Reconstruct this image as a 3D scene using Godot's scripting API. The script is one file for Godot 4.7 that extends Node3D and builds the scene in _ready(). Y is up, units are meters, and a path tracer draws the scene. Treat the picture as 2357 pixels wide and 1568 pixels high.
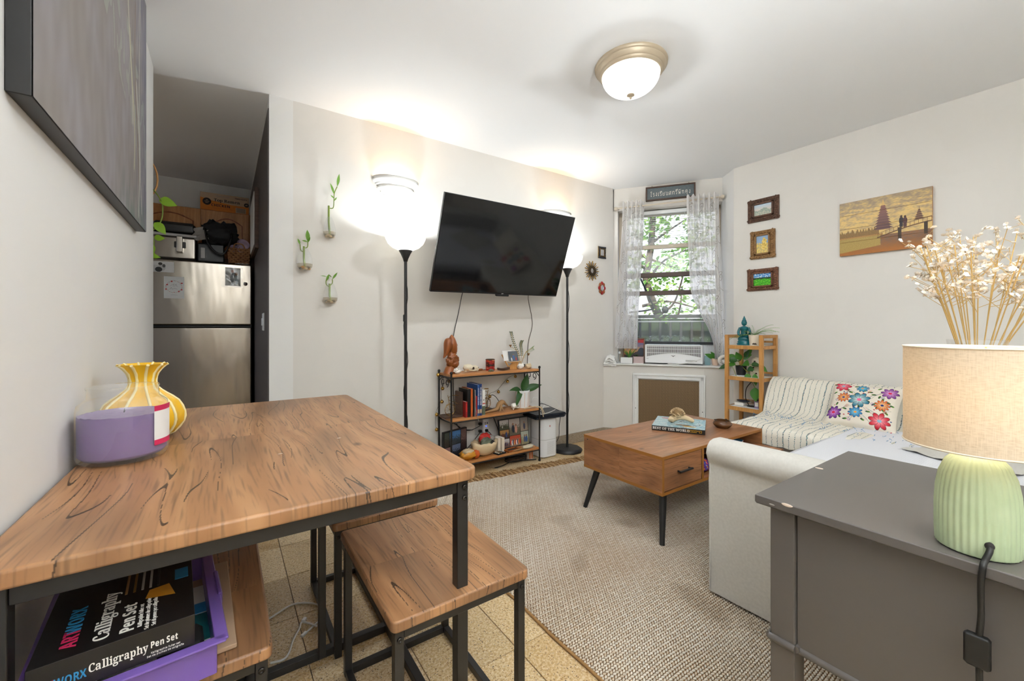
extends Node3D
# A small New York living room: dining set in the foreground, a lit far wall with torch lamps, a corner window, a sofa.
# World: x runs along the television wall, -z runs away from the camera along the side walls, metres.

const CEIL := 2.517
const XL := -0.322      # left wall face
const XR := 3.745       # right wall face
const ZT := -2.921      # television wall face
const P0 := Vector3(3.32, 0, -2.90)   # foot of the window wall
const WU := Vector3(0.578, 0, 0.816)
const WN := Vector3(-0.816, 0, 0.578)
const WTURN := -0.9547

var M := {}
var names := {}
var rng := RandomNumberGenerator.new()
var nz := FastNoiseLite.new()

func _ready():
	rng.seed = 7
	nz.seed = 3
	nz.noise_type = FastNoiseLite.TYPE_SIMPLEX_SMOOTH
	nz.fractal_type = FastNoiseLite.FRACTAL_NONE
	nz.frequency = 1.0
	# --- camera
	var cam := Camera3D.new()
	cam.name = "camera"
	cam.projection = Camera3D.PROJECTION_FRUSTUM
	cam.near = 0.05
	cam.far = 200.0
	cam.size = 2.0 * 0.05 * 784.0 / 957.4
	cam.frustum_offset = Vector2(0, -31.0 / 957.4 * 0.05)
	cam.position = Vector3(0, 1.10, 0)
	cam.rotation = Vector3(0, -0.6037, 0)
	cam.current = true
	add_child(cam)
	# --- sky, exposure
	var env := Environment.new()
	var sky := Sky.new()
	var psm := ProceduralSkyMaterial.new()
	psm.sky_top_color = Color(0.62, 0.74, 0.92)
	psm.sky_horizon_color = Color(0.86, 0.90, 0.95)
	psm.ground_bottom_color = Color(0.30, 0.29, 0.27)
	psm.ground_horizon_color = Color(0.55, 0.55, 0.53)
	psm.sky_energy_multiplier = SKY_E
	psm.ground_energy_multiplier = SKY_E
	sky.sky_material = psm
	env.background_mode = Environment.BG_SKY
	env.sky = sky
	env.tonemap_mode = Environment.TONE_MAPPER_LINEAR
	env.tonemap_exposure = EXPOSURE
	env.sdfgi_enabled = true
	env.ssao_enabled = true
	env.ssil_enabled = true
	var we := WorldEnvironment.new()
	we.name = "environment"
	we.environment = env
	add_child(we)
	# --- the sun stands outside, high over the yard; it reaches the trees and the house opposite
	var sun := DirectionalLight3D.new()
	sun.name = "sun"
	sun.light_energy = SUN_E
	sun.light_color = Color(1.0, 0.96, 0.9)
	sun.light_angular_distance = 2.0
	sun.shadow_enabled = true
	sun.rotation_degrees = Vector3(-48, -54.7, 0)
	add_child(sun)
	make_materials()
	make_room()
	make_window()
	make_yard()
	make_kitchen()
	make_lights()
	make_dining()
	make_tv_wall()
	make_bookshelf()
	make_sill_things()
	make_coffee_corner()
	make_sofa()
	make_right_wall()
	make_console()
	make_rug()

const EXPOSURE := 2.1
const SKY_E := 1.1
const SUN_E := 1.3
const E_TORCH := 0.16
const E_UNSEEN := 3.3
const E_DOME := 0.42
const E_SCONCE := 0.03
const E_TABLE := 0.013

# ---------------------------------------------------------------- naming and tagging
func numbered(n: String) -> String:
	if not names.has(n):
		names[n] = 0
		return n
	names[n] += 1
	return "%s_%03d" % [n, names[n]]

func tag(o: Node, label := "", category := "", group := "", kind := ""):
	if label: o.set_meta("label", label)
	if category: o.set_meta("category", category)
	if group: o.set_meta("group", group)
	if kind: o.set_meta("kind", kind)
	return o

func thing(n: String, label: String, category: String, at := Vector3.ZERO, turn := 0.0, group := "") -> Node3D:
	var o := Node3D.new()
	o.name = numbered(n)
	add_child(o)
	o.position = at
	o.rotation.y = turn
	tag(o, label, category, group)
	return o

func struct(n: String) -> Node3D:
	var o := Node3D.new()
	o.name = numbered(n)
	add_child(o)
	o.set_meta("kind", "structure")
	return o

func win(u: float, y: float, n := 0.0) -> Vector3:
	return P0 + WU * u + WN * n + Vector3(0, y, 0)

func dup(o: Node3D, at: Vector3, turn := 0.0, label := "") -> Node3D:
	var base: String = o.name
	var r: Node3D = o.duplicate()
	r.name = numbered(base)
	add_child(r)
	r.position = at
	r.rotation.y = turn
	if label: r.set_meta("label", label)
	return r

# ---------------------------------------------------------------- mesh builder
class MB:
	var v := PackedVector3Array()
	var n := PackedVector3Array()
	var t := PackedVector2Array()
	var c := PackedColorArray()
	var ix := PackedInt32Array()
	var x := Transform3D()
	var col := Color.WHITE
	var use_col := false

	func vert(p: Vector3, nn: Vector3, uv := Vector2.ZERO) -> int:
		v.append(x * p)
		n.append((x.basis * nn).normalized())
		t.append(uv)
		c.append(col)
		return v.size() - 1

	func face(a: int, b: int, d: int):
		var g := (v[b] - v[a]).cross(v[d] - v[a])
		if g.dot(n[a] + n[b] + n[d]) > 0.0:
			ix.append_array([a, d, b])
		else:
			ix.append_array([a, b, d])

	func quad(a: Vector3, b: Vector3, d: Vector3, e: Vector3, nn: Vector3, ua := Vector2(0, 1), ub := Vector2(1, 1), ud := Vector2(1, 0), ue := Vector2(0, 0)):
		var i := vert(a, nn, ua)
		vert(b, nn, ub)
		vert(d, nn, ud)
		vert(e, nn, ue)
		face(i, i + 1, i + 2)
		face(i, i + 2, i + 3)

	# a box with softened edges; uv runs 0..1 over each face
	func box(ce: Vector3, s: Vector3, bev := 0.0) -> MB:
		var h := s * 0.5
		bev = minf(bev, minf(h.x, minf(h.y, h.z)) * 0.98)
		var id := {}
		for sx in [-1, 1]:
			for sy in [-1, 1]:
				for sz in [-1, 1]:
					var sg := Vector3(sx, sy, sz)
					for a in 3:
						var p := Vector3(sx * (h.x - bev), sy * (h.y - bev), sz * (h.z - bev))
						p[a] = sg[a] * h[a]
						var nn := Vector3.ZERO
						nn[a] = sg[a]
						var uv := Vector2((p.z * -sx if a == 0 else p.x * (sz if a == 2 else 1)), (p.z if a == 1 else -p.y))
						var sp := Vector2(s.z if a == 0 else s.x, s.z if a == 1 else s.y)
						id[[sx, sy, sz, a]] = vert(ce + p, nn, uv / sp + Vector2(0.5, 0.5))
		for a in 3:
			var b := (a + 1) % 3
			var d := (a + 2) % 3
			for s1 in [-1, 1]:
				var q := []
				for k in [[-1, -1], [1, -1], [1, 1], [-1, 1]]:
					var sg := [0, 0, 0]
					sg[a] = s1
					sg[b] = k[0]
					sg[d] = k[1]
					q.append(id[[sg[0], sg[1], sg[2], a]])
				face(q[0], q[1], q[2])
				face(q[0], q[2], q[3])
			if bev > 0.0:
				for s1 in [-1, 1]:
					for s2 in [-1, 1]:
						var e := []
						for s3 in [-1, 1]:
							var sg := [0, 0, 0]
							sg[a] = s3
							sg[b] = s1
							sg[d] = s2
							e.append(id[[sg[0], sg[1], sg[2], b]])
							e.append(id[[sg[0], sg[1], sg[2], d]])
						face(e[0], e[1], e[3])
						face(e[0], e[3], e[2])
		if bev > 0.0:
			for sx in [-1, 1]:
				for sy in [-1, 1]:
					for sz in [-1, 1]:
						face(id[[sx, sy, sz, 0]], id[[sx, sy, sz, 1]], id[[sx, sy, sz, 2]])
		return self

	# a bar of square section between two points
	func bar(a: Vector3, b: Vector3, w: float, hgt := -1.0, bev := 0.001) -> MB:
		var keep := x
		var d := b - a
		var z := d.normalized()
		var up := Vector3.UP if absf(z.y) < 0.95 else Vector3.RIGHT
		var r := up.cross(z).normalized()
		var u := z.cross(r)
		x = x * Transform3D(Basis(r, u, z), (a + b) * 0.5)
		box(Vector3.ZERO, Vector3(w, w if hgt < 0 else hgt, d.length()), bev)
		x = keep
		return self

	# rows of points joined as a smooth skin
	func grid(rows: Array, wrap := false, flip := false, uvs := []) -> MB:
		var R := rows.size()
		var C: int = rows[0].size()
		var base := v.size()
		var cols := C + 1 if wrap else C
		for i in R:
			for j in cols:
				var jj := j % C
				var i0: int = maxi(i - 1, 0)
				var i1: int = mini(i + 1, R - 1)
				var j0: int = (jj - 1 + C) % C if wrap else maxi(jj - 1, 0)
				var j1: int = (jj + 1) % C if wrap else mini(jj + 1, C - 1)
				var du: Vector3 = rows[i1][jj] - rows[i0][jj]
				var dv: Vector3 = rows[i][j1] - rows[i][j0]
				if dv.length_squared() < 1e-14:
					dv = rows[i0 if i == R - 1 else i1][j1] - rows[i0 if i == R - 1 else i1][j0]
				if du.length_squared() < 1e-14:
					du = Vector3(0, 1, 0)
				var nn := du.cross(dv)
				if nn.length_squared() < 1e-20:
					nn = Vector3(0, 1, 0)
				nn = nn.normalized()
				if flip: nn = -nn
				var uv: Vector2 = uvs[i][jj] if uvs.size() else Vector2(float(j) / (cols - 1), float(i) / (R - 1))
				vert(rows[i][jj], nn, uv)
		for i in R - 1:
			for j in cols - 1:
				var a := base + i * cols + j
				var g := (v[a + 1] - v[a]).cross(v[a + cols] - v[a])
				if g.length_squared() > 1e-18: face(a, a + 1, a + cols)
				g = (v[a + cols + 1] - v[a + 1]).cross(v[a + cols] - v[a + 1])
				if g.length_squared() > 1e-18: face(a + 1, a + cols + 1, a + cols)
		return self

	# profile of (radius, height) points from the bottom outside upwards; several profiles make creases
	func lathe(profiles: Array, seg := 24, arc := TAU, start := 0.0, rib := 0, ribd := 0.0, sq := Vector2.ONE) -> MB:
		if profiles[0] is Vector2: profiles = [profiles]
		for prof in profiles:
			var rows := []
			for p in prof:
				var row := PackedVector3Array()
				for j in (seg if arc >= TAU else seg + 1):
					var a := start + arc * j / seg
					var r: float = p.x * (1.0 + (ribd * cos(rib * a) if rib else 0.0))
					row.append(Vector3(r * cos(a) * sq.x, p.y, r * sin(a) * sq.y))
				rows.append(row)
			grid(rows, arc >= TAU)
		return self

	func tube(pts: Array, r, sides := 8, caps := true) -> MB:
		var rows := []
		var N := pts.size()
		var up := Vector3.UP
		var t0: Vector3 = (pts[1] - pts[0]).normalized()
		if absf(t0.y) > 0.9: up = Vector3.RIGHT
		var rt := up.cross(t0).normalized()
		for i in N:
			var tg: Vector3 = (pts[mini(i + 1, N - 1)] - pts[maxi(i - 1, 0)]).normalized()
			rt = (rt - tg * rt.dot(tg)).normalized()
			var bn := tg.cross(rt)
			var row := PackedVector3Array()
			var rad: float = r[i] if r is Array else r
			for j in sides:
				var a := TAU * j / sides
				row.append(pts[i] + (rt * cos(a) + bn * sin(a)) * rad)
			rows.append(row)
		grid(rows, true, true)
		if caps:
			for e in [0, N - 1]:
				var nn: Vector3 = (pts[0] - pts[1]).normalized() if e == 0 else (pts[N - 1] - pts[N - 2]).normalized()
				var cidx := vert(pts[e], nn)
				var first := v.size()
				for j in sides: vert(rows[e][j], nn)
				for j in sides: face(cidx, first + j, first + (j + 1) % sides)
		return self

	func ball(ce: Vector3, rad: Vector3, seg := 16, rings := 10, amp := 0.0, freq := 1.0, noise: FastNoiseLite = null) -> MB:
		var rows := []
		for i in rings + 1:
			var th := PI * i / rings
			var row := PackedVector3Array()
			for j in seg:
				var a := TAU * j / seg
				var d := Vector3(sin(th) * cos(a), -cos(th), sin(th) * sin(a))
				var k := 1.0
				if noise: k += amp * noise.get_noise_3dv(d * freq + ce * 31.0)
				row.append(ce + d * rad * k)
			rows.append(row)
		return grid(rows, true)

	# polygon in xy pushed along z
	func prism(poly: PackedVector2Array, z0: float, z1: float) -> MB:
		var tri := Geometry2D.triangulate_polygon(poly)
		var b := Rect2(poly[0], Vector2.ZERO)
		for p in poly: b = b.expand(p)
		for e in [[z0, -1.0], [z1, 1.0]]:
			var f := v.size()
			for p in poly:
				vert(Vector3(p.x, p.y, e[0]), Vector3(0, 0, e[1]), Vector2((p.x - b.position.x) / maxf(b.size.x, 1e-6), 1.0 - (p.y - b.position.y) / maxf(b.size.y, 1e-6)))
			for k in range(0, tri.size(), 3): face(f + tri[k], f + tri[k + 1], f + tri[k + 2])
		var cw := Geometry2D.is_polygon_clockwise(poly)
		for k in poly.size():
			var p := poly[k]
			var q := poly[(k + 1) % poly.size()]
			var nn := Vector3(q.y - p.y, p.x - q.x, 0).normalized()
			if cw: nn = -nn
			quad(Vector3(p.x, p.y, z0), Vector3(q.x, q.y, z0), Vector3(q.x, q.y, z1), Vector3(p.x, p.y, z1), nn)
		return self

	# plan polygon (x, z) between two heights
	func plan(poly: PackedVector2Array, y0: float, y1: float) -> MB:
		var keep := x
		x = x * Transform3D(Basis(Vector3(1, 0, 0), Vector3(0, 0, -1), Vector3(0, 1, 0)), Vector3.ZERO)
		var fl := PackedVector2Array()
		for p in poly: fl.append(Vector2(p.x, -p.y))
		prism(fl, y0, y1)
		x = keep
		return self

	# board lying flat, rounded corners (r) and softened edges (bev)
	func slab(w: float, d: float, y0: float, y1: float, r := 0.02, bev := 0.005, seg := 6) -> MB:
		var rows := []
		for e in [[bev, y0], [bev * 0.3, y0 + bev * 0.3], [0.0, y0 + bev], [0.0, y1 - bev], [bev * 0.3, y1 - bev * 0.3], [bev, y1]]:
			rows.append(loop(w, d, r, e[0], e[1], seg))
		grid(rows, true)
		for e in [[rows[0], -1.0], [rows[5], 1.0]]:
			var nn := Vector3(0, e[1], 0)
			var ctr := vert(Vector3(0, e[0][0].y, 0), nn, Vector2(0.5, 0.5))
			var f := v.size()
			for p in e[0]: vert(p, nn, Vector2(p.x / w + 0.5, p.z / d + 0.5))
			for j in e[0].size(): face(ctr, f + j, f + (j + 1) % e[0].size())
		return self

	func loop(w: float, d: float, r: float, inset: float, y: float, seg: int) -> PackedVector3Array:
		var o := PackedVector3Array()
		var rr := maxf(r - inset, 0.0005)
		for k in 4:
			var cx: float = (w * 0.5 - inset - rr) * [1, -1, -1, 1][k]
			var cz: float = (d * 0.5 - inset - rr) * [1, 1, -1, -1][k]
			for s in seg + 1:
				var a := PI * 0.5 * (k + float(s) / seg)
				o.append(Vector3(cx + rr * cos(a), y, cz + rr * sin(a)))
		return o

	# a leaf: starts at a, heads along d, with the given up side; bends by droop
	func leaf(a: Vector3, d: Vector3, up: Vector3, len_: float, wid: float, droop := 0.3, fold := 0.25, shape := 0) -> MB:
		var rows := []
		d = d.normalized()
		var side := d.cross(up).normalized()
		up = side.cross(d).normalized()
		var p := a
		var dir := d
		var N := 8
		for i in N + 1:
			var s := float(i) / N
			var w := wid * 0.5 * (sin(PI * pow(s, 0.75)) if shape == 0 else sqrt(maxf(s, 0.0)) * (1.0 - s) * 2.6 if shape == 1 else sin(PI * s))
			w = maxf(w, 0.0004)
			var row := PackedVector3Array()
			for k in 5:
				var e := (k - 2) / 2.0
				row.append(p + side * (w * e) + up * (absf(e) * w * fold))
			rows.append(row)
			dir = (dir - Vector3.UP * (droop / N)).normalized()
			p += dir * (len_ / N)
		return grid(rows, false, true)

	# an upright sheet of print facing +z
	func quad_sheet(w: float, h: float, at: Vector3) -> MB:
		quad(at + Vector3(-w / 2, -h / 2, 0), at + Vector3(w / 2, -h / 2, 0), at + Vector3(w / 2, h / 2, 0), at + Vector3(-w / 2, h / 2, 0), Vector3(0, 0, 1))
		return self

	func mesh() -> ArrayMesh:
		var a := []
		a.resize(Mesh.ARRAY_MAX)
		a[Mesh.ARRAY_VERTEX] = v
		a[Mesh.ARRAY_NORMAL] = n
		a[Mesh.ARRAY_TEX_UV] = t
		if use_col: a[Mesh.ARRAY_COLOR] = c
		a[Mesh.ARRAY_INDEX] = ix
		var m := ArrayMesh.new()
		m.add_surface_from_arrays(Mesh.PRIMITIVE_TRIANGLES, a)
		return m

func put(mb, called: String, mat: Material, parent: Node = null, at := Vector3.ZERO) -> MeshInstance3D:
	var o := MeshInstance3D.new()
	o.mesh = mb.mesh() if mb is MB else mb
	o.material_override = mat
	o.position = at
	o.cast_shadow = GeometryInstance3D.SHADOW_CASTING_SETTING_ON
	if parent:
		o.name = called
		parent.add_child(o, true)
	else:
		o.name = numbered(called)
		add_child(o)
	return o

func text(s: String, size: float, mat: Material, parent: Node, xf: Transform3D, called := "lettering", bold := true, serif := false) -> MeshInstance3D:
	var tm := TextMesh.new()
	var fnt := SystemFont.new()
	fnt.font_names = PackedStringArray(["Droid Serif" if serif else "Droid Sans"])
	fnt.font_weight = 700 if bold else 400
	tm.font = fnt
	tm.font_size = 32
	tm.pixel_size = size / 32.0
	tm.depth = 0.0006
	tm.curve_step = 4.0
	tm.text = s
	var o := MeshInstance3D.new()
	o.mesh = tm
	o.material_override = mat
	o.name = called
	parent.add_child(o, true)
	o.transform = xf
	return o

func turned(at: Vector3, xdir: Vector3, ydir: Vector3) -> Transform3D:
	xdir = xdir.normalized()
	var z := xdir.cross(ydir).normalized()
	return Transform3D(Basis(xdir, z.cross(xdir), z), at)

func smooth(pts: Array, per := 6) -> Array:
	var cv := Curve3D.new()
	for i in pts.size():
		var tg: Vector3 = (pts[mini(i + 1, pts.size() - 1)] - pts[maxi(i - 1, 0)]) * 0.17
		cv.add_point(pts[i], -tg, tg)
	var o := []
	for i in (pts.size() - 1) * per + 1: o.append(cv.samplef(float(i) / per))
	return o

# ---------------------------------------------------------------- pictures and grain
class Paint:
	var im: Image
	var w: int
	var h: int
	func _init(ww: int, hh: int, c := Color.WHITE):
		w = ww
		h = hh
		im = Image.create(w, h, false, Image.FORMAT_RGBA8)
		im.fill(c)
	func put(px: int, py: int, c: Color):
		if px < 0 or py < 0 or px >= w or py >= h: return
		if c.a >= 0.999: im.set_pixel(px, py, c)
		else:
			var o := im.get_pixel(px, py)
			var a := c.a + o.a * (1.0 - c.a)
			var r := o.lerp(Color(c.r, c.g, c.b, o.a), c.a)
			r.a = a
			im.set_pixel(px, py, r)
	func rect(x0: float, y0: float, x1: float, y1: float, c: Color):
		im.fill_rect(Rect2i(int(x0), int(y0), maxi(1, int(x1) - int(x0)), maxi(1, int(y1) - int(y0))), c)
	func oval(cx: float, cy: float, rx: float, ry: float, c: Color, rot := 0.0, c2 = null):
		var m := maxf(rx, ry) + 1.0
		var cs := cos(rot)
		var sn := sin(rot)
		for py in range(maxi(0, int(cy - m)), mini(h, int(cy + m) + 1)):
			for px in range(maxi(0, int(cx - m)), mini(w, int(cx + m) + 1)):
				var dx := px - cx
				var dy := py - cy
				var u := (dx * cs + dy * sn) / rx
				var q := (-dx * sn + dy * cs) / ry
				var d := u * u + q * q
				if d <= 1.0: put(px, py, c if c2 == null else c.lerp(c2, clampf(u * 0.5 + 0.5, 0, 1)))
	func line(pts: Array, wd: float, c: Color):
		for i in pts.size() - 1:
			var a: Vector2 = pts[i]
			var b: Vector2 = pts[i + 1]
			var n := int(a.distance_to(b) / maxf(0.6, wd * 0.35)) + 1
			for k in n + 1:
				var p := a.lerp(b, float(k) / n)
				if wd <= 1.2: put(int(p.x), int(p.y), c)
				else: oval(p.x, p.y, wd * 0.5, wd * 0.5, c)
	func spiral(cx: float, cy: float, r: float, turns: float, wd: float, c: Color, start := 0.0):
		var pts := []
		var n := int(turns * 22)
		for k in n + 1:
			var s := float(k) / n
			var a := start + s * turns * TAU
			pts.append(Vector2(cx + cos(a) * r * s, cy + sin(a) * r * s))
		line(pts, wd, c)
	func poly(pts: PackedVector2Array, c: Color):
		var b := Rect2(pts[0], Vector2.ZERO)
		for p in pts: b = b.expand(p)
		for py in range(maxi(0, int(b.position.y)), mini(h, int(b.end.y) + 1)):
			for px in range(maxi(0, int(b.position.x)), mini(w, int(b.end.x) + 1)):
				if Geometry2D.is_point_in_polygon(Vector2(px + 0.5, py + 0.5), pts): put(px, py, c)
	func tex() -> ImageTexture:
		return ImageTexture.create_from_image(im)

func rgb(r: float, g: float, b: float, a := 1.0) -> Color:
	return Color(r / 255.0, g / 255.0, b / 255.0, a)

func mat(key: String, c: Color, rough := 0.6, metal := 0.0, spec := 0.5) -> StandardMaterial3D:
	var m := StandardMaterial3D.new()
	m.resource_name = key
	m.albedo_color = c
	m.roughness = rough
	m.metallic = metal
	m.metallic_specular = spec
	M[key] = m
	return m

func print_mat(key: String, p: Paint, rough := 0.5) -> StandardMaterial3D:
	var m := mat(key, Color.WHITE, rough)
	m.albedo_texture = p.tex()
	m.texture_repeat = false
	return m

func glass(key: String, tint: Color, alpha := 0.08, rough := 0.03) -> StandardMaterial3D:
	var m := mat(key, Color(tint.r, tint.g, tint.b, alpha), rough)
	m.transparency = BaseMaterial3D.TRANSPARENCY_ALPHA
	return m

# streaks of grain; along: 0 = down the picture, 1 = across it
func wood(key: String, base: Color, dark: Color, light: Color, W: int, H: int, span: Vector2, across: float, crack: float, knots: Array, rough: float, along := 0, seed_ := 0.0) -> StandardMaterial3D:
	var p := Paint.new(W, H)
	for y in H:
		for x in W:
			var m := Vector2(float(x) / W * span.x, float(y) / H * span.y)
			var a := m.x if along == 0 else m.y
			var l := m.y if along == 0 else m.x
			var wob := nz.get_noise_2d(a * 3.0 + seed_, l * 1.6) * 0.035
			for k in knots:
				var d := Vector2((a - k.x) * 2.4, l - k.y).length()
				wob += k.z * exp(-d * d * 90.0)
			var g := nz.get_noise_2d((a + wob) * across, l * across * 0.035 + seed_) * 0.5 + 0.5
			var fine := nz.get_noise_2d((a + wob * 0.4) * across * 5.0, l * across * 0.22 + 9.0) * 0.5 + 0.5
			var big := nz.get_noise_2d(a * 5.0 + 40.0, l * 1.7 + seed_) * 0.5 + 0.5
			var c := base.lerp(light, clampf(g * 1.3 - 0.35, 0, 1)).lerp(dark, clampf((big - 0.52) * 1.1, 0, 0.45))
			c = c.lerp(dark, clampf((fine - 0.62) * 1.5, 0, 0.5))
			if crack > 0.0:
				var ck := nz.get_noise_2d((a + wob * 1.3) * across * 0.62 + 70.0, l * across * 0.045 + seed_)
				var on := nz.get_noise_2d(a * 9.0, l * 3.5 + 17.0)
				if absf(ck) < 0.022 * crack * (1.0 + on) and on > -0.15: c = c.lerp(dark * 0.45, 0.75)
			for k in knots:
				var d := Vector2((a - k.x) * 1.7, l - k.y).length()
				c = c.lerp(dark * 0.6, clampf(0.75 - d * 30.0, 0, 0.7))
			c.a = 1.0
			p.im.set_pixel(x, y, c)
	var m := mat(key, Color.WHITE, rough)
	m.albedo_texture = p.tex()
	m.uv1_triplanar = true
	m.uv1_triplanar_sharpness = 8.0
	m.uv1_scale = Vector3(1.0 / span.x, 1.0 / span.y, 1.0 / span.y) if along == 0 else Vector3(1.0 / span.x, 1.0 / span.y, 1.0 / span.y)
	return m

func noise_tex(freq: float, size := 256, lo := Color.BLACK, hi := Color.WHITE, normal := false, seed_ := 1, bump := 4.0) -> NoiseTexture2D:
	var t := NoiseTexture2D.new()
	var n := FastNoiseLite.new()
	n.seed = seed_
	n.frequency = freq
	n.fractal_octaves = 3
	t.noise = n
	t.width = size
	t.height = size
	t.seamless = true
	if normal:
		t.as_normal_map = true
		t.bump_strength = bump
	else:
		var g := Gradient.new()
		g.set_color(0, lo)
		g.set_color(1, hi)
		t.color_ramp = g
	return t

func grainy(m: StandardMaterial3D, freq: float, scale: float, lo: Color, hi: Color, world := false, seed_ := 1):
	m.albedo_texture = noise_tex(freq, 256, lo, hi, false, seed_)
	m.uv1_triplanar = true
	m.uv1_world_triplanar = world
	m.uv1_scale = Vector3.ONE * scale
	return m

func make_materials():
	# paint and plaster
	grainy(mat("wall", rgb(255, 255, 255), 0.85), 0.006, 0.5, rgb(221, 216, 209), rgb(226, 221, 214), true)
	grainy(mat("wall_white", rgb(255, 255, 255), 0.75), 0.006, 0.5, rgb(229, 227, 223), rgb(233, 231, 228), true)
	mat("ceiling", rgb(240, 240, 240), 0.9)
	mat("white_paint", rgb(236, 236, 234), 0.45)
	mat("sill_paint", rgb(233, 231, 227), 0.5)
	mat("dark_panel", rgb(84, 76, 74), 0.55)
	mat("plaster", rgb(240, 238, 234), 0.7)
	# metals
	mat("black_metal", rgb(34, 33, 33), 0.42, 0.0, 0.5)
	mat("black_gloss", rgb(20, 20, 22), 0.25)
	mat("black_plastic", rgb(26, 27, 30), 0.4)
	mat("bolt", rgb(60, 56, 52), 0.3, 0.8)
	mat("brass", rgb(196, 158, 86), 0.25, 1.0)
	mat("chrome", rgb(210, 210, 212), 0.15, 1.0)
	mat("iron", rgb(38, 34, 31), 0.5, 0.3)
	var st := mat("steel", rgb(178, 170, 160), 0.22, 1.0)
	st.normal_enabled = true
	st.normal_texture = noise_tex(0.004, 512, Color.BLACK, Color.WHITE, true, 5, 6.0)
	st.normal_scale = 0.25
	st.uv1_triplanar = true
	st.uv1_scale = Vector3(2.2, 0.55, 2.2)
	mat("steel_side", rgb(52, 50, 50), 0.4, 0.3)
	mat("gold", rgb(186, 146, 72), 0.35, 0.9)
	mat("dark_gold", rgb(74, 60, 40), 0.4, 0.6)
	mat("pewter", rgb(186, 170, 146), 0.45, 0.3)
	# wood
	wood("table_wood", rgb(164, 118, 80), rgb(96, 70, 50), rgb(188, 142, 100), 640, 900, Vector2(1.0, 1.4), 26.0, 1.0, [Vector3(0.22, 0.3, 0.03), Vector3(0.7, 0.95, -0.03)], 0.38, 0, 2.0)
	wood("coffee_wood", rgb(156, 104, 66), rgb(86, 58, 40), rgb(182, 128, 88), 760, 420, Vector2(1.1, 0.6), 30.0, 0.0, [Vector3(0.12, 0.62, 0.05), Vector3(0.4, 0.2, 0.05), Vector3(0.45, 0.85, -0.05)], 0.35, 1, 5.0)
	wood("shelf_wood", rgb(190, 128, 72), rgb(150, 92, 48), rgb(206, 146, 90), 512, 256, Vector2(0.8, 0.4), 36.0, 0.0, [], 0.4, 1, 8.0)
	wood("bamboo", rgb(196, 142, 78), rgb(166, 110, 54), rgb(212, 160, 96), 256, 256, Vector2(0.4, 0.4), 60.0, 0.0, [], 0.45, 0, 11.0)
	wood("oak", rgb(186, 120, 56), rgb(140, 84, 34), rgb(204, 142, 76), 256, 256, Vector2(0.5, 0.5), 50.0, 0.0, [], 0.4, 0, 13.0)
	wood("dark_wood", rgb(78, 54, 40), rgb(44, 30, 22), rgb(98, 70, 52), 256, 256, Vector2(0.4, 0.4), 50.0, 0.0, [], 0.55, 1, 15.0)
	wood("carved_wood", rgb(150, 82, 34), rgb(96, 46, 18), rgb(176, 104, 48), 256, 256, Vector2(0.3, 0.3), 50.0, 0.0, [], 0.35, 0, 17.0)
	mat("edge_band", rgb(160, 104, 40), 0.5)
	mat("walnut_frame", rgb(128, 90, 68), 0.5)
	grainy(mat("carving_dark", Color.WHITE, 0.5), 0.03, 6.0, rgb(62, 38, 26), rgb(112, 74, 50))
	grainy(mat("carving_light", Color.WHITE, 0.55), 0.03, 6.0, rgb(112, 80, 44), rgb(168, 126, 76))
	grainy(mat("carving_red", Color.WHITE, 0.5), 0.03, 6.0, rgb(78, 46, 30), rgb(140, 92, 62))
	# stone
	M.granite = []
	for k in 4:
		var g := mat("granite_%d" % k, Color.WHITE, 0.28)
		g.albedo_texture = granite(k)
		g.uv1_triplanar = true
		g.uv1_scale = Vector3.ONE * 3.2
		g.uv1_offset = Vector3(k * 0.31, 0, k * 0.17)
		M.granite.append(g)
	var gb := mat("granite_base", rgb(196, 188, 178), 0.3)
	gb.albedo_texture = granite(6)
	gb.uv1_triplanar = true
	gb.uv1_world_triplanar = true
	gb.uv1_scale = Vector3.ONE * 3.0
	mat("grout", rgb(120, 104, 84), 0.8)
	# cloth
	grainy(mat("sofa_cloth", Color.WHITE, 0.9), 0.05, 5.0, rgb(196, 192, 184), rgb(208, 204, 196))
	grainy(mat("sofa_base", Color.WHITE, 0.9), 0.05, 5.0, rgb(130, 128, 126), rgb(142, 140, 138))
	mat("cream_cloth", rgb(228, 220, 204), 0.9)
	var sh := mat("lamp_linen", rgb(240, 235, 226), 0.95)
	sh.albedo_texture = linen()
	sh.uv1_scale = Vector3(6, 2, 1)
	sh.backlight_enabled = true
	sh.backlight = Color(0.85, 0.82, 0.76)
	mat("black_cloth", rgb(18, 18, 20), 0.7)
	mat("white_cloth", rgb(234, 232, 228), 0.9)
	# glass, wax, ceramics
	glass("clear_glass", Color(0.95, 1, 1), 0.06)
	glass("pane", Color(0.9, 0.97, 1), 0.04, 0.0)
	glass("jar_glass", Color(0.95, 1, 1), 0.07, 0.02)
	glass("water", Color(0.75, 0.66, 0.5), 0.35, 0.05)
	glass("aqua_glass", Color(0.55, 0.75, 0.78), 0.45, 0.1)
	var bowlg := mat("milk_glass", rgb(248, 247, 245), 0.35)
	bowlg.backlight_enabled = true
	bowlg.backlight = Color(1.0, 0.99, 0.97)
	mat("wax", rgb(122, 94, 146), 0.5)
	mat("wax_top", rgb(150, 132, 164), 0.6)
	mat("yellow", rgb(236, 184, 38), 0.25)
	mat("yellow_pale", rgb(244, 228, 168), 0.25)
	var cel := mat("celadon", Color.WHITE, 0.35)
	grainy(cel, 0.01, 5.0, rgb(172, 188, 150), rgb(186, 200, 164))
	mat("pot_pink", rgb(196, 174, 172), 0.8)
	mat("pot_peach", rgb(228, 196, 172), 0.7)
	mat("pot_white", rgb(236, 234, 232), 0.6)
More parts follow.
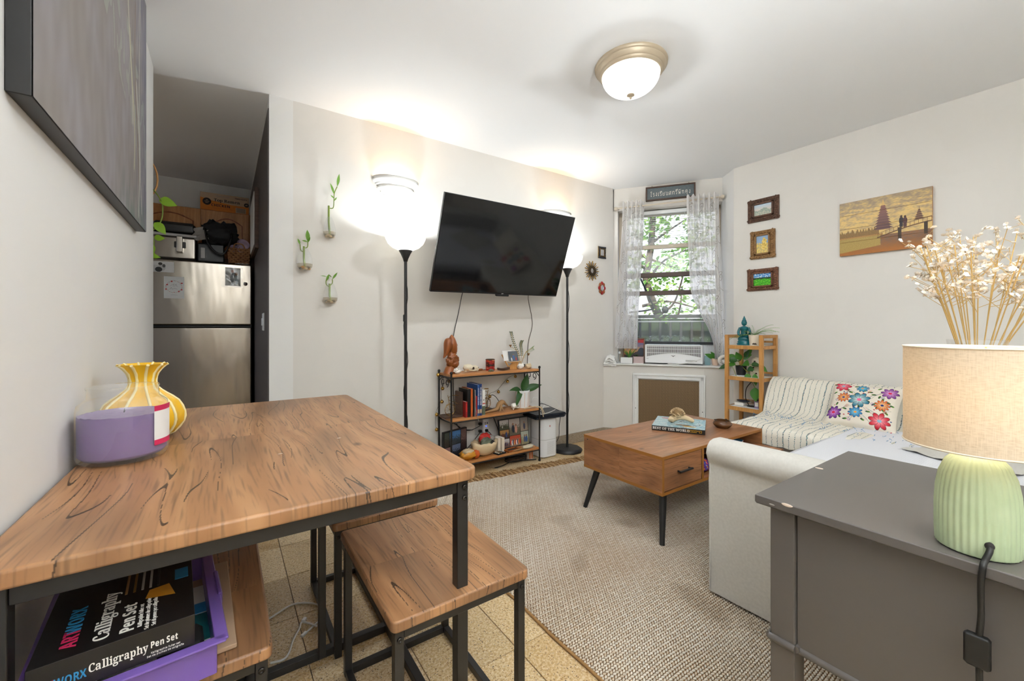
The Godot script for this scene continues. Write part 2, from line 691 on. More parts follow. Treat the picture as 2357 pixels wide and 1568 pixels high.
	mat("pot_cream", rgb(226, 212, 190), 0.6)
	mat("soil", rgb(62, 46, 34), 0.95)
	mat("brown_glaze", rgb(96, 62, 34), 0.22)
	mat("teal", rgb(10, 96, 104), 0.25)
	mat("bone", rgb(226, 214, 188), 0.6)
	mat("bone_white", rgb(236, 230, 220), 0.6)
	mat("coral_tan", rgb(222, 196, 156), 0.7)
	mat("coral_white", rgb(238, 234, 226), 0.7)
	mat("driftwood", rgb(164, 126, 84), 0.8)
	mat("pebble_dark", rgb(50, 48, 50), 0.4)
	mat("pebble_gold", rgb(206, 140, 40), 0.4)
	mat("pebble_cream", rgb(206, 184, 150), 0.5)
	# plants
	for e in [["leaf", rgb(62, 118, 36)], ["leaf_dark", rgb(34, 78, 24)], ["leaf_lime", rgb(130, 172, 40)], ["fern", rgb(110, 150, 66)], ["bamboo_leaf", rgb(88, 130, 34)], ["dry_leaf", rgb(96, 104, 84)], ["tree_leaf", rgb(120, 160, 62)], ["tree_leaf_dark", rgb(76, 118, 44)], ["tree_leaf_pale", rgb(158, 190, 96)]]:
		var lm := mat(e[0], e[1], 0.45)
		lm.backlight_enabled = true
		lm.backlight = e[1].lightened(0.1)
	mat("stalk", rgb(120, 140, 40), 0.4)
	mat("dry_stem", rgb(206, 170, 104), 0.7)
	mat("dry_brown", rgb(150, 106, 60), 0.8)
	mat("blossom", rgb(244, 232, 216), 0.8)
	mat("bark", rgb(96, 84, 74), 0.9)
	# plastics and papers
	mat("white_plastic", rgb(238, 238, 238), 0.35)
	mat("grey_plastic", rgb(186, 184, 182), 0.4)
	mat("console_black", rgb(34, 40, 50), 0.4)
	mat("cord_black", rgb(22, 22, 22), 0.5)
	mat("cord_white", rgb(232, 230, 226), 0.5)
	mat("cord_grey", rgb(112, 104, 94), 0.5)
	mat("paper", rgb(236, 234, 230), 0.8)
	mat("ink", rgb(28, 24, 24), 0.7)
	mat("ink_white", rgb(240, 236, 228), 0.7)
	mat("ink_pink", rgb(206, 36, 88), 0.6)
	mat("ink_blue", rgb(40, 132, 184), 0.6)
	mat("ink_yellow", rgb(226, 170, 40), 0.6)
	mat("ink_red", rgb(196, 44, 34), 0.6)
	mat("card_orange", rgb(212, 122, 34), 0.7)
	mat("card_tan", rgb(190, 160, 130), 0.7)
	mat("book_black", rgb(24, 22, 22), 0.4)
	mat("book_blue", rgb(30, 58, 116), 0.4)
	mat("book_blue2", rgb(46, 84, 146), 0.4)
	mat("book_orange", rgb(196, 88, 24), 0.6)
	mat("book_grey", rgb(150, 144, 138), 0.6)
	mat("book_red", rgb(156, 28, 26), 0.5)
	mat("book_white", rgb(226, 222, 214), 0.5)
	mat("console_paint", rgb(92, 87, 84), 0.36)
	mat("chip", rgb(214, 196, 180), 0.8)
	var pb := mat("purple_bin", Color(0.55, 0.42, 0.78, 0.62), 0.3)
	pb.transparency = BaseMaterial3D.TRANSPARENCY_ALPHA
	mat("jute", rgb(160, 122, 76), 0.95)
	mat("jute_dark", rgb(128, 92, 54), 0.95)
	mat("jute_light", rgb(190, 156, 112), 0.95)
	mat("wicker", rgb(150, 104, 62), 0.7)
	mat("wicker_dark", rgb(116, 76, 44), 0.7)
	var cup := mat("plastic_cup", Color(0.86, 0.76, 0.86, 0.75), 0.3)
	cup.transparency = BaseMaterial3D.TRANSPARENCY_ALPHA
	mat("siding", rgb(226, 230, 236), 0.8)
	mat("yard_fence", rgb(40, 44, 42), 0.7)
	mat("hedge_dark", rgb(44, 62, 40), 0.9)
	mat("ground", rgb(96, 88, 76), 0.95)
	mat("window_brown", rgb(84, 66, 56), 0.5)
	mat("window_beige", rgb(206, 192, 172), 0.5)
	mat("tv_frame", rgb(22, 22, 24), 0.35)
	var scr := mat("tv_screen", rgb(16, 17, 19), 0.07)
	scr.metallic_specular = 0.5

func granite(k: int) -> ImageTexture:
	var p := Paint.new(300, 300)
	var r := RandomNumberGenerator.new()
	r.seed = 50 + k
	var base: Array = [rgb(214, 186, 140), rgb(206, 180, 136), rgb(218, 194, 154), rgb(204, 172, 122), 0, 0, rgb(214, 204, 190)]
	var b: Color = base[k]
	for y in 300:
		for x in 300:
			var n := nz.get_noise_2d(x * 0.09 + k * 50, y * 0.09) * 0.5 + nz.get_noise_2d(x * 0.3, y * 0.3 + k * 33) * 0.5
			var c := b.lerp(rgb(172, 128, 72), clampf(n * 0.9, 0, 0.6)).lerp(rgb(240, 228, 204), clampf(-n * 1.1, 0, 0.6))
			if k == 6: c = b.lerp(rgb(150, 130, 106), clampf(n * 0.9, 0, 0.6)).lerp(rgb(240, 234, 224), clampf(-n, 0, 0.5))
			p.im.set_pixel(x, y, c)
	for i in 900:
		var d := r.randf()
		var c := rgb(110, 72, 34, 0.75) if d < 0.5 else rgb(60, 48, 36, 0.8) if d < 0.75 else rgb(238, 226, 206, 0.8)
		p.oval(r.randf() * 300, r.randf() * 300, r.randf_range(0.7, 2.4), r.randf_range(0.7, 1.8), c, r.randf() * 3.0)
	return p.tex()

func linen() -> ImageTexture:
	var p := Paint.new(256, 256)
	for y in 256:
		for x in 256:
			var n := nz.get_noise_2d(x * 0.9, y * 0.03) * 0.5 + nz.get_noise_2d(x * 0.03 + 90, y * 0.9) * 0.5
			var c := rgb(240, 234, 224).lerp(rgb(206, 196, 180), clampf(n * 0.9 + 0.1, 0, 0.6))
			p.im.set_pixel(x, y, c)
	return p.tex()

# ---------------------------------------------------------------- the room
func make_room():
	var fl = struct("floor")
	put(MB.new().box(Vector3(1.0, -0.07, -1.6), Vector3(6.6, 0.09, 7.2)), "bed", M.grout, fl)
	var tile = MB.new().box(Vector3.ZERO, Vector3(0.2965, 0.02, 0.3002), 0.0012).mesh()
	for i in range(-2, 12):
		for j in range(-5, 6):
			var cx = 0.226 + 0.2985 * (i + 0.5)
			var cz = -1.165 - 0.302 * (j + 0.5)
			if cz < ZT - 0.15: continue
			var t = put(tile, "tile", M.granite[(i * 7 + j * 5 + 70) % 4], fl, Vector3(cx, -0.011 + 0.0006 * sin(i * 3.7 + j * 5.1), cz))
			t.rotation.y = PI * float((i * 3 + j) % 2)
	put(MB.new().box(Vector3(1.7, -0.012, 1.16), Vector3(4.3, 0.02, 1.3)), "plain_floor", M.granite[1], fl)
	put(MB.new().box(Vector3(-0.7, -0.012, -4.0), Vector3(2.0, 0.02, 2.2)), "plain_floor", M.granite[2], fl)

	var ce = struct("ceiling")
	put(MB.new().box(Vector3(1.1, CEIL + 0.06, -1.7), Vector3(6.2, 0.12, 7.4)), "slab", M.ceiling, ce)

	var wl = struct("wall_left")
	put(MB.new().box(Vector3(XL - 0.07, 1.26, -0.585), Vector3(0.14, 2.53, 4.77)), "plaster", M.wall_white, wl)
	var wr = struct("wall_right")
	put(MB.new().plan(PackedVector2Array([Vector2(XR, -1.938), Vector2(XR, 1.9), Vector2(XR + 0.2, 1.9), Vector2(XR + 0.2, -1.938)]), -0.02, 2.53), "plaster", M.wall, wr)
	var wn = struct("wall_near")
	put(MB.new().box(Vector3(1.7, 1.26, 1.87), Vector3(4.6, 2.53, 0.14)), "plaster", M.wall, wn)

	var wf = struct("wall_far")
	put(MB.new().box(Vector3((0.35 + 3.272) / 2, 1.26, ZT - 0.1), Vector3(3.272 - 0.35, 2.53, 0.2)), "plaster", M.wall, wf)
	put(MB.new().box(Vector3(3.40, 1.26, ZT - 0.12), Vector3(0.30, 2.53, 0.14)), "plaster", M.wall, wf)
	var bb = struct("baseboard_far")
	put(MB.new().box(Vector3((0.22 + 3.13) / 2, 0.047, ZT + 0.007), Vector3(2.91, 0.094, 0.014), 0.002), "stone", M.granite_base, bb)

	# the corner wall with the window: under the sill it stands forward and hides the radiator
	var wc = struct("wall_corner")
	var a = win(0.965, 0, 0)
	var top = [win(-0.04, 0, 0), a, win(0.965, 0, -0.32), win(-0.04, 0, -0.32)]
	put(MB.new().plan(xz(top), 2.292, 2.53), "plaster_over_window", M.wall, wc)
	put(MB.new().plan(xz([win(-0.126, 0, 0.142), win(1.08, 0, 0.142), win(1.08, 0, -0.32), win(-0.126, 0, -0.32)]), -0.02, 0.725), "plaster_under_sill", M.wall, wc)
	put(MB.new().plan(xz([win(-0.40, 0, 0), win(0.0, 0, 0), win(0.0, 0, -0.32), win(-0.40, 0, -0.32)]), 0.70, 2.30), "reveal", M.wall, wc)
	put(MB.new().plan(xz([a, Vector3(XR + 0.004, 0, -1.938), Vector3(XR + 0.25, 0, -1.938), win(1.25, 0, -0.32), win(0.965, 0, -0.32)]), -0.02, 2.53), "return_wall", M.wall_white, wc)
	put(MB.new().plan(xz([win(-0.126, 0, 0.156), win(1.03, 0, 0.156), win(1.03, 0, 0.142), win(-0.126, 0, 0.142)]), 0.0, 0.094), "stone_skirting", M.granite_base, wc)
	var sill = struct("trim_1")
	var sb = MB.new()
	sb.x = Transform3D(Basis(Vector3.UP, WTURN), win(0.45, 0.731, 0.01))
	sb.box(Vector3.ZERO, Vector3(1.155, 0.014, 0.31), 0.004)
	put(sb, "sill_board", M.sill_paint, sill)

	# radiator cover
	var rc = thing("radiator_cover", "white framed radiator cover with brown perforated metal grille under the window sill", "radiator cover", win(0.4825, 0, 0.143), WTURN)
	var fw = 0.056
	for s in [-1, 1]:
		var pst = MB.new()
		pst.box(Vector3(s * (0.326 - fw / 2), 0.33, 0.008), Vector3(fw, 0.645, 0.016), 0.004)
		pst.box(Vector3(s * (0.326 - 0.012), 0.33, 0.017), Vector3(0.018, 0.645, 0.012), 0.004)
		pst.box(Vector3(s * (0.326 - 0.045), 0.33, 0.015), Vector3(0.010, 0.645, 0.008), 0.003)
		put(pst, "frame_side", M.white_paint, rc)
		put(MB.new().ball(Vector3(s * (0.326 - 0.028), 0.31, 0.017), Vector3(0.004, 0.004, 0.002), 8, 5), "screw", M.ink, rc)
	var fr = MB.new()
	fr.box(Vector3(0, 0.652 - fw / 2, 0.008), Vector3(0.64, fw, 0.016), 0.004)
	fr.box(Vector3(0, 0.652 - 0.012, 0.018), Vector3(0.652, 0.018, 0.014), 0.004)
	fr.box(Vector3(0, 0.652 - 0.045, 0.015), Vector3(0.56, 0.010, 0.008), 0.003)
	put(fr, "frame_top", M.white_paint, rc)
	var gp = Paint.new(64, 64, rgb(150, 124, 92))
	for gy in 2:
		for gx in 2:
			var ox = gx * 32 + (16 if gy == 1 else 0)
			gp.rect(ox + 0, gy * 32 + 0, ox + 6, gy * 32 + 6, rgb(18, 15, 14))
			gp.rect((ox + 10) % 64, gy * 32 + 2, (ox + 10) % 64 + 12, gy * 32 + 6, rgb(22, 18, 16))
			gp.rect((ox + 10) % 64, gy * 32 + 26, (ox + 10) % 64 + 12, gy * 32 + 30, rgb(22, 18, 16))
			gp.rect(ox + 1, gy * 32 + 11, ox + 5, gy * 32 + 23, rgb(22, 18, 16))
			gp.rect((ox + 25) % 64, gy * 32 + 11, (ox + 25) % 64 + 4, gy * 32 + 23, rgb(22, 18, 16))
	var gm = mat("grille", Color.WHITE, 0.35, 0.35)
	gm.albedo_texture = gp.tex()
	gm.uv1_scale = Vector3(19, 19, 1)
	put(MB.new().box(Vector3(0, 0.30, 0.004), Vector3(0.545, 0.58, 0.004)), "grille", gm, rc)

func xz(pts: Array) -> PackedVector2Array:
	var o = PackedVector2Array()
	for p in pts: o.append(Vector2(p.x, p.z))
	return o

func wmb() -> MB:     # a builder whose axes are: x along the window wall, z towards the room
	var b = MB.new()
	return b

# ---------------------------------------------------------------- window, blind, curtains
func make_window():
	var w = struct("window_1")
	w.position = win(0, 0, 0)
	w.rotation.y = WTURN
	var n = -0.16
	# casing and outer frame
	for e in [[0.02, 1.51, 0.04, 1.56], [0.945, 1.51, 0.04, 1.56]]:
		put(MB.new().box(Vector3(e[0], e[1], n), Vector3(e[2], e[3], 0.09), 0.004), "jamb", M.window_beige, w)
	put(MB.new().box(Vector3(0.4825, 2.27, n), Vector3(0.965, 0.045, 0.09), 0.004), "head", M.window_beige, w)
	# two fixed outer sashes in brown metal and the inner ones in pale paint
	put(MB.new().box(Vector3(0.4825, 1.639, n - 0.02), Vector3(0.90, 0.048, 0.035), 0.004), "sash_rail", M.window_brown, w)
	put(MB.new().box(Vector3(0.4825, 1.449, n + 0.015), Vector3(0.90, 0.046, 0.035), 0.004), "sash_rail", M.window_brown, w)
	put(MB.new().box(Vector3(0.4825, 1.157, n - 0.03), Vector3(0.90, 0.012, 0.02), 0.002), "glazing_bar", M.white_paint, w)
	put(MB.new().box(Vector3(0.4825, 0.94, n + 0.02), Vector3(0.90, 0.026, 0.04), 0.004), "sash_rail", M.black_plastic, w)
	put(MB.new().box(Vector3(0.4825, 1.95, n - 0.03), Vector3(0.89, 0.62, 0.004)), "pane", M.pane, w)
	put(MB.new().box(Vector3(0.4825, 1.20, n + 0.015), Vector3(0.89, 0.50, 0.004)), "pane", M.pane, w)
	for e in [[0.155, 0.23], [0.87, 0.15]]:
		var pn = MB.new()
		pn.box(Vector3(e[0], 0.83, n), Vector3(e[1], 0.20, 0.02), 0.002)
		for k in 8: pn.box(Vector3(e[0] - e[1] / 2 + (k + 0.5) * e[1] / 8, 0.83, n + 0.012), Vector3(0.008, 0.19, 0.008), 0.001)
		put(pn, "side_panel", M.white_plastic, w)

	var bl = thing("venetian_blind", "white venetian blind pulled half way up behind the curtains", "blind", win(0.4825, 0, -0.085), WTURN)
	put(MB.new().box(Vector3(0, 2.262, 0), Vector3(0.86, 0.036, 0.035), 0.003), "head_rail", M.white_paint, bl)
	var slat = MB.new()
	slat.x = Transform3D(Basis(Vector3.RIGHT, 0.12), Vector3.ZERO)
	slat.box(Vector3.ZERO, Vector3(0.85, 0.0016, 0.024))
	var sm = slat.mesh()
	for k in 15: put(sm, "slat", M.white_paint, bl, Vector3(0, 2.225 - k * 0.0205, 0))
	put(MB.new().box(Vector3(0, 1.912, 0), Vector3(0.86, 0.042, 0.022), 0.005), "bottom_rail", M.window_beige, bl)
	for sx in [-0.32, 0.155]: put(MB.new().tube([Vector3(sx, 2.25, 0.014), Vector3(sx, 1.92, 0.014)], 0.0012, 5), "cord", M.white_cloth, bl)

	# curtain rod
	var rod = thing("curtain_rod", "thin white curtain rod with round knob ends above the window", "curtain rod", win(0, 2.306, 0.075), WTURN)
	put(MB.new().tube([Vector3(-0.005, -0.01, 0), Vector3(0.95, 0.008, 0)], 0.008, 10), "pole", M.window_beige, rod)
	for e in [[-0.012, -0.01], [0.958, 0.008]]: put(MB.new().ball(Vector3(e[0], e[1], 0), Vector3(0.019, 0.019, 0.019), 14, 10), "knob", M.window_beige, rod)
	for e in [0.01, 0.93]: put(MB.new().bar(Vector3(e, -0.004, -0.074), Vector3(e, -0.004, 0), 0.010), "bracket", M.window_beige, rod)

	# sheer curtains with an embroidered scroll
	var cp = Paint.new(512, 1024, Color(0.97, 0.96, 0.95, 0.80))
	for gy in 7:
		for gx in 3:
			var cx = 85 + gx * 171 + (60 if gy % 2 else -20)
			var cy = 75 + gy * 146
			var ink = rgb(158, 150, 140, 1.0)
			cp.spiral(cx, cy, 34, 2.0, 2.6, ink, gx * 1.3 + gy)
			cp.spiral(cx + 62, cy + 42, 26, 1.7, 2.6, ink, gx + gy * 2.1)
			cp.spiral(cx - 40, cy + 78, 22, 1.6, 2.4, ink, gx * 2.0 + gy)
			var pts = []
			for k in 25: pts.append(Vector2(cx + 46.0 * sin(k * 0.26 + gx), cy - 40 + k * 7.0))
			cp.line(pts, 2.6, ink)
	var cm = mat("sheer", Color.WHITE, 0.9)
	cm.albedo_texture = cp.tex()
	cm.transparency = BaseMaterial3D.TRANSPARENCY_ALPHA
	cm.backlight_enabled = true
	cm.backlight = Color(0.9, 0.9, 0.9)
	for e in [[0.055, 0.262, -0.02, 0.20, 0.885, "sheer white curtain with scrolling embroidery, hanging straight beside the window", 5.0, 0.0],
			[0.648, 0.925, 0.70, 0.985, 0.80, "sheer white curtain with scrolling embroidery, its lower end gathered to one side over the sill", 6.0, 1.0]]:
		var cu = thing("curtain", e[5], "curtain", win(0, 0, 0), WTURN, "sheer curtains at the window")
		var rows = []
		var uvs = []
		for i in 41:
			var s = i / 40.0
			var y = lerpf(2.352, e[4], s)
			var row = PackedVector3Array()
			var ur = PackedVector2Array()
			for j in 73:
				var q = j / 72.0
				var x0 = lerpf(e[0], e[1], q)
				var x1 = lerpf(e[2], e[3], q)
				var k = smoothstep(0.0, 1.0, s)
				var xx = lerpf(x0, x1, k)
				if e[7] > 0.5:
					var pull = smoothstep(0.55, 1.0, s)
					xx = lerpf(xx, 0.955 + 0.03 * q, pull * 0.85 * (1.0 - q))
				var zz = 0.085 + 0.026 * sin(q * TAU * e[6] + 0.5 * sin(s * 3.0)) * (1.0 - 0.25 * s) + 0.012 * sin(q * 9.0 + s * 5.0) * s
				row.append(Vector3(xx, y + 0.006 * sin(q * TAU * e[6]) * (1.0 - s), zz))
				ur.append(Vector2(q, s))
			rows.append(row)
			uvs.append(ur)
		put(MB.new().grid(rows, false, false, uvs), "sheer_cloth", cm, cu)
		var ri = MB.new()
		for k in int(e[6]):
			var xr = lerpf(e[0], e[1], (k + 0.25) / e[6])
			var ring = []
			for m in 13: ring.append(Vector3(xr, 2.306 + 0.019 * sin(m * TAU / 12), 0.085 + 0.019 * cos(m * TAU / 12)))
			ri.tube(ring, 0.003, 5, false)
		put(ri, "eyelets", M.pewter, cu)

	# painted school sign hung over the window
	var sg = thing("hanging_sign", "dark framed grey wooden sign with white Thai script above the window", "sign", win(0.502, 2.424, 0.012), WTURN)
	var fb = MB.new()
	for e in [[0, 0.0625, 0.456, 0.013], [0, -0.0625, 0.456, 0.013], [-0.2215, 0, 0.013, 0.138], [0.2215, 0, 0.013, 0.138]]:
		fb.box(Vector3(e[0], e[1], 0.006), Vector3(e[2], e[3], 0.022), 0.002)
	put(fb, "frame", M.dark_wood, sg)
	var bp = Paint.new(768, 208, rgb(92, 100, 104))
	for y in 208:
		for x in 768:
			var nn = nz.get_noise_2d(x * 0.02, y * 0.6) * 0.5 + 0.5
			bp.im.set_pixel(x, y, rgb(74, 84, 90).lerp(rgb(120, 128, 128), nn))
	thai(bp)
	put(MB.new().box(Vector3(0, 0, 0.002), Vector3(0.434, 0.116, 0.012)), "board", print_mat("sign_board", bp, 0.7), sg)
	for sx in [-0.17, 0.17]: put(MB.new().bar(Vector3(sx, 0.066, 0.004), Vector3(sx, 0.082, -0.006), 0.004), "hook", M.iron, sg)

func thai(p: Paint):
	# strokes of the script, letter by letter, in a 0..1 box; x advances
	var G = {
		"o": [[0.75, 0.0, 0.45, -0.08, 0.3, 0.06, 0.5, 0.18, 0.42, 0.9, 0.55, 0.98, 0.6, 0.86]],
		"r": [[0.75, 0.3, 0.4, 0.24, 0.25, 0.42, 0.62, 0.55, 0.66, 0.85, 0.52, 0.97, 0.45, 0.84]],
		"ng": [[0.45, 0.36, 0.6, 0.28, 0.68, 0.42, 0.62, 0.95, 0.3, 0.72]],
		"e": [[0.45, 0.25, 0.42, 0.86, 0.52, 0.98, 0.62, 0.86]],
		"i": [[0.2, 0.14, 0.5, -0.02, 0.9, 0.12, 0.2, 0.16], [0.9, 0.12, 0.9, -0.06]],
		"y": [[0.3, 0.35, 0.22, 0.5, 0.4, 0.6, 0.22, 0.78, 0.3, 0.95, 0.72, 0.95, 0.75, 0.28]],
		"n": [[0.2, 0.36, 0.32, 0.28, 0.34, 0.9, 0.5, 0.96, 0.74, 0.84, 0.78, 0.3], [0.78, 0.96, 0.92, 0.9]],
		"s": [[0.2, 0.55, 0.32, 0.3, 0.66, 0.3, 0.72, 0.96], [0.2, 0.55, 0.28, 0.95, 0.45, 0.6, 0.66, 0.6], [0.62, 0.32, 0.86, 0.18]],
		"t": [[0.24, 0.96, 0.2, 0.4, 0.36, 0.28, 0.48, 0.4, 0.6, 0.28, 0.76, 0.42, 0.76, 0.96], [0.24, 0.7, 0.4, 0.66]],
		"p": [[0.18, 0.36, 0.28, 0.3, 0.32, 0.94, 0.5, 0.5, 0.66, 0.94, 0.76, 0.28]],
		"th": [[0.2, 0.36, 0.3, 0.28, 0.32, 0.95], [0.32, 0.5, 0.56, 0.28, 0.72, 0.4, 0.72, 0.95]],
		"l": [[0.24, 0.9, 0.24, 0.55, 0.44, 0.5, 0.5, 0.8], [0.24, 0.42, 0.5, 0.26, 0.74, 0.42, 0.74, 0.95]],
		"a": [[0.25, 0.12, 0.4, 0.0, 0.5, 0.12, 0.8, -0.02]],
		"u": [[0.6, 1.06, 0.72, 1.1, 0.7, 1.28]],
	}
	var wordl = [["o"], ["r"], ["ng"], ["e"], ["r", "i"], ["y"], ["n"], ["s"], ["t"], ["r", "i"], ["p", "a"], ["th"], ["l", "u"], ["ng"]]
	var wds = [42, 40, 44, 30, 44, 50, 54, 54, 54, 44, 56, 54, 54, 46]
	var x = 52.0
	for k in wordl.size():
		for gl in wordl[k]:
			for st in G[gl]:
				var pts = []
				for q in range(0, st.size(), 2): pts.append(Vector3(x + st[q] * wds[k], 70 + st[q + 1] * 82 + 3.0 * sin(k * 2.0), 0))
				var s2 = []
				for v in smooth(pts, 5): s2.append(Vector2(v.x, v.y))
				p.line(s2, 6.5, rgb(232, 226, 212))
		x += wds[k]

# ---------------------------------------------------------------- what lies outside the window
func make_yard():
	var gr = MB.new()
	gr.x = Transform3D(Basis(Vector3.UP, WTURN), win(0.5, -0.4, -6.0))
	gr.box(Vector3.ZERO, Vector3(22, 0.2, 11))
	var g = put(gr, "yard_ground", M.ground)
	tag(g, "bare earth of the yard outside the window", "ground", "", "structure")
	var ho = thing("house_opposite", "white clapboard side of the neighbouring house across the yard", "building", win(0.6, -0.3, -6.2), WTURN)
	put(MB.new().box(Vector3(0, 2.8, -0.1), Vector3(9, 5.8, 0.15)), "wall", M.siding, ho)
	var bd = MB.new()
	bd.x = Transform3D(Basis(Vector3.RIGHT, 0.13), Vector3.ZERO)
	bd.box(Vector3.ZERO, Vector3(9, 0.118, 0.012))
	var bm = bd.mesh()
	for k in 50: put(bm, "clapboard", M.siding, ho, Vector3(0, 0.06 + k * 0.112, -0.012))
	var fe = thing("yard_fence", "dark metal picket fence with closed panel standing in the yard", "fence", win(0.4, -0.3, -2.3), WTURN)
	put(MB.new().box(Vector3(0, 1.56, 0), Vector3(4.4, 0.05, 0.05), 0.006), "rail", M.yard_fence, fe)
	put(MB.new().box(Vector3(0, 0.3, 0), Vector3(4.4, 0.05, 0.04), 0.006), "rail", M.yard_fence, fe)
	put(MB.new().box(Vector3(0, 0.78, -0.25), Vector3(4.6, 1.5, 0.03)), "panel", M.hedge_dark, fe)
	var pk = MB.new().box(Vector3(0, 0.77, 0), Vector3(0.035, 1.5, 0.035), 0.005).mesh()
	for k in 31: put(pk, "picket", M.yard_fence, fe, Vector3(-2.2 + k * 0.146, 0, 0.01))
	put(MB.new().ball(Vector3(0.06, 1.66, 0), Vector3(0.05, 0.055, 0.05), 12, 8), "finial", M.yard_fence, fe)
	var hr = thing("hand_rail", "bent dark green pipe rail seen through the lower window pane", "rail", win(0, 0, 0), WTURN)
	put(MB.new().tube(smooth([Vector3(0.05, 1.95, -1.5), Vector3(0.18, 1.68, -1.5), Vector3(0.30, 1.40, -1.5), Vector3(0.28, 1.335, -1.5), Vector3(0.0, 1.30, -1.5)], 5), 0.011, 8), "pipe", M.yard_fence, hr)
	# the tree
	var tr = thing("yard_tree", "leafy tree with a leaning grey trunk outside the window", "tree", win(0, 0, 0), WTURN)
	var tk = smooth([Vector3(0.52, -0.4, -3.0), Vector3(0.45, 0.9, -3.0), Vector3(0.37, 1.25, -3.0), Vector3(0.25, 1.56, -3.0), Vector3(0.16, 1.9, -3.0), Vector3(0.20, 2.2, -3.0), Vector3(0.25, 2.6, -3.0), Vector3(0.3, 3.6, -3.0)], 5)
	var tw = []
	for k in tk.size(): tw.append(lerpf(0.085, 0.045, float(k) / tk.size()))
	put(MB.new().tube(tk, tw, 10), "trunk", M.bark, tr)
	for b in [[Vector3(0.2, 1.9, -3), Vector3(0.46, 2.21, -2.95), Vector3(0.95, 2.4, -2.9)], [Vector3(0.05, 2.34, -3.05), Vector3(0.46, 2.14, -3.0), Vector3(0.85, 2.0, -3.0)], [Vector3(0.24, 2.5, -3), Vector3(0.45, 2.66, -3), Vector3(0.8, 2.9, -3.1)], [Vector3(0.36, 1.3, -3), Vector3(0.6, 1.5, -2.9), Vector3(0.75, 2.0, -2.8)], [Vector3(0.18, 2.05, -3), Vector3(0.0, 2.2, -2.9), Vector3(-0.4, 2.5, -2.8)], [Vector3(0.44, 1.15, -3), Vector3(0.66, 1.3, -2.9), Vector3(0.72, 1.75, -2.9)], [Vector3(0.1, 1.45, -2.9), Vector3(0.5, 1.52, -2.9), Vector3(0.95, 1.4, -2.9)]]:
		put(MB.new().tube(smooth(b, 6), [0.026, 0.025, 0.024, 0.022, 0.02, 0.018, 0.017, 0.016, 0.015, 0.014, 0.012, 0.01, 0.006], 7), "branch", M.bark, tr)
	var lf = MB.new().leaf(Vector3.ZERO, Vector3(1, 0, 0), Vector3.UP, 1.0, 0.5, 0.4, 0.2, 2).mesh()
	for kind in 3:
		var mm = MultiMesh.new()
		mm.transform_format = MultiMesh.TRANSFORM_3D
		mm.mesh = lf
		mm.instance_count = 900
		for k in 900:
			var ce = Vector3(rng.randfn(0.5, 0.55), rng.randf_range(1.2, 3.4), -3.1 + rng.randfn(0.0, 0.5))
			if nz.get_noise_3dv(ce * 1.6) < -0.12: ce.y += 0.5
			var s = rng.randf_range(0.06, 0.12)
			mm.set_instance_transform(k, Transform3D(Basis.from_euler(Vector3(rng.randf_range(-0.8, 0.8), rng.randf() * TAU, rng.randf_range(-0.9, 0.5))).scaled(Vector3.ONE * s), ce))
		var mi = MultiMeshInstance3D.new()
		mi.multimesh = mm
		mi.material_override = M[["tree_leaf", "tree_leaf_dark", "tree_leaf_pale"][kind]]
		mi.name = "foliage"
		mi.set_meta("kind", "stuff")
		tr.add_child(mi, true)
	var sh = thing("yard_bush", "small pale leafy bush growing just outside the window sill", "bush", win(0.3, 0.0, -0.9), WTURN)
	put(MB.new().tube([Vector3(0, -0.4, 0), Vector3(0.05, 0.7, 0)], 0.02, 6), "stem", M.bark, sh)
	var m2 = MultiMesh.new()
	m2.transform_format = MultiMesh.TRANSFORM_3D
	m2.mesh = lf
	m2.instance_count = 420
	for k in 420:
		m2.set_instance_transform(k, Transform3D(Basis.from_euler(Vector3(rng.randf_range(-0.8, 0.8), rng.randf() * TAU, rng.randf_range(-0.9, 0.5))).scaled(Vector3.ONE * rng.randf_range(0.03, 0.055)), Vector3(rng.randfn(0.1, 0.25), rng.randf_range(0.55, 1.0), rng.randfn(0, 0.12))))
	var mj = MultiMeshInstance3D.new()
	mj.multimesh = m2
	mj.material_override = M.dry_leaf
	mj.name = "foliage"
	mj.set_meta("kind", "stuff")
	sh.add_child(mj, true)

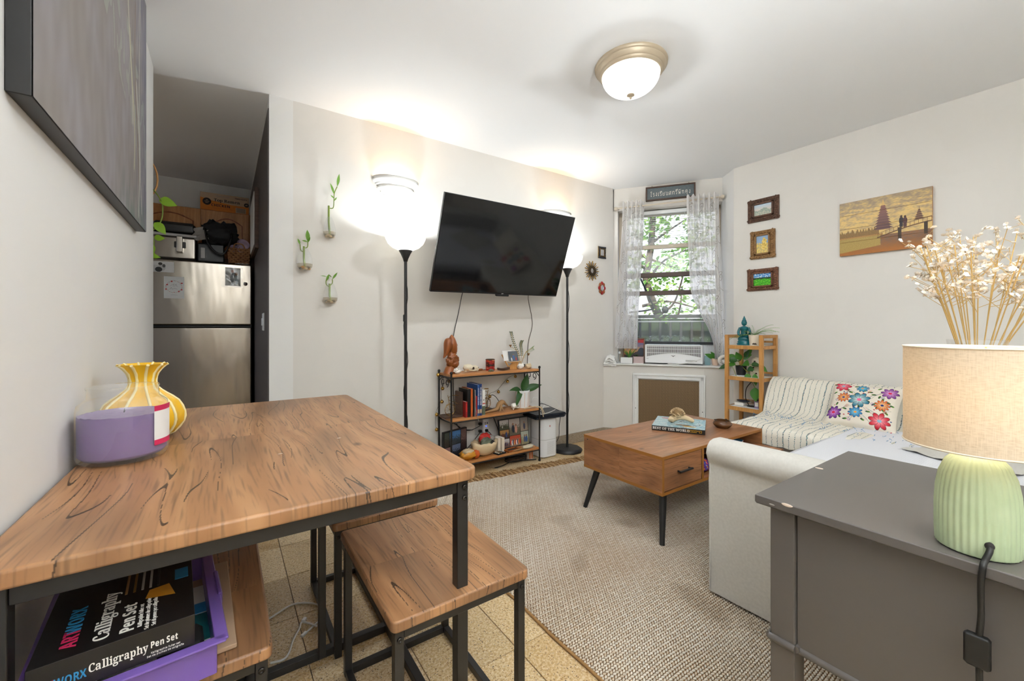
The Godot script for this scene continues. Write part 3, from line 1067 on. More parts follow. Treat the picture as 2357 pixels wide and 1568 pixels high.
# ---------------------------------------------------------------- kitchen seen through the opening
func make_kitchen():
	var wk = struct("wall_kitchen")
	put(MB.new().box(Vector3(0.285, 1.26, -3.995), Vector3(0.13, 2.53, 2.148)), "side_plaster", M.wall_white, wk)
	put(MB.new().box(Vector3(-0.7, 1.26, -5.13), Vector3(2.1, 2.53, 0.12)), "back_plaster", M.wall_white, wk)
	for e in [[0.5, 1.0, -4.0, 2.3], [2.26, 0.54, -4.0, 2.3], [1.495, 1.01, -4.925, 0.45], [1.495, 1.01, -3.075, 0.45]]:
		put(MB.new().box(Vector3(-1.72, e[0], e[2]), Vector3(0.12, e[1], e[3])), "side_plaster", M.wall_white, wk)
	var kw = struct("added_window_2")  # added window, out of view, lets in sky light to brighten the kitchen
	for e in [[1.02, -4.0, 0.04, 1.4], [1.97, -4.0, 0.04, 1.4], [1.495, -4.68, 0.95, 0.04], [1.495, -3.32, 0.95, 0.04]]:
		put(MB.new().box(Vector3(-1.72, e[0], e[1]), Vector3(0.08, e[2], e[3]), 0.003), "frame", M.white_paint, kw)
	put(MB.new().box(Vector3(-1.72, 1.495, -4.0), Vector3(0.004, 0.93, 1.34)), "pane", M.pane, kw)
	put(MB.new().box(Vector3(-1.07, 1.26, -2.90), Vector3(1.22, 2.53, 0.12)), "front_plaster", M.wall_white, wk)
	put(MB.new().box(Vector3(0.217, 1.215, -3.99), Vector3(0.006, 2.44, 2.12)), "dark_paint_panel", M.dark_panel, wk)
	var sw = thing("light_switch", "white light switch plate on the dark kitchen wall edge", "switch", Vector3(0.213, 1.135, -3.28))
	put(MB.new().box(Vector3.ZERO, Vector3(0.008, 0.118, 0.12), 0.003), "plate", M.white_plastic, sw)
	put(MB.new().box(Vector3(-0.007, 0.0, 0), Vector3(0.008, 0.05, 0.03), 0.002), "rocker", M.white_plastic, sw)
	var kp = thing("kitchen_picture", "deep black framed picture on the kitchen side wall", "picture", Vector3(0.213, 1.945, -4.06))
	put(MB.new().box(Vector3(-0.012, 0, 0), Vector3(0.03, 0.47, 0.62), 0.004), "frame", M.dark_wood, kp)
	put(MB.new().box(Vector3(-0.029, 0, 0), Vector3(0.004, 0.41, 0.56)), "print", M.paper, kp)

	# refrigerator
	var f = thing("refrigerator", "stainless steel refrigerator with freezer on top in the kitchen", "refrigerator", Vector3(-0.18, 0, -4.30))
	put(MB.new().box(Vector3(0, 0.83, -0.40), Vector3(0.745, 1.63, 0.68), 0.006), "body", M.grey_plastic, f)
	put(MB.new().box(Vector3(0, 1.38, -0.028), Vector3(0.75, 0.53, 0.056), 0.014), "freezer_door", M.steel, f)
	put(MB.new().box(Vector3(0, 0.575, -0.028), Vector3(0.75, 1.05, 0.056), 0.014), "door", M.steel, f)
	put(MB.new().box(Vector3(0, 1.107, -0.045), Vector3(0.74, 0.02, 0.03)), "gap_seal", M.black_plastic, f)
	put(MB.new().box(Vector3(0, 0.02, -0.06), Vector3(0.73, 0.04, 0.03)), "kick_plate", M.black_plastic, f)
	put(MB.new().box(Vector3(0.30, 1.655, -0.06), Vector3(0.1, 0.012, 0.05), 0.003), "hinge_cover", M.grey_plastic, f)

	# papers held on the refrigerator
	var z = -4.2985
	var wp = Paint.new(192, 256, rgb(238, 236, 232))
	for k in 46:
		var a = TAU * k / 46.0
		var px = 96 + cos(a) * 76 + rng.randf_range(-6, 6)
		var py = 118 + sin(a) * 66 + rng.randf_range(-6, 6)
		wp.oval(px, py, rng.randf_range(2, 5), rng.randf_range(1.5, 3), [rgb(196, 60, 50), rgb(196, 140, 90), rgb(110, 120, 110), rgb(170, 110, 110)][k % 4], a)
	for e in [[72, 56], [168, 74], [20, 150], [140, 172], [30, 96], [166, 150]]: wp.oval(e[0], e[1], 9, 8, rgb(192, 40, 36))
	for e in [[60, 108, 96, 84, 86, 118], [100, 116, 112, 86, 124, 116], [54, 152, 70, 126, 78, 150], [80, 150, 100, 136, 126, 148], [64, 216, 96, 213, 128, 216]]:
		wp.line([Vector2(e[0], e[1]), Vector2(e[2], e[3]), Vector2(e[4], e[5])], 1.6, rgb(90, 86, 84))
	var c1 = put(MB.new().box(Vector3.ZERO, Vector3(0.128, 0.175, 0.001)), "wreath_card", print_mat("wreath_print", wp), null, Vector3(-0.338, 1.418, z))
	tag(c1, "white card with a red flower wreath stuck on the refrigerator", "card")
	var bp = Paint.new(160, 112, rgb(232, 230, 228))
	bp.rect(0, 40, 70, 112, rgb(214, 212, 210))
	bp.oval(84, 64, 22, 34, rgb(200, 198, 196))
	bp.oval(74, 24, 13, 15, rgb(60, 56, 54))
	bp.oval(64, 84, 22, 26, rgb(46, 44, 44))
	bp.oval(96, 44, 10, 18, rgb(90, 88, 86))
	var c2 = put(MB.new().box(Vector3.ZERO, Vector3(0.16, 0.084, 0.001)), "photo_print", print_mat("couple_print", bp), null, Vector3(-0.418, 1.579, z))
	tag(c2, "black and white photo print stuck on the refrigerator's upper corner", "photo")
	var sp = Paint.new(128, 160, rgb(176, 172, 164))
	sp.oval(62, 96, 20, 48, rgb(44, 52, 56))
	sp.oval(60, 30, 12, 15, rgb(186, 140, 116))
	sp.oval(94, 104, 16, 40, rgb(120, 132, 138))
	sp.oval(92, 52, 11, 14, rgb(160, 112, 84))
	sp.oval(68, 72, 5, 24, rgb(216, 220, 226))
	var c3 = thing("bagged_photo", "small photo of two people in a clear plastic sleeve on the freezer door", "photo", Vector3(0.049, 1.527, z))
	put(MB.new().box(Vector3(0.006, 0.004, 0), Vector3(0.11, 0.155, 0.001)), "print", print_mat("pair_print", sp), c3)
	var sl = MB.new()
	var rows = []
	for i in 9:
		var row = PackedVector3Array()
		for j in 9: row.append(Vector3(-0.077 + j * 0.0193, -0.087 + i * 0.0218, 0.003 + 0.004 * nz.get_noise_2d(i * 0.9, j * 1.1)))
		rows.append(row)
	put(sl.grid(rows), "sleeve", M.clear_glass, c3)
	var mg = put(MB.new().lathe([Vector2(0.0, -0.004), Vector2(0.014, -0.004), Vector2(0.016, 0.0), Vector2(0.011, 0.006), Vector2(0.0, 0.008)], 18), "round_magnet", M.chrome, null, Vector3(0.145, 1.475, z + 0.003))
	mg.rotation.x = PI / 2
	tag(mg, "small round silver magnet on the freezer door beside the sleeved photo", "magnet")

	# wall cabinets over the refrigerator
	var cab = thing("wall_cabinet", "honey oak wall cabinet with two arched doors above the refrigerator", "cabinet", Vector3(0, 0, -4.77))
	put(MB.new().box(Vector3(-0.22, 1.965, -0.13), Vector3(0.84, 0.44, 0.28), 0.003), "body", M.oak, cab)
	for e in [[-0.40, 0.44], [0.02, 0.345]]:
		var d = MB.new()
		var hw: float = e[1] / 2
		d.box(Vector3(e[0], 1.965, 0.02), Vector3(e[1] - 0.006, 0.43, 0.02), 0.004)
		var dr = put(d, "door", M.oak, cab)
		var pl = PackedVector2Array([Vector2(e[0] - hw + 0.06, 1.80), Vector2(e[0] + hw - 0.06, 1.80)])
		for k in 11:
			var s = k / 10.0
			pl.append(Vector2(e[0] + lerpf(hw - 0.06, -hw + 0.06, s), 2.06 + 0.055 * sin(PI * s)))
		put(MB.new().prism(pl, 0.026, 0.036), "raised_panel", M.oak, dr)
		var rim = []
		for p in pl: rim.append(Vector3(p.x, p.y, 0.033))
		rim.append(rim[0])
		put(MB.new().tube(rim, 0.006, 6, false), "panel_moulding", M.carved_wood, dr)

	var rb = thing("ramen_carton", "orange and tan noodle carton lying on top of the oak cabinet", "carton", Vector3(0, 2.187, -4.80))
	put(MB.new().box(Vector3(0, 0.085, -0.10), Vector3(0.38, 0.168, 0.2), 0.001), "carton", M.card_tan, rb)
	put(MB.new().prism(PackedVector2Array([Vector2(-0.19, 0.002), Vector2(0.19, 0.002), Vector2(0.19, 0.075), Vector2(0.05, 0.078), Vector2(-0.08, 0.095), Vector2(-0.19, 0.12)]), 0.0, 0.0015), "orange_print", M.card_orange, rb)
	var fz = Transform3D(Basis(), Vector3(0.0, 0.108, 0.0008))
	text("Top Ramen", 0.036, M.ink, rb, Transform3D(Basis(), Vector3(0.015, 0.107, 0.0016)), "lettering", true, true)
	text("CHICKEN", 0.034, M.ink, rb, Transform3D(Basis(), Vector3(-0.035, 0.058, 0.0022)))
	text("70662-02413", 0.017, M.ink, rb, Transform3D(Basis(), Vector3(0.125, 0.146, 0.0012)))
	text("082424  US  E922", 0.014, M.book_grey, rb, Transform3D(Basis(), Vector3(-0.02, 0.146, 0.0012)), "lettering", false)
	text("WITH NATURAL AND ARTIFICIAL FLAVORS", 0.0085, M.book_red, rb, Transform3D(Basis(), Vector3(-0.02, 0.032, 0.0022)), "lettering", false)
	var seal = MB.new()
	seal.x = Transform3D(Basis(Vector3.RIGHT, PI / 2), Vector3(-0.14, 0.085, 0.001))
	seal.lathe([Vector2(0, 0), Vector2(0.033, 0), Vector2(0.033, 0.002), Vector2(0, 0.002)], 20)
	put(seal, "seal", M.ink, rb)
	text("NO\nADDED\nMSG", 0.011, M.card_tan, rb, Transform3D(Basis(), Vector3(-0.14, 0.085, 0.004)))
	var s48 = MB.new()
	s48.x = Transform3D(Basis(Vector3.RIGHT, PI / 2), Vector3(0.17, 0.095, 0.001))
	s48.lathe([Vector2(0, 0), Vector2(0.02, 0), Vector2(0.02, 0.002), Vector2(0, 0.002)], 16)
	put(s48, "seal", M.ink, rb)
	text("48", 0.018, M.card_tan, rb, Transform3D(Basis(), Vector3(0.17, 0.095, 0.004)))
	var bar = MB.new()
	bar.box(Vector3(0.125, 0.035, 0.002), Vector3(0.084, 0.05, 0.001))
	put(bar, "barcode_patch", M.card_tan, rb)
	var bc = MB.new()
	for k in 16: bc.box(Vector3(0.093 + k * 0.0043, 0.036, 0.003), Vector3(0.0012 + 0.0014 * float(k % 3 == 0), 0.042, 0.0006))
	put(bc, "barcode", M.ink, rb)

	# things standing on the refrigerator
	var af = thing("air_fryer", "stainless and black air fryer on top of the refrigerator", "air fryer", Vector3(-0.345, 1.65, -4.47))
	put(MB.new().box(Vector3(0, 0.10, -0.02), Vector3(0.30, 0.19, 0.26), 0.02), "basket_drawer", M.steel, af)
	put(MB.new().box(Vector3(0, 0.205, -0.02), Vector3(0.30, 0.024, 0.26), 0.006), "band", M.grey_plastic, af)
	put(MB.new().box(Vector3(0, 0.265, -0.02), Vector3(0.295, 0.10, 0.25), 0.03), "control_top", M.black_gloss, af)
	put(MB.new().box(Vector3(0.04, 0.125, 0.14), Vector3(0.042, 0.13, 0.05), 0.006), "handle", M.steel, af)
	put(MB.new().box(Vector3(0.04, 0.125, 0.117), Vector3(0.075, 0.05, 0.01), 0.004), "handle_mount", M.black_plastic, af)
	var bx = thing("black_appliance", "dark box shaped appliance under the bag on the refrigerator", "appliance", Vector3(-0.10, 1.65, -4.48))
	put(MB.new().box(Vector3(0, 0.08, 0), Vector3(0.19, 0.16, 0.22), 0.012), "housing", M.black_plastic, bx)
	put(MB.new().box(Vector3(-0.055, 0.075, 0.111), Vector3(0.03, 0.09, 0.006), 0.003), "door_handle", M.grey_plastic, bx)
	var bag = thing("tote_bag", "crumpled black tote bag heaped on the refrigerator", "bag", Vector3(-0.07, 1.815, -4.44))
	var br = []
	for i in 15:
		var th = PI * i / 14
		var row = PackedVector3Array()
		for j in 22:
			var a = TAU * j / 22
			var d = Vector3(sin(th) * cos(a), -cos(th), sin(th) * sin(a))
			var k = 1.0 + 0.34 * nz.get_noise_3dv(d * 1.9) + 0.14 * nz.get_noise_3dv(d * 5.0)
			row.append(Vector3(0.03, 0.085, 0) + Vector3(d.x * 0.135, maxf(d.y, -0.75) * 0.115, d.z * 0.10) * k)
		br.append(row)
	put(MB.new().grid(br, true), "bag_body", M.black_cloth, bag)
	put(MB.new().tube(smooth([Vector3(-0.07, 0.12, 0.06), Vector3(-0.05, 0.0, 0.12), Vector3(0.0, -0.08, 0.13), Vector3(0.06, -0.09, 0.13), Vector3(0.10, 0.0, 0.11), Vector3(0.12, 0.10, 0.06)], 5), 0.009, 6), "strap", M.black_gloss, bag)
	var fl = MB.new()
	var fr = []
	for i in 6:
		var row = PackedVector3Array()
		for j in 6: row.append(Vector3(-0.16 + i * 0.026, 0.11 - j * 0.022 + i * 0.008, 0.06 + 0.02 * nz.get_noise_2d(i * 0.7, j * 0.8)))
		fr.append(row)
	put(fl.grid(fr), "grey_lining", M.book_grey, bag)
	var ba = thing("wicker_basket", "small woven wicker basket on the refrigerator's corner", "basket", Vector3(0.103, 1.652, -4.40))
	var bw = MB.new()
	bw.box(Vector3(0, 0.065, 0), Vector3(0.15, 0.125, 0.12), 0.006)
	put(bw, "shell", M.wicker_dark, ba)
	var wv = MB.new()
	for i in 8:
		var hw = 0.072 + 0.012 * i / 8.0
		for j in 9:
			wv.x = Transform3D(Basis(Vector3(0, 0, 1), 0.5 if (i + j) % 2 else -0.5), Vector3(lerpf(-hw, hw, (j + 0.5) / 9.0), 0.01 + i * 0.0168, 0.064))
			wv.ball(Vector3.ZERO, Vector3(0.0125, 0.0075, 0.006), 8, 6)
		for j in 6:
			wv.x = Transform3D(Basis(Vector3(1, 0, 0), 0.5 if (i + j) % 2 else -0.5), Vector3(-hw - 0.002, 0.01 + i * 0.0168, lerpf(-0.05, 0.055, (j + 0.5) / 6.0)))
			wv.ball(Vector3.ZERO, Vector3(0.006, 0.0075, 0.0125), 8, 6)
	tag(put(wv, "weave", M.wicker, ba), "", "", "", "stuff")
	put(MB.new().tube(smooth([Vector3(-0.045, 0.13, 0.06), Vector3(-0.03, 0.17, 0.06), Vector3(0.02, 0.17, 0.06), Vector3(0.04, 0.13, 0.06)], 5), 0.006, 6), "handle", M.wicker, ba)
	for e in [[Vector3(0.02, 0.165, 0.01), 0.05, "tallest"], [Vector3(-0.045, 0.125, 0.03), 0.034, "lower"], [Vector3(0.005, 0.12, 0.045), 0.028, "smallest"]]:
		var cp = thing("plastic_cup", "clear lilac plastic cup lying in the wicker basket, the %s of three" % e[2], "cup", ba.position + e[0], 0.0, "plastic cups in the basket")
		cp.rotation = Vector3(1.2, 0.3, 0)
		var r: float = e[1]
		put(MB.new().lathe([Vector2(r * 0.6, -r * 1.2), Vector2(r * 0.9, r * 0.5), Vector2(r, r * 0.7), Vector2(r * 0.93, r * 0.7), Vector2(r * 0.8, 0.0), Vector2(0.0, -r * 0.2)], 20), "cup_wall", M.plastic_cup, cp)

	# trailing pothos that hangs just behind the wall end
	var po = thing("hanging_pothos", "trailing pothos vine in a hanging hoop behind the wall end by the kitchen", "plant", Vector3(-0.33, 0, -3.10))
	var hoop = []
	for k in 25: hoop.append(Vector3(-0.085 + 0.098 * cos(TAU * k / 24), 1.94 + 0.14 * sin(TAU * k / 24), 0.0))
	put(MB.new().tube(hoop, 0.005, 6, false), "hoop", M.bamboo, po)
	put(MB.new().tube([Vector3(-0.085, 2.08, 0), Vector3(-0.085, 2.517, 0)], 0.0015, 5), "hanging_cord", M.jute, po)
	put(MB.new().tube(smooth([Vector3(-0.02, 1.90, 0), Vector3(0.03, 1.82, 0.01), Vector3(0.035, 1.74, 0.01), Vector3(0.02, 1.68, 0.02), Vector3(-0.02, 1.62, 0.02), Vector3(0.0, 1.58, 0.02), Vector3(-0.02, 1.5, 0.02)], 6), 0.0035, 6), "vine", M.stalk, po)
	for e in [[Vector3(0.02, 1.82, 0.01), Vector3(1, 0.05, 0.1), 0.085, 0.062], [Vector3(0.0, 1.69, 0.02), Vector3(0.6, -0.5, 0.2), 0.085, 0.05], [Vector3(0.0, 1.6, 0.02), Vector3(0.9, 0.35, 0.2), 0.05, 0.04], [Vector3(-0.02, 1.57, 0.02), Vector3(0.3, -1, 0.2), 0.07, 0.04], [Vector3(-0.03, 1.52, 0.02), Vector3(0.8, -0.3, 0.2), 0.055, 0.035], [Vector3(-0.02, 1.50, 0.02), Vector3(1, 0.15, 0.1), 0.05, 0.03]]:
		put(MB.new().leaf(e[0], e[1], Vector3(0, 0.35, 1), e[2], e[3], 0.5, 0.15), "leaf", M.leaf_lime, po)

# ---------------------------------------------------------------- the lamps of the room
func bulb_light(parent: Node3D, at: Vector3, r: float, e: float, c: Color, glow: float, key: String):
	var m = mat(key, c, 0.5)
	m.emission_enabled = true
	m.emission = c
	m.emission_energy_multiplier = glow
	put(MB.new().ball(at, Vector3(r, r * 1.15, r), 16, 10), "bulb", m, parent)
	var l = OmniLight3D.new()
	l.name = "bulb_light"
	l.light_color = c
	l.light_energy = e
	l.light_size = r * 0.9
	l.omni_range = 9.0
	l.omni_attenuation = 2.0
	l.shadow_enabled = true
	l.position = at
	parent.add_child(l, true)

func make_lights():
	var warm = Color(1.0, 0.86, 0.68)
	var white = Color(0.955, 0.985, 1.0)
	# ceiling dome
	var d = thing("ceiling_light", "round frosted glass dome light with beige metal rim on the ceiling", "ceiling light", Vector3(1.807, CEIL, -1.489))
	put(MB.new().lathe([[Vector2(0.150, -0.056), Vector2(0.156, -0.058), Vector2(0.163, -0.050), Vector2(0.166, -0.043)], [Vector2(0.166, -0.043), Vector2(0.172, -0.040), Vector2(0.180, -0.026), Vector2(0.182, -0.020)], [Vector2(0.182, -0.020), Vector2(0.189, -0.016), Vector2(0.191, -0.006), Vector2(0.188, 0.0)]], 48), "rim", M.pewter, d)
	var gm = mat("dome_glass", rgb(250, 248, 245), 0.3)
	gm.emission_enabled = true
	gm.emission = white
	gm.emission_energy_multiplier = 0.75
	var prof = []
	for k in 13:
		var a = PI / 2 * k / 12
		prof.append(Vector2(0.152 * sin(a), -0.056 - 0.105 * cos(a)))
	put(MB.new().lathe(prof, 48), "glass_dome", gm, d)
	put(MB.new().lathe([Vector2(0, -0.185), Vector2(0.005, -0.182), Vector2(0.006, -0.176), Vector2(0.004, -0.172), Vector2(0.012, -0.168), Vector2(0.020, -0.164), Vector2(0.019, -0.158)], 20), "finial", M.pewter, d)
	var l = OmniLight3D.new()
	l.name = "dome_light"
	l.light_color = white
	l.light_energy = E_DOME
	l.light_size = 0.05
	l.omni_range = 9.0
	l.omni_attenuation = 2.0
	l.shadow_enabled = true
	l.position = Vector3(0, -0.062, 0)
	d.add_child(l, true)

	# two torch lamps, two plaster sconces; unseen third lamp lights from behind the camera
	for e in [[1.012, -2.745, "beside the television", "above the torch lamp near the hanging bud vases"], [2.508, -2.770, "behind the air purifier", "partly hidden behind the television"], [0.5, 0.75, "unseen behind the camera, lighting room and kitchen", ""]]:
		var t = thing("torchiere_lamp", "black pole floor lamp with white glass bowl %s" % e[2], "floor lamp", Vector3(e[0], 0, e[1]), 0.0, "torchiere floor lamps")
		put(MB.new().lathe([[Vector2(0.0, 0.0), Vector2(0.134, 0.0)], [Vector2(0.134, 0.0), Vector2(0.137, 0.006), Vector2(0.130, 0.022), Vector2(0.118, 0.030)], [Vector2(0.118, 0.030), Vector2(0.0, 0.034)]], 10), "base", M.black_plastic, t)
		put(MB.new().tube([Vector3(0, 0.03, 0), Vector3(0, 0.7, 0), Vector3(0, 1.55, 0)], 0.0105, 12), "pole", M.black_metal, t)
		put(MB.new().lathe([Vector2(0.0, 1.545), Vector2(0.013, 1.546), Vector2(0.018, 1.565), Vector2(0.034, 1.600), Vector2(0.046, 1.620), Vector2(0.040, 1.621), Vector2(0.0, 1.60)], 28), "shade_holder", M.black_metal, t)
		put(MB.new().lathe([Vector2(0.030, 1.619), Vector2(0.047, 1.622), Vector2(0.090, 1.642), Vector2(0.118, 1.668), Vector2(0.132, 1.698), Vector2(0.138, 1.727), Vector2(0.1355, 1.727), Vector2(0.129, 1.699), Vector2(0.115, 1.670), Vector2(0.088, 1.646), Vector2(0.046, 1.627), Vector2(0.0, 1.624)], 40), "glass_bowl", M.milk_glass, t)
		bulb_light(t, Vector3(0, 1.682, 0), 0.026, E_UNSEEN if e[1] > 0.0 else E_TORCH, white, 6.0, "torch_bulb")
		var cord = []
		for k in 22: cord.append(Vector3(0.013 * sin(k * 0.9) - 0.004, 1.42 - k * 0.062, 0.014 + 0.004 * cos(k * 0.7)))
		put(MB.new().tube(cord, 0.0025, 5), "cord", M.cord_black, t)
		put(MB.new().box(Vector3(-0.016, 1.16, 0.016), Vector3(0.014, 0.05, 0.014), 0.005), "cord_switch", M.cord_black, t)

		if e[1] > 0.0: continue
		var s = thing("wall_sconce", "white stepped plaster half bowl wall sconce %s" % e[3], "wall lamp", Vector3(e[0] - 0.008, 0, ZT), 0.0, "plaster wall sconces")
		var k2 = Vector2(1.0, 0.72)
		var tiers = MB.new()
		tiers.lathe([[Vector2(0.0, 1.985), Vector2(0.035, 1.988), Vector2(0.058, 1.998)], [Vector2(0.058, 1.998), Vector2(0.064, 2.004), Vector2(0.062, 2.010), Vector2(0.080, 2.018)], [Vector2(0.080, 2.018), Vector2(0.088, 2.025), Vector2(0.085, 2.031), Vector2(0.102, 2.039)], [Vector2(0.102, 2.039), Vector2(0.111, 2.047), Vector2(0.108, 2.053), Vector2(0.124, 2.062)], [Vector2(0.124, 2.062), Vector2(0.132, 2.068), Vector2(0.133, 2.074)], [Vector2(0.133, 2.074), Vector2(0.122, 2.075), Vector2(0.122, 2.090), Vector2(0.140, 2.091)], [Vector2(0.140, 2.091), Vector2(0.146, 2.096), Vector2(0.144, 2.101), Vector2(0.156, 2.107), Vector2(0.165, 2.117), Vector2(0.167, 2.124)], [Vector2(0.167, 2.124), Vector2(0.155, 2.125), Vector2(0.155, 2.142), Vector2(0.165, 2.143), Vector2(0.165, 2.146), Vector2(0.150, 2.146)], [Vector2(0.150, 2.146), Vector2(0.118, 2.075), Vector2(0.060, 2.02), Vector2(0.0, 2.01)]], 40, PI, 0.0, 0, 0.0, k2)
		put(tiers, "plaster_bowl", M.plaster, s)
		bulb_light(s, Vector3(0, 2.085, 0.055), 0.02, E_SCONCE, warm, 3.0, "sconce_bulb")

# ---------------------------------------------------------------- dining set in the foreground
func bolt(parent: Node3D, at: Vector3, nrm: Vector3):
	var b = MB.new()
	b.x = Transform3D(Basis(Quaternion(Vector3.UP, nrm)), at)
	b.lathe([[Vector2(0.0065, 0), Vector2(0.0065, 0.003)], [Vector2(0.0065, 0.003), Vector2(0.0055, 0.0045), Vector2(0.0034, 0.0048)], [Vector2(0.0034, 0.0048), Vector2(0.003, 0.002), Vector2(0, 0.002)]], 14)
	put(b, "bolt", M.bolt, parent)

func make_dining():
	var t = thing("dining_table", "brown wood grain dining table with black steel frame against the white wall", "table", Vector3(0.105, 0, -1.588))
	put(MB.new().slab(0.836, 1.366, 0.720, 0.750, 0.026, 0.006), "tabletop", M.table_wood, t)
	var lx = 0.384
	var lz = 0.648
	for sx in [-1, 1]:
		for sz in [-1, 1]:
			put(MB.new().box(Vector3(sx * lx, 0.360, sz * lz), Vector3(0.030, 0.718, 0.030), 0.002), "leg", M.black_metal, t)
			for y in [0.700, 0.672]: bolt(t, Vector3(sx * (lx + 0.004), y, sz * (lz + 0.0155 * 1.0)), Vector3(0, 0, sz))
		put(MB.new().box(Vector3(sx * lx, 0.703, 0), Vector3(0.026, 0.032, 2 * lz - 0.03), 0.002), "apron_rail", M.black_metal, t)
		put(MB.new().box(Vector3(sx * lx, 0.013, 0), Vector3(0.026, 0.026, 2 * lz - 0.03), 0.002), "floor_rail", M.black_metal, t)
	for sz in [-1, 1]: put(MB.new().box(Vector3(0, 0.703, sz * lz), Vector3(2 * lx - 0.03, 0.032, 0.026), 0.002), "apron_rail", M.black_metal, t)
	put(MB.new().box(Vector3(0, 0.013, 0.085), Vector3(2 * lx - 0.026, 0.026, 0.026), 0.002), "cross_rail", M.black_metal, t)
	put(MB.new().box(Vector3(0.158, 0.36, 0.10), Vector3(0.022, 0.70, 0.022), 0.002), "centre_post", M.black_metal, t)
	for e in [[0.02, 0.28], [0.19, 0.20], [-0.28, 0.05]]:
		put(MB.new().ball(Vector3(e[0], 0.7503, e[1]), Vector3(0.007, 0.0006, 0.004), 8, 4), "paint_fleck", M.chip, t)

	var s = thing("stool", "", "stool", Vector3.ZERO, 0.0, "stools of the dining set")
	put(MB.new().slab(0.376, 0.506, 0.424, 0.450, 0.016, 0.005), "seat", M.table_wood, s)
	for sx in [-1, 1]:
		for sz in [-1, 1]:
			put(MB.new().box(Vector3(sx * 0.168, 0.212, sz * 0.232), Vector3(0.022, 0.424, 0.022), 0.0015), "leg", M.black_metal, s)
			bolt(s, Vector3(sx * 0.168, 0.402, sz * 0.2435), Vector3(0, 0, sz))
		put(MB.new().box(Vector3(sx * 0.168, 0.412, 0), Vector3(0.02, 0.022, 0.442), 0.0015), "seat_rail", M.black_metal, s)
		put(MB.new().box(Vector3(sx * 0.168, 0.011, 0), Vector3(0.02, 0.022, 0.442), 0.0015), "floor_rail", M.black_metal, s)
	for sz in [-1, 1]:
		put(MB.new().box(Vector3(0, 0.412, sz * 0.232), Vector3(0.314, 0.022, 0.02), 0.0015), "seat_rail", M.black_metal, s)
	put(MB.new().box(Vector3(0, 0.011, -0.232), Vector3(0.314, 0.022, 0.02), 0.0015), "floor_rail", M.black_metal, s)
	s.position = Vector3(0.488, 0, -1.148)
	s.set_meta("label", "wood topped stool with black legs standing half out from under the table's open end corner")
	dup(s, Vector3(0.478, 0, -1.706), 0.0, "wood topped stool tucked behind the half pulled out stool, next to the rug")
	dup(s, Vector3(-0.107, 0, -1.228), 0.0, "wood topped stool along the wall carrying the purple bin and pen set")
	dup(s, Vector3(-0.107, 0, -1.755), 0.0, "wood topped stool along the wall behind the one with the purple bin")

	# lilac plastic bin and the boxed pen set on the stool by the wall
	var bi = thing("plastic_bin", "translucent lilac plastic bin on the stool under the table", "bin", Vector3(-0.150, 0.451, -1.125), 0.09)
	put(MB.new().box(Vector3(0, 0.002, 0), Vector3(0.24, 0.004, 0.36), 0.001), "floor", M.purple_bin, bi)
	for sx in [-1, 1]: put(MB.new().box(Vector3(sx * 0.120, 0.034, 0), Vector3(0.004, 0.066, 0.365), 0.0015), "wall", M.purple_bin, bi)
	for sz in [-1, 1]: put(MB.new().box(Vector3(0, 0.034, sz * 0.181), Vector3(0.24, 0.066, 0.004), 0.0015), "wall", M.purple_bin, bi)
	var rm = MB.new()
	for sx in [-1, 1]: rm.box(Vector3(sx * 0.128, 0.067, 0), Vector3(0.022, 0.005, 0.39), 0.002)
	for sz in [-1, 1]: rm.box(Vector3(0, 0.067, sz * 0.19), Vector3(0.27, 0.005, 0.022), 0.002)
	put(rm, "rim", M.purple_bin, bi)
	put(MB.new().box(Vector3(0.138, 0.058, -0.02), Vector3(0.010, 0.03, 0.11), 0.004), "latch", M.purple_bin, bi)
	var pz = thing("papers", "stack of pale papers and a dark pouch inside the lilac bin", "papers", Vector3(-0.150, 0.456, -1.125), 0.09)
	put(MB.new().box(Vector3(-0.01, 0.012, 0.02), Vector3(0.20, 0.022, 0.29), 0.002), "sheets", M.paper, pz)
	put(MB.new().box(Vector3(0.07, 0.035, 0.11), Vector3(0.07, 0.026, 0.07), 0.01), "pouch", M.black_cloth, pz)
	var kb = thing("kraft_pad", "kraft drawing pad with a printed cover lying between bin and stool edge", "pad", Vector3(-0.045, 0.451, -1.19), 0.04)
	put(MB.new().box(Vector3(0, 0.006, 0), Vector3(0.115, 0.010, 0.37), 0.002), "board", M.card_tan, kb)
	put(MB.new().box(Vector3(-0.012, 0.0125, 0.03), Vector3(0.085, 0.002, 0.23)), "cover_sheet", M.book_white, kb)
	put(MB.new().box(Vector3(-0.012, 0.014, 0.09), Vector3(0.083, 0.001, 0.10)), "teal_band", M.teal, kb)
	put(MB.new().box(Vector3(-0.012, 0.014, 0.015), Vector3(0.083, 0.001, 0.04)), "blue_band", M.ink_blue, kb)

	var pb = thing("pen_set_box", "black boxed calligraphy pen set resting on the lilac bin", "box", Vector3(-0.160, 0.521, -1.105), 0.075)
	var W2 = 0.206
	var D2 = 0.315
	put(MB.new().box(Vector3(0, 0.027, 0), Vector3(W2, 0.054, D2), 0.0008), "carton", M.book_black, pb)
	var fz = D2 / 2 + 0.0003
	var tall = Basis().scaled(Vector3(1.0, 1.45, 1.0))
	text("ART", 0.0125, M.ink_pink, pb, Transform3D(tall, Vector3(-0.084, 0.020, fz)))
	text("WORX", 0.0125, M.ink_blue, pb, Transform3D(tall, Vector3(-0.055, 0.020, fz)))
	text("Calligraphy", 0.0125, M.ink_white, pb, Transform3D(tall, Vector3(0.002, 0.024, fz)), "lettering", true, true)
	text("Pen Set", 0.0105, M.ink_white, pb, Transform3D(tall, Vector3(0.060, 0.026, fz)))
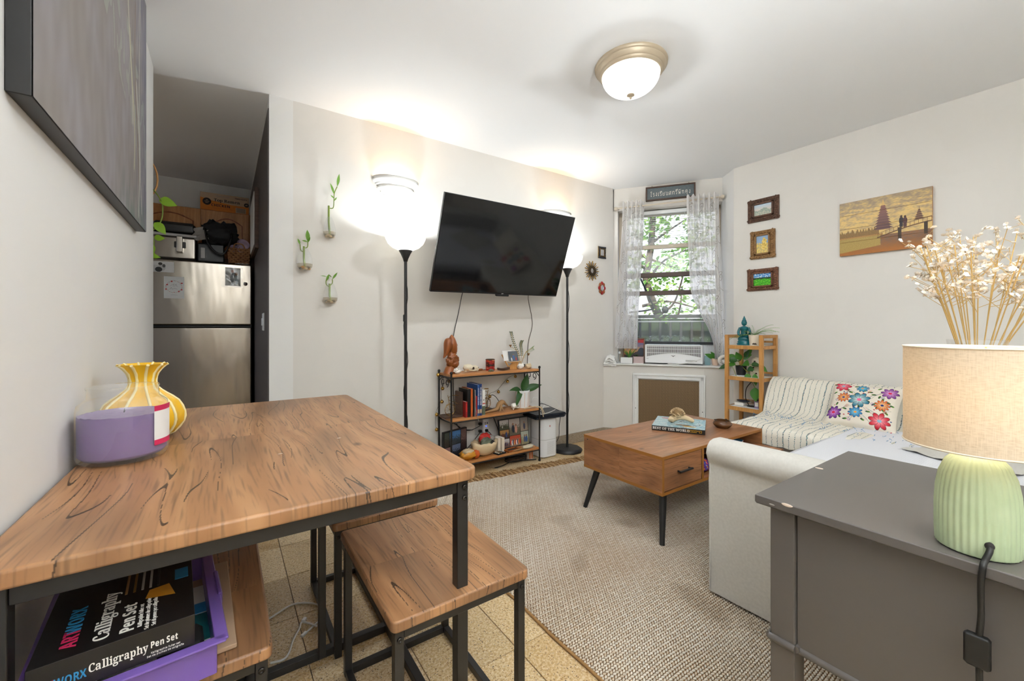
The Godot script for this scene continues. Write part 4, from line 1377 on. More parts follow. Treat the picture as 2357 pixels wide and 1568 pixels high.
	text("Kalligraphie fuller set\nSet de plumas de caligrafia", 0.0042, M.ink_white, pb, Transform3D(Basis(), Vector3(0.062, 0.010, fz)), "lettering", false)
	var ty = 0.0545
	var flat = func(px, pz2): return turned(Vector3(px, ty, pz2), Vector3(0, 0, -1), Vector3(-1, 0, 0))
	text("ART", 0.028, M.ink_pink, pb, flat.call(-0.062, 0.105))
	text("WORX", 0.028, M.ink_blue, pb, flat.call(-0.062, 0.045))
	text("Calligraphy", 0.027, M.ink_white, pb, flat.call(-0.022, 0.06), "lettering", true, true)
	text("Pen Set", 0.026, M.ink_white, pb, flat.call(0.010, 0.095))
	text("Kalligraphie fuller set\nSet de plumes de calligraphie\nSet di penne per calligrafia", 0.008, M.ink_white, pb, flat.call(0.036, 0.10), "lettering", false)
	text("29 pc", 0.026, M.ink_white, pb, flat.call(0.072, -0.118))
	put(MB.new().prism(PackedVector2Array([Vector2(0, 0), Vector2(0.055, 0), Vector2(0.07, 0.02), Vector2(0.055, 0.05), Vector2(0.008, 0.05), Vector2(-0.008, 0.025)]), 0, 0.0003), "red_badge", M.ink_pink, pb).transform = turned(Vector3(0.095, 0.0542, -0.082), Vector3(0, 0, -1), Vector3(-1, 0, 0))
	for e in [[-0.02, -0.11], [0.05, -0.135], [0.085, -0.02]]:
		put(MB.new().box(Vector3(e[0], 0.0543, e[1]), Vector3(0.022, 0.0004, 0.045)), "blue_badge", M.ink_blue, pb)
	for k in 5: put(MB.new().box(Vector3(0.0 + k * 0.012, 0.0545, -0.06), Vector3(0.004, 0.0012, 0.13), 0.0005), "pen_print", [M.driftwood, M.gold, M.grey_plastic, M.grey_plastic, M.steel_side][k], pb)
	put(MB.new().prism(PackedVector2Array([Vector2(0, 0), Vector2(0.05, 0.01), Vector2(0.045, 0.04), Vector2(0.015, 0.045)]), 0, 0.0003), "amber_badge", M.pebble_gold, pb).transform = turned(Vector3(0.075, 0.0543, 0.06), Vector3(0, 0, -1), Vector3(-1, 0, 0))

	# jar candle and yellow vase on the table
	var ca = thing("jar_candle", "large lavender candle in a clear glass jar on the dining table", "candle", Vector3(-0.222, 0.7505, -1.500))
	put(MB.new().lathe([Vector2(0.0, 0.0), Vector2(0.078, 0.0), Vector2(0.088, 0.006), Vector2(0.0925, 0.018), Vector2(0.0925, 0.135), Vector2(0.089, 0.150), Vector2(0.078, 0.159), Vector2(0.072, 0.164), Vector2(0.071, 0.186), Vector2(0.074, 0.191), Vector2(0.073, 0.194), Vector2(0.068, 0.193)], 56), "jar", M.jar_glass, ca)
	put(MB.new().lathe([[Vector2(0.0, 0.012), Vector2(0.080, 0.012), Vector2(0.0885, 0.022), Vector2(0.0890, 0.118)], [Vector2(0.0890, 0.118), Vector2(0.0885, 0.122)]], 48), "wax", M.wax, ca)
	var wt = MB.new()
	var wr = []
	for i in 9:
		var row = PackedVector3Array()
		for j in 40:
			var a = TAU * j / 40
			var r = 0.0885 * (1.0 - i / 8.0)
			row.append(Vector3(cos(a) * r, 0.122 + 0.0025 * nz.get_noise_2d(cos(a) * r * 60, sin(a) * r * 60), sin(a) * r))
		wr.append(row)
	put(wt.grid(wr, true), "wax_top", M.wax_top, ca)
	put(MB.new().tube([Vector3(0, 0.12, 0), Vector3(0.002, 0.132, 0)], 0.0015, 5), "wick", M.ink, ca)
	var la = MB.new()
	var lr = []
	for i in 2:
		var row = PackedVector3Array()
		for j in 13: row.append(Vector3(0.0935 * cos(lerpf(-0.15, 0.75, j / 12.0)), 0.04 + i * 0.10, 0.0935 * sin(lerpf(-0.15, 0.75, j / 12.0))))
		lr.append(row)
	put(la.grid(lr), "label", M.paper, ca)
	for y in [0.043, 0.133]:
		var bn = []
		for i in 2:
			var row = PackedVector3Array()
			for j in 13: row.append(Vector3(0.0938 * cos(lerpf(-0.15, 0.75, j / 12.0)), y - 0.006 + i * 0.014, 0.0938 * sin(lerpf(-0.15, 0.75, j / 12.0))))
			bn.append(row)
		put(MB.new().grid(bn), "label_band", M.ink_pink, ca)

	var va = thing("yellow_vase", "yellow and white striped vase with flared ruffled rim behind the candle", "vase", Vector3(-0.213, 0.7505, -1.735))
	var vp = [Vector2(0.045, 0.0), Vector2(0.075, 0.012), Vector2(0.098, 0.045), Vector2(0.100, 0.075), Vector2(0.085, 0.112), Vector2(0.056, 0.138), Vector2(0.036, 0.158), Vector2(0.031, 0.180), Vector2(0.036, 0.205), Vector2(0.050, 0.225), Vector2(0.060, 0.233)]
	put(MB.new().lathe(vp + [Vector2(0.057, 0.234), Vector2(0.046, 0.224), Vector2(0.031, 0.2)], 60, TAU, 0.0, 10, 0.05), "body", M.yellow, va)
	for k in 10:
		var a = TAU * k / 10.0
		var pts = []
		for p in vp: pts.append(Vector3(cos(a) * (p.x * 1.05 - 0.001), p.y, sin(a) * (p.x * 1.05 - 0.001)))
		put(MB.new().tube(smooth(pts, 2), 0.0042, 6), "white_stripe", M.yellow_pale, va)

	# white charging cord on the floor
	var co = thing("extension_cable", "white extension cable curled on the tiles behind the stools", "cord", Vector3(0, 0.004, 0))
	put(MB.new().tube(smooth([Vector3(0.02, 0, -1.76), Vector3(0.14, 0, -1.807), Vector3(0.217, 0, -1.843), Vector3(0.275, 0, -1.816), Vector3(0.312, 0, -1.76), Vector3(0.300, 0, -1.70), Vector3(0.262, 0, -1.665), Vector3(0.240, 0, -1.648)], 8), 0.0035, 7), "lead", M.cord_white, co)
	put(MB.new().tube(smooth([Vector3(0.275, 0.004, -1.655), Vector3(0.236, 0.006, -1.704), Vector3(0.22, 0.004, -1.675), Vector3(0.195, 0, -1.63), Vector3(0.175, 0.022, -1.55), Vector3(0.155, 0.026, -1.52), Vector3(0.12, 0.02, -1.535)], 8), 0.0035, 7), "lead", M.cord_white, co)
	put(MB.new().bar(Vector3(0.240, 0.002, -1.648), Vector3(0.222, 0.002, -1.632), 0.012, 0.009, 0.002), "plug", M.white_plastic, co)
	put(MB.new().bar(Vector3(0.236, 0.006, -1.704), Vector3(0.248, 0.006, -1.722), 0.014, 0.012, 0.003), "socket", M.white_plastic, co)

	# the large painting on the left wall
	var pa = thing("canvas_painting", "large misty grey abstract canvas with black edges on the left wall", "painting", Vector3(XL, 2.06, -1.772))
	var cp = Paint.new(480, 400)
	for y in 400:
		for x in 480:
			var n = nz.get_noise_2d(x * 0.012, y * 0.006) * 0.5 + 0.5
			var n2 = nz.get_noise_2d(x * 0.05 + 30, y * 0.018) * 0.5 + 0.5
			var c = rgb(136, 128, 124).lerp(rgb(148, 144, 152), n).lerp(rgb(112, 104, 98), n2 * 0.4)
			c = c.lerp(rgb(96, 98, 120), clampf((x - 380) / 160.0 + (n2 - 0.5) * 0.6, 0, 0.8))
			c = c.lerp(rgb(90, 112, 104), clampf((y - 330) / 90.0 + n2 - 0.8, 0, 0.8) * clampf((x - 240) / 120.0, 0, 1))
			if n2 > 0.66 and absf(y - 60 - x * 0.45) < 60: c = c.lerp(rgb(166, 174, 160), 0.5)
			p_set(cp, x, y, c)
	for e in [[330, 40, 270, rgb(190, 190, 172)], [350, 150, 330, rgb(184, 182, 150)], [380, 90, 360, rgb(120, 102, 90)], [410, 20, 380, rgb(178, 176, 168)], [280, 0, 80, rgb(186, 186, 166)], [395, 200, 390, rgb(190, 190, 178)]]:
		var pts = []
		for k in 30:
			var q = k / 29.0
			pts.append(Vector2(e[0] + 10 * sin(q * 5.0 + e[0]) + q * 22, lerpf(e[1], e[2], q)))
		cp.line(pts, 9, Color(e[3].r, e[3].g, e[3].b, 0.25))
		cp.line(pts, 2.5, Color(e[3].r, e[3].g, e[3].b, 0.8))
	cp.oval(92, 60, 10, 16, rgb(196, 196, 170, 0.8))
	cp.oval(70, 30, 10, 16, rgb(130, 124, 176, 0.7))
	put(MB.new().box(Vector3(0.017, 0, 0), Vector3(0.034, 1.084, 1.316), 0.002), "stretcher", M.book_black, pa)
	var face = MB.new()
	face.quad(Vector3(0.0352, -0.541, 0.657), Vector3(0.0352, -0.541, -0.657), Vector3(0.0352, 0.541, -0.657), Vector3(0.0352, 0.541, 0.657), Vector3.RIGHT)
	put(face, "painted_face", print_mat("painting_print", cp, 0.55), pa)

func p_set(p: Paint, x: int, y: int, c: Color):
	c.a = 1.0
	p.im.set_pixel(x, y, c)

# ---------------------------------------------------------------- television wall
func make_tv_wall():
	var tv = thing("television", "large black flat television tilted down on the far wall", "television", Vector3(1.747, 1.664, -2.577))
	tv.transform.basis = Basis(Vector3.UP, 0.036) * Basis(Vector3.RIGHT, 0.367) * Basis(Vector3(0, 0, 1), 0.015)
	put(MB.new().box(Vector3(0, 0, -0.012), Vector3(1.17, 0.669, 0.024), 0.003), "bezel", M.tv_frame, tv)
	put(MB.new().box(Vector3(0, 0.004, 0.0005), Vector3(1.162, 0.652, 0.001)), "screen", M.tv_screen, tv)
	put(MB.new().box(Vector3(0, -0.05, -0.045), Vector3(0.7, 0.42, 0.045), 0.015), "back_housing", M.black_plastic, tv)
	put(MB.new().box(Vector3(0.02, -0.340, 0.0), Vector3(0.12, 0.014, 0.02), 0.003), "sensor_bar", M.black_plastic, tv)
	put(MB.new().box(Vector3(0.02, -0.327, 0.0015), Vector3(0.016, 0.006, 0.001)), "logo", M.grey_plastic, tv)
	var br = thing("tv_bracket", "black metal wall bracket behind the television", "bracket", Vector3(1.747, 1.664, ZT))
	put(MB.new().box(Vector3(0, 0, 0.006), Vector3(0.45, 0.30, 0.012), 0.002), "wall_plate", M.black_metal, br)
	put(MB.new().bar(Vector3(0, 0.05, 0.01), Vector3(0.0, 0.0, 0.275), 0.06, 0.05), "arm", M.black_metal, br)
	for e in [["black cable hanging over the carved bird", M.cord_black, [Vector3(1.50, 1.40, -2.80), Vector3(1.523, 1.355, -2.895), Vector3(1.497, 1.212, -2.905), Vector3(1.459, 1.06, -2.905), Vector3(1.448, 0.96, -2.905), Vector3(1.45, 0.80, -2.905), Vector3(1.462, 0.50, -2.912), Vector3(1.50, 0.32, -2.915), Vector3(1.62, 0.28, -2.905)]], ["brown cable hanging from the television towards the potted plant", M.cord_grey, [Vector3(2.14, 1.42, -2.78), Vector3(2.167, 1.365, -2.895), Vector3(2.215, 1.20, -2.91), Vector3(2.222, 1.10, -2.91), Vector3(2.18, 0.96, -2.91), Vector3(2.168, 0.75, -2.91), Vector3(2.155, 0.55, -2.91), Vector3(2.17, 0.35, -2.91)]]]:
		var c = put(MB.new().tube(smooth(e[2], 6), 0.0032, 6), "hanging_cable", e[1])
		tag(c, e[0], "cord")

	# wall hung bud vases with lucky bamboo
	var specs = [[Vector3(0.556, 1.67, 0), 0.040, "the top bud vase with the tallest leaning lucky bamboo", 0],
		[Vector3(0.410, 1.45, 0), 0.048, "bud vase with gold and black pebbles and short lucky bamboo", 1],
		[Vector3(0.560, 1.245, 0), 0.046, "the lowest bud vase with thin curling lucky bamboo shoots", 2]]
	for e in specs:
		var v = thing("bud_vase", "clear glass teardrop wall vase, %s" % e[2], "vase", Vector3(e[0].x, e[0].y, ZT + 0.001), 0.0, "glass bud vases on the far wall")
		var r: float = e[1]
		var sq = Vector2(1, 0.8)
		var gl = MB.new()
		gl.x = Transform3D(Basis(), Vector3(0, 0, r * 0.82))
		gl.lathe([Vector2(0.0, 0.0), Vector2(r * 0.55, 0.006), Vector2(r * 0.92, 0.026), Vector2(r, 0.05), Vector2(r * 0.9, 0.082), Vector2(r * 0.66, 0.115), Vector2(r * 0.40, 0.138), Vector2(r * 0.36, 0.142)], 32, TAU, 0.0, 0, 0.0, sq)
		put(gl, "glass", M.clear_glass, v)
		var wt = MB.new()
		wt.x = Transform3D(Basis(), Vector3(0, 0, r * 0.82))
		wt.lathe([[Vector2(0.0, 0.003), Vector2(r * 0.53, 0.008), Vector2(r * 0.89, 0.027), Vector2(r * 0.96, 0.046)], [Vector2(r * 0.96, 0.046), Vector2(0, 0.046)]], 28, TAU, 0.0, 0, 0.0, sq)
		put(wt, "water", M.water, v)
		for k in 9:
			var a = TAU * k / 9.0
			var pm: Material = M.pebble_cream
			if e[3] == 1: pm = [M.pebble_gold, M.pebble_dark, M.pebble_cream][k % 3]
			elif k % 4 == 1: pm = M.pebble_dark
			put(MB.new().ball(Vector3(cos(a) * r * 0.48, 0.016 + 0.007 * (k % 2), r * 0.82 + sin(a) * r * 0.36), Vector3(0.012, 0.008, 0.010), 8, 6), "pebble", pm, v)
		var top: float = [0.215, 0.155, 0.135][e[3]]
		put(MB.new().tube([Vector3(0.002, 0.012, r * 0.8), Vector3(-0.004, top * 0.5, r * 0.8), Vector3(-0.004, top, r * 0.8)], 0.0062, 8), "cane", M.stalk, v)
		var z0 = r * 0.8
		var shoots: Array = [[[Vector3(0, 0.20, z0), Vector3(0.022, 0.206, z0 + 0.004), Vector3(0.026, 0.26, z0 + 0.006), Vector3(0.028, 0.30, z0 + 0.006), Vector3(0.045, 0.345, z0 + 0.008)]],
			[[Vector3(0.004, 0.145, z0), Vector3(0.016, 0.155, z0), Vector3(0.018, 0.19, z0)], [Vector3(-0.006, 0.12, z0), Vector3(-0.022, 0.13, z0), Vector3(-0.026, 0.165, z0)]],
			[[Vector3(0.0, 0.125, z0), Vector3(0.012, 0.14, z0), Vector3(0.012, 0.165, z0)], [Vector3(-0.006, 0.115, z0), Vector3(-0.024, 0.13, z0), Vector3(-0.024, 0.16, z0), Vector3(-0.01, 0.19, z0), Vector3(0.006, 0.18, z0)]]][e[3]]
		for sh in shoots: put(MB.new().tube(smooth(sh, 5), 0.003, 6), "shoot", M.stalk, v)
		var lv: Array = [[[Vector3(0.045, 0.345, z0 + 0.008), Vector3(0.12, 1, 0.1), 0.085, 0.019], [Vector3(0.028, 0.29, z0 + 0.006), Vector3(-0.35, 1, 0.1), 0.075, 0.016], [Vector3(0.027, 0.265, z0 + 0.006), Vector3(-0.7, 0.6, 0.2), 0.03, 0.010], [Vector3(0.027, 0.25, z0 + 0.006), Vector3(0.5, 0.9, 0.2), 0.03, 0.008]],
			[[Vector3(0.018, 0.185, z0), Vector3(-0.06, 1, 0.1), 0.075, 0.026], [Vector3(0.018, 0.185, z0), Vector3(-1, 0.25, 0.1), 0.035, 0.010], [Vector3(-0.026, 0.162, z0), Vector3(-0.35, 1, 0.1), 0.04, 0.014], [Vector3(0.018, 0.18, z0), Vector3(0.3, 1, 0.3), 0.04, 0.01]],
			[[Vector3(0.012, 0.165, z0), Vector3(0.6, 1, 0.1), 0.055, 0.014], [Vector3(-0.024, 0.15, z0), Vector3(0.3, 1, 0.1), 0.05, 0.016], [Vector3(-0.02, 0.18, z0), Vector3(-1, 0.15, 0.1), 0.04, 0.005]]][e[3]]
		for q in lv: put(MB.new().leaf(q[0], q[1], Vector3(0.2, 0.1, 1), q[2], q[3], 0.15, 0.3, 2), "leaf", M.bamboo_leaf, v)

	# three little mirrors near the window
	var m1 = thing("small_mirror", "small rectangular mirror in a dark beaded gilt frame near the window", "mirror", Vector3(3.104, 1.845, ZT), 0.0, "little gilt mirrors")
	put(MB.new().box(Vector3(0, 0, 0.004), Vector3(0.10, 0.118, 0.008), 0.002), "frame", M.dark_gold, m1)
	put(MB.new().box(Vector3(0, 0, 0.009), Vector3(0.046, 0.062, 0.002)), "glass", M.chrome, m1)
	var bd = MB.new()
	for k in 9:
		for s in [-1, 1]:
			bd.ball(Vector3(lerpf(-0.05, 0.05, k / 8.0), s * 0.052, 0.009), Vector3(0.006, 0.008, 0.005), 8, 6)
			bd.ball(Vector3(s * 0.042, lerpf(-0.045, 0.045, k / 8.0), 0.009), Vector3(0.008, 0.0055, 0.005), 8, 6)
	put(bd, "beading", M.console_black, m1)
	var bd2 = MB.new()
	for k in 8:
		for s in [-1, 1]:
			bd2.ball(Vector3(s * 0.052, lerpf(-0.055, 0.055, k / 7.0), 0.006), Vector3(0.005, 0.006, 0.005), 8, 6)
			bd2.ball(Vector3(s * 0.028, lerpf(-0.035, 0.035, k / 7.0), 0.009), Vector3(0.004, 0.004, 0.004), 6, 4)
	put(bd2, "gilt_beading", M.gold, m1)
	var m2 = thing("small_mirror", "round sunburst mirror with gold rays near the window", "mirror", Vector3(2.962, 1.652, ZT), 0.0, "little gilt mirrors")
	for k in 26:
		var a = TAU * k / 26.0
		var ray = MB.new()
		var l = 0.098 if k % 2 == 0 else 0.085
		ray.bar(Vector3(cos(a) * 0.04, sin(a) * 0.04, 0.008), Vector3(cos(a) * l, sin(a) * l, 0.006), 0.011 if k % 2 == 0 else 0.006, 0.006, 0.002)
		put(ray, "ray", M.gold if k % 2 == 0 else M.dark_gold, m2)
	var rg = MB.new()
	rg.x = Transform3D(Basis(Vector3.RIGHT, PI / 2), Vector3(0, 0, 0.006))
	rg.lathe([Vector2(0.026, 0.0), Vector2(0.052, 0.0), Vector2(0.052, 0.008), Vector2(0.044, 0.012), Vector2(0.036, 0.008), Vector2(0.026, 0.012), Vector2(0.024, 0.006)], 30)
	put(rg, "ring", M.dark_gold, m2)
	var mg = MB.new()
	mg.x = Transform3D(Basis(Vector3.RIGHT, PI / 2), Vector3(0, 0, 0.006))
	mg.lathe([Vector2(0, 0.008), Vector2(0.026, 0.006), Vector2(0.026, 0.003)], 24)
	put(mg, "glass", M.chrome, m2)
	var m3 = thing("small_mirror", "small oval mirror in a scalloped dark red frame near the window", "mirror", Vector3(3.104, 1.490, ZT), 0.0, "little gilt mirrors")
	for k in 8:
		var a = TAU * k / 8.0
		put(MB.new().ball(Vector3(cos(a) * 0.034, sin(a) * 0.046, 0.006), Vector3(0.019, 0.021, 0.008), 12, 8), "scallop", M.book_red if k % 2 == 0 else M.carved_wood, m3)
	put(MB.new().ball(Vector3(0, 0, 0.008), Vector3(0.024, 0.034, 0.007), 16, 10), "glass", M.chrome, m3)
	# outlet plate behind the shelf
	var op = thing("wall_outlet", "grey double outlet plate with white charger behind the bookshelf", "outlet", Vector3(1.712, 0.293, ZT))
	put(MB.new().box(Vector3(0, 0, 0.003), Vector3(0.118, 0.125, 0.006), 0.003), "plate", M.grey_plastic, op)
	put(MB.new().box(Vector3(0.030, 0.008, 0.016), Vector3(0.052, 0.118, 0.022), 0.005), "charger", M.white_plastic, op)
	for e in [[-0.028, 0.03], [-0.028, -0.028], [0.03, -0.03]]: put(MB.new().box(Vector3(e[0], e[1], 0.03), Vector3(0.024, 0.022, 0.03), 0.005), "plug", M.cord_black, op)
	for e in [[0.02, 0.032], [0.04, 0.032], [0.02, 0.022], [0.04, 0.024]]: put(MB.new().box(Vector3(e[0], e[1], 0.0275), Vector3(0.012, 0.005, 0.001)), "port", M.ink, op)
	var led = mat("led_blue", rgb(70, 110, 255), 0.4)
	led.emission_enabled = true
	led.emission = Color(0.2, 0.35, 1.0)
	led.emission_energy_multiplier = 1.0
	put(MB.new().box(Vector3(0.03, 0.004, 0.0275), Vector3(0.009, 0.009, 0.001)), "led", led, op)
	for e in [[[Vector3(1.684, 0.323, -2.885), Vector3(1.66, 0.31, -2.87), Vector3(1.56, 0.29, -2.88), Vector3(1.45, 0.36, -2.89), Vector3(1.40, 0.42, -2.90)], "black cord running from the outlet up behind the middle shelf"], [[Vector3(1.684, 0.265, -2.885), Vector3(1.65, 0.24, -2.87), Vector3(1.56, 0.15, -2.88), Vector3(1.50, 0.125, -2.90)], "black cord dropping from the outlet behind the framed landscape"], [[Vector3(1.742, 0.263, -2.885), Vector3(1.77, 0.235, -2.87), Vector3(1.80, 0.18, -2.88), Vector3(1.82, 0.125, -2.90)], "black cord dropping behind the shell bowl"], [[Vector3(1.80, 0.42, -2.91), Vector3(1.82, 0.36, -2.91), Vector3(1.87, 0.24, -2.91), Vector3(1.90, 0.14, -2.905)], "black cord slanting down behind the photo collage"]]:
		tag(put(MB.new().tube(smooth(e[0], 6), 0.003, 6), "power_cord", M.cord_black), e[1], "cord")

# ---------------------------------------------------------------- bookshelf and everything on it
const SX0 := 1.328
const SX1 := 2.128
const SZ0 := -2.688
const SZ1 := -2.895
const S1 := 0.757
const S2 := 0.436
const S3 := 0.114

func board_print(key: String, w: int, h: int, cells: Array, bg := Color.BLACK) -> StandardMaterial3D:
	# a sheet of small photographs: each cell is [x0, y0, x1, y1, sky, ground, figures]
	var p = Paint.new(w, h, bg)
	for c in cells:
		for y in range(int(c[1] * h), int(c[3] * h)):
			for x in range(int(c[0] * w), int(c[2] * w)):
				var v = (y - c[1] * h) / ((c[3] - c[1]) * h)
				var n = nz.get_noise_2d(x * 0.09 + c[0] * 99, y * 0.09 + c[1] * 77)
				var n2 = nz.get_noise_2d(x * 0.3, y * 0.3)
				var col: Color = c[4].lerp(c[5], smoothstep(0.35, 0.6, v + n * 0.25))
				p_set(p, x, y, col.lerp(col.darkened(0.5), clampf(n2 * 0.9, 0, 0.6)).lerp(col.lightened(0.4), clampf(-n2 * 0.7, 0, 0.5)))
		for f in c[6]:
			var fx: float = lerpf(c[0], c[2], f[0]) * w
			var fy: float = lerpf(c[1], c[3], f[1]) * h
			var s: float = f[2] * (c[3] - c[1]) * h
			p.oval(fx, fy, s * 0.32, s * 0.8, f[3])
			p.oval(fx, fy - s * 0.95, s * 0.2, s * 0.24, rgb(150, 106, 84))
	return print_mat(key, p, 0.35)

func make_bookshelf():
	var b = thing("bookshelf", "three tier bookshelf with wood boards and black wrought iron frame under the television", "bookshelf", Vector3((SX0 + SX1) / 2, 0, (SZ0 + SZ1) / 2))
	var hx = (SX1 - SX0) / 2
	var hz = (SZ0 - SZ1) / 2
	for y in [S1, S2, S3]:
		put(MB.new().box(Vector3(0, y - 0.0095, 0), Vector3(2 * hx - 0.012, 0.019, 2 * hz + 0.004), 0.003), "shelf_board", M.shelf_wood, b)
		for s in [-1, 1]:
			put(MB.new().tube([Vector3(-hx, y - 0.024, s * hz), Vector3(hx, y - 0.024, s * hz)], 0.0045, 8), "shelf_rail", M.iron, b)
			put(MB.new().tube([Vector3(s * hx, y - 0.024, -hz), Vector3(s * hx, y - 0.024, hz)], 0.0045, 8), "side_rail", M.iron, b)
	for sx in [-1, 1]:
		for sz in [-1, 1]:
			var po = put(MB.new().tube([Vector3(sx * hx, 0.0, sz * hz), Vector3(sx * hx, 0.4, sz * hz), Vector3(sx * hx, 0.765, sz * hz)], 0.0068, 10), "post", M.iron, b)
			put(MB.new().ball(Vector3(sx * hx, 0.770, sz * hz), Vector3(0.0105, 0.0115, 0.0105), 12, 8), "finial", M.iron, po)
			put(MB.new().lathe([Vector2(0.010, 0.0), Vector2(0.010, 0.012), Vector2(0.0068, 0.02)], 10), "foot", M.iron, po, Vector3(sx * hx, 0.0, sz * hz))
		var sc = MB.new()
		for m in [-1, 1]:
			var pts = []
			for k in 26:
				var a = -PI / 2 + k * 0.30
				var r = 0.030 * (1.0 - k / 32.0)
				pts.append(Vector3(sx * hx, S1 - 0.060 + r * sin(a) * 1.1 - 0.002 * k * 0.2, m * (0.034 + r * cos(a))))
			sc.tube(pts, 0.0032, 6)
			sc.tube(smooth([Vector3(sx * hx, S1 - 0.03, m * 0.02), Vector3(sx * hx, S1 - 0.035, m * 0.06), Vector3(sx * hx, S1 - 0.065, m * hz)], 5), 0.0032, 6)
		put(sc, "scrollwork", M.iron, b)

	# little brass bells of a string light
	var bl = thing("brass_bell", "round brass jingle bell of the garland wound round the bookshelf", "bell", Vector3(1.300, 0.745, -2.85), 0.0, "jingle bells strung on the bookshelf")
	put(MB.new().ball(Vector3.ZERO, Vector3(0.0135, 0.0135, 0.0135), 16, 12), "shell", M.brass, bl)
	put(MB.new().tube([Vector3(-0.003, 0.013, 0), Vector3(0, 0.019, 0), Vector3(0.003, 0.013, 0)], 0.0012, 5), "loop", M.brass, bl)
	for e in [Vector3(1.394, 0.690, -2.86), Vector3(1.350, 0.636, -2.88), Vector3(1.345, 0.537, -2.88), Vector3(1.302, 0.445, -2.88), Vector3(1.302, 0.333, -2.88), Vector3(2.024, 0.681, -2.885), Vector3(1.944, 0.645, -2.885), Vector3(1.854, 0.566, -2.885), Vector3(1.770, 0.535, -2.885)]: dup(bl, e)
	tag(put(MB.new().tube(smooth([Vector3(1.30, 0.745, -2.872), Vector3(1.394, 0.70, -2.885), Vector3(1.35, 0.645, -2.897), Vector3(1.345, 0.547, -2.897), Vector3(1.302, 0.455, -2.897), Vector3(1.302, 0.343, -2.897)], 6), 0.0012, 5), "bell_wire", M.iron), "thin wire carrying brass bells along the shelf side", "wire")
	tag(put(MB.new().tube(smooth([Vector3(2.10, 0.715, -2.905), Vector3(2.024, 0.695, -2.902), Vector3(1.944, 0.66, -2.902), Vector3(1.854, 0.58, -2.902), Vector3(1.770, 0.55, -2.902), Vector3(1.70, 0.47, -2.905)], 6), 0.0012, 5), "bell_wire", M.iron), "thin wire carrying brass bells behind the middle shelf", "wire")

	# ---- top board
	var ea = thing("carved_bird", "polished carved wooden bird with big hooked beak on the bookshelf", "carving", Vector3(1.375, S1, -2.80), 0.25)
	put(MB.new().lathe([[Vector2(0, 0), Vector2(0.058, 0)], [Vector2(0.058, 0), Vector2(0.056, 0.01), Vector2(0.040, 0.045), Vector2(0.026, 0.06), Vector2(0, 0.062)]], 24, TAU, 0, 0, 0, Vector2(1, 0.75)), "base", M.carved_wood, ea)
	var root = MB.new()
	for e in [[Vector3(0.02, 0.075, 0), 0.040], [Vector3(0.026, 0.105, 0), 0.038], [Vector3(0.012, 0.125, 0), 0.034], [Vector3(-0.018, 0.085, 0.01), 0.024], [Vector3(-0.035, 0.098, 0.01), 0.015], [Vector3(0.03, 0.15, 0), 0.026], [Vector3(0.04, 0.18, 0), 0.022], [Vector3(0.046, 0.205, 0), 0.017]]:
		root.ball(e[0], Vector3.ONE * e[1], 14, 10, 0.45, 3.0, nz)
	put(root, "gnarled_branch", M.carved_wood, ea)
	var beak = MB.new()
	beak.tube(smooth([Vector3(-0.065, 0.115, 0), Vector3(-0.042, 0.150, 0), Vector3(-0.025, 0.195, 0), Vector3(-0.022, 0.235, 0), Vector3(-0.016, 0.262, 0)], 4), [0.002, 0.006, 0.010, 0.014, 0.018, 0.022, 0.026, 0.029, 0.031, 0.032, 0.032, 0.031, 0.029, 0.026, 0.022, 0.014, 0.004], 14)
	put(beak, "beak", M.carved_wood, ea)
	var hd = MB.new()
	hd.tube(smooth([Vector3(0.03, 0.13, 0), Vector3(0.024, 0.18, 0.004), Vector3(0.014, 0.23, 0.004), Vector3(0.012, 0.285, 0)], 4), [0.014, 0.02, 0.026, 0.030, 0.032, 0.033, 0.034, 0.034, 0.032, 0.028, 0.022, 0.013, 0.003], 14)
	put(hd, "head", M.carved_wood, ea)

	var co = thing("white_coral", "small lump of white coral at the foot of the carved bird", "coral", Vector3(1.405, S1, -2.742))
	var cm = MB.new()
	for k in 34:
		var d = Vector3(rng.randf_range(-1, 1), rng.randf_range(-0.2, 1), rng.randf_range(-1, 1)).normalized()
		cm.tube([Vector3(0, 0.018, 0) + d * 0.004, Vector3(0, 0.018, 0) + d * Vector3(0.034, 0.028, 0.022)], [0.005, 0.003], 5)
	cm.ball(Vector3(0, 0.017, 0), Vector3(0.024, 0.017, 0.017), 12, 8, 0.3, 5.0, nz)
	put(cm, "branches", M.coral_white, co)
	skull(Vector3(1.545, S1, -2.79), 0.0, 1.0, "pale animal skull with teeth lying on the bookshelf top", M.bone)

	var rp = Paint.new(128, 128, rgb(150, 22, 20))
	for k in 46: rp.oval(rng.randf() * 128, rng.randf() * 128, rng.randf_range(3, 9), rng.randf_range(3, 9), [rgb(214, 120, 40), rgb(190, 40, 30), rgb(226, 160, 120), rgb(60, 20, 20)][k % 4])
	rp.rect(20, 54, 108, 72, rgb(46, 22, 18))
	rp.rect(50, 82, 104, 96, rgb(60, 26, 20))
	var can = thing("red_tin", "red patterned tin candle on the bookshelf top", "tin", Vector3(1.725, S1, -2.805))
	put(MB.new().lathe([[Vector2(0, 0), Vector2(0.036, 0)], [Vector2(0.036, 0), Vector2(0.036, 0.086)]], 32), "wall", print_mat("tin_print", rp, 0.3), can)
	put(MB.new().lathe([[Vector2(0.0365, 0.084), Vector2(0.0375, 0.087), Vector2(0.0365, 0.090), Vector2(0.033, 0.090)], [Vector2(0.033, 0.09), Vector2(0.033, 0.075), Vector2(0, 0.075)]], 32), "lip", M.dark_gold, can)
	text("HELLO", 0.014, M.ink, can, Transform3D(Basis(Vector3.UP, -0.25), Vector3(-0.010, 0.050, 0.0362)))
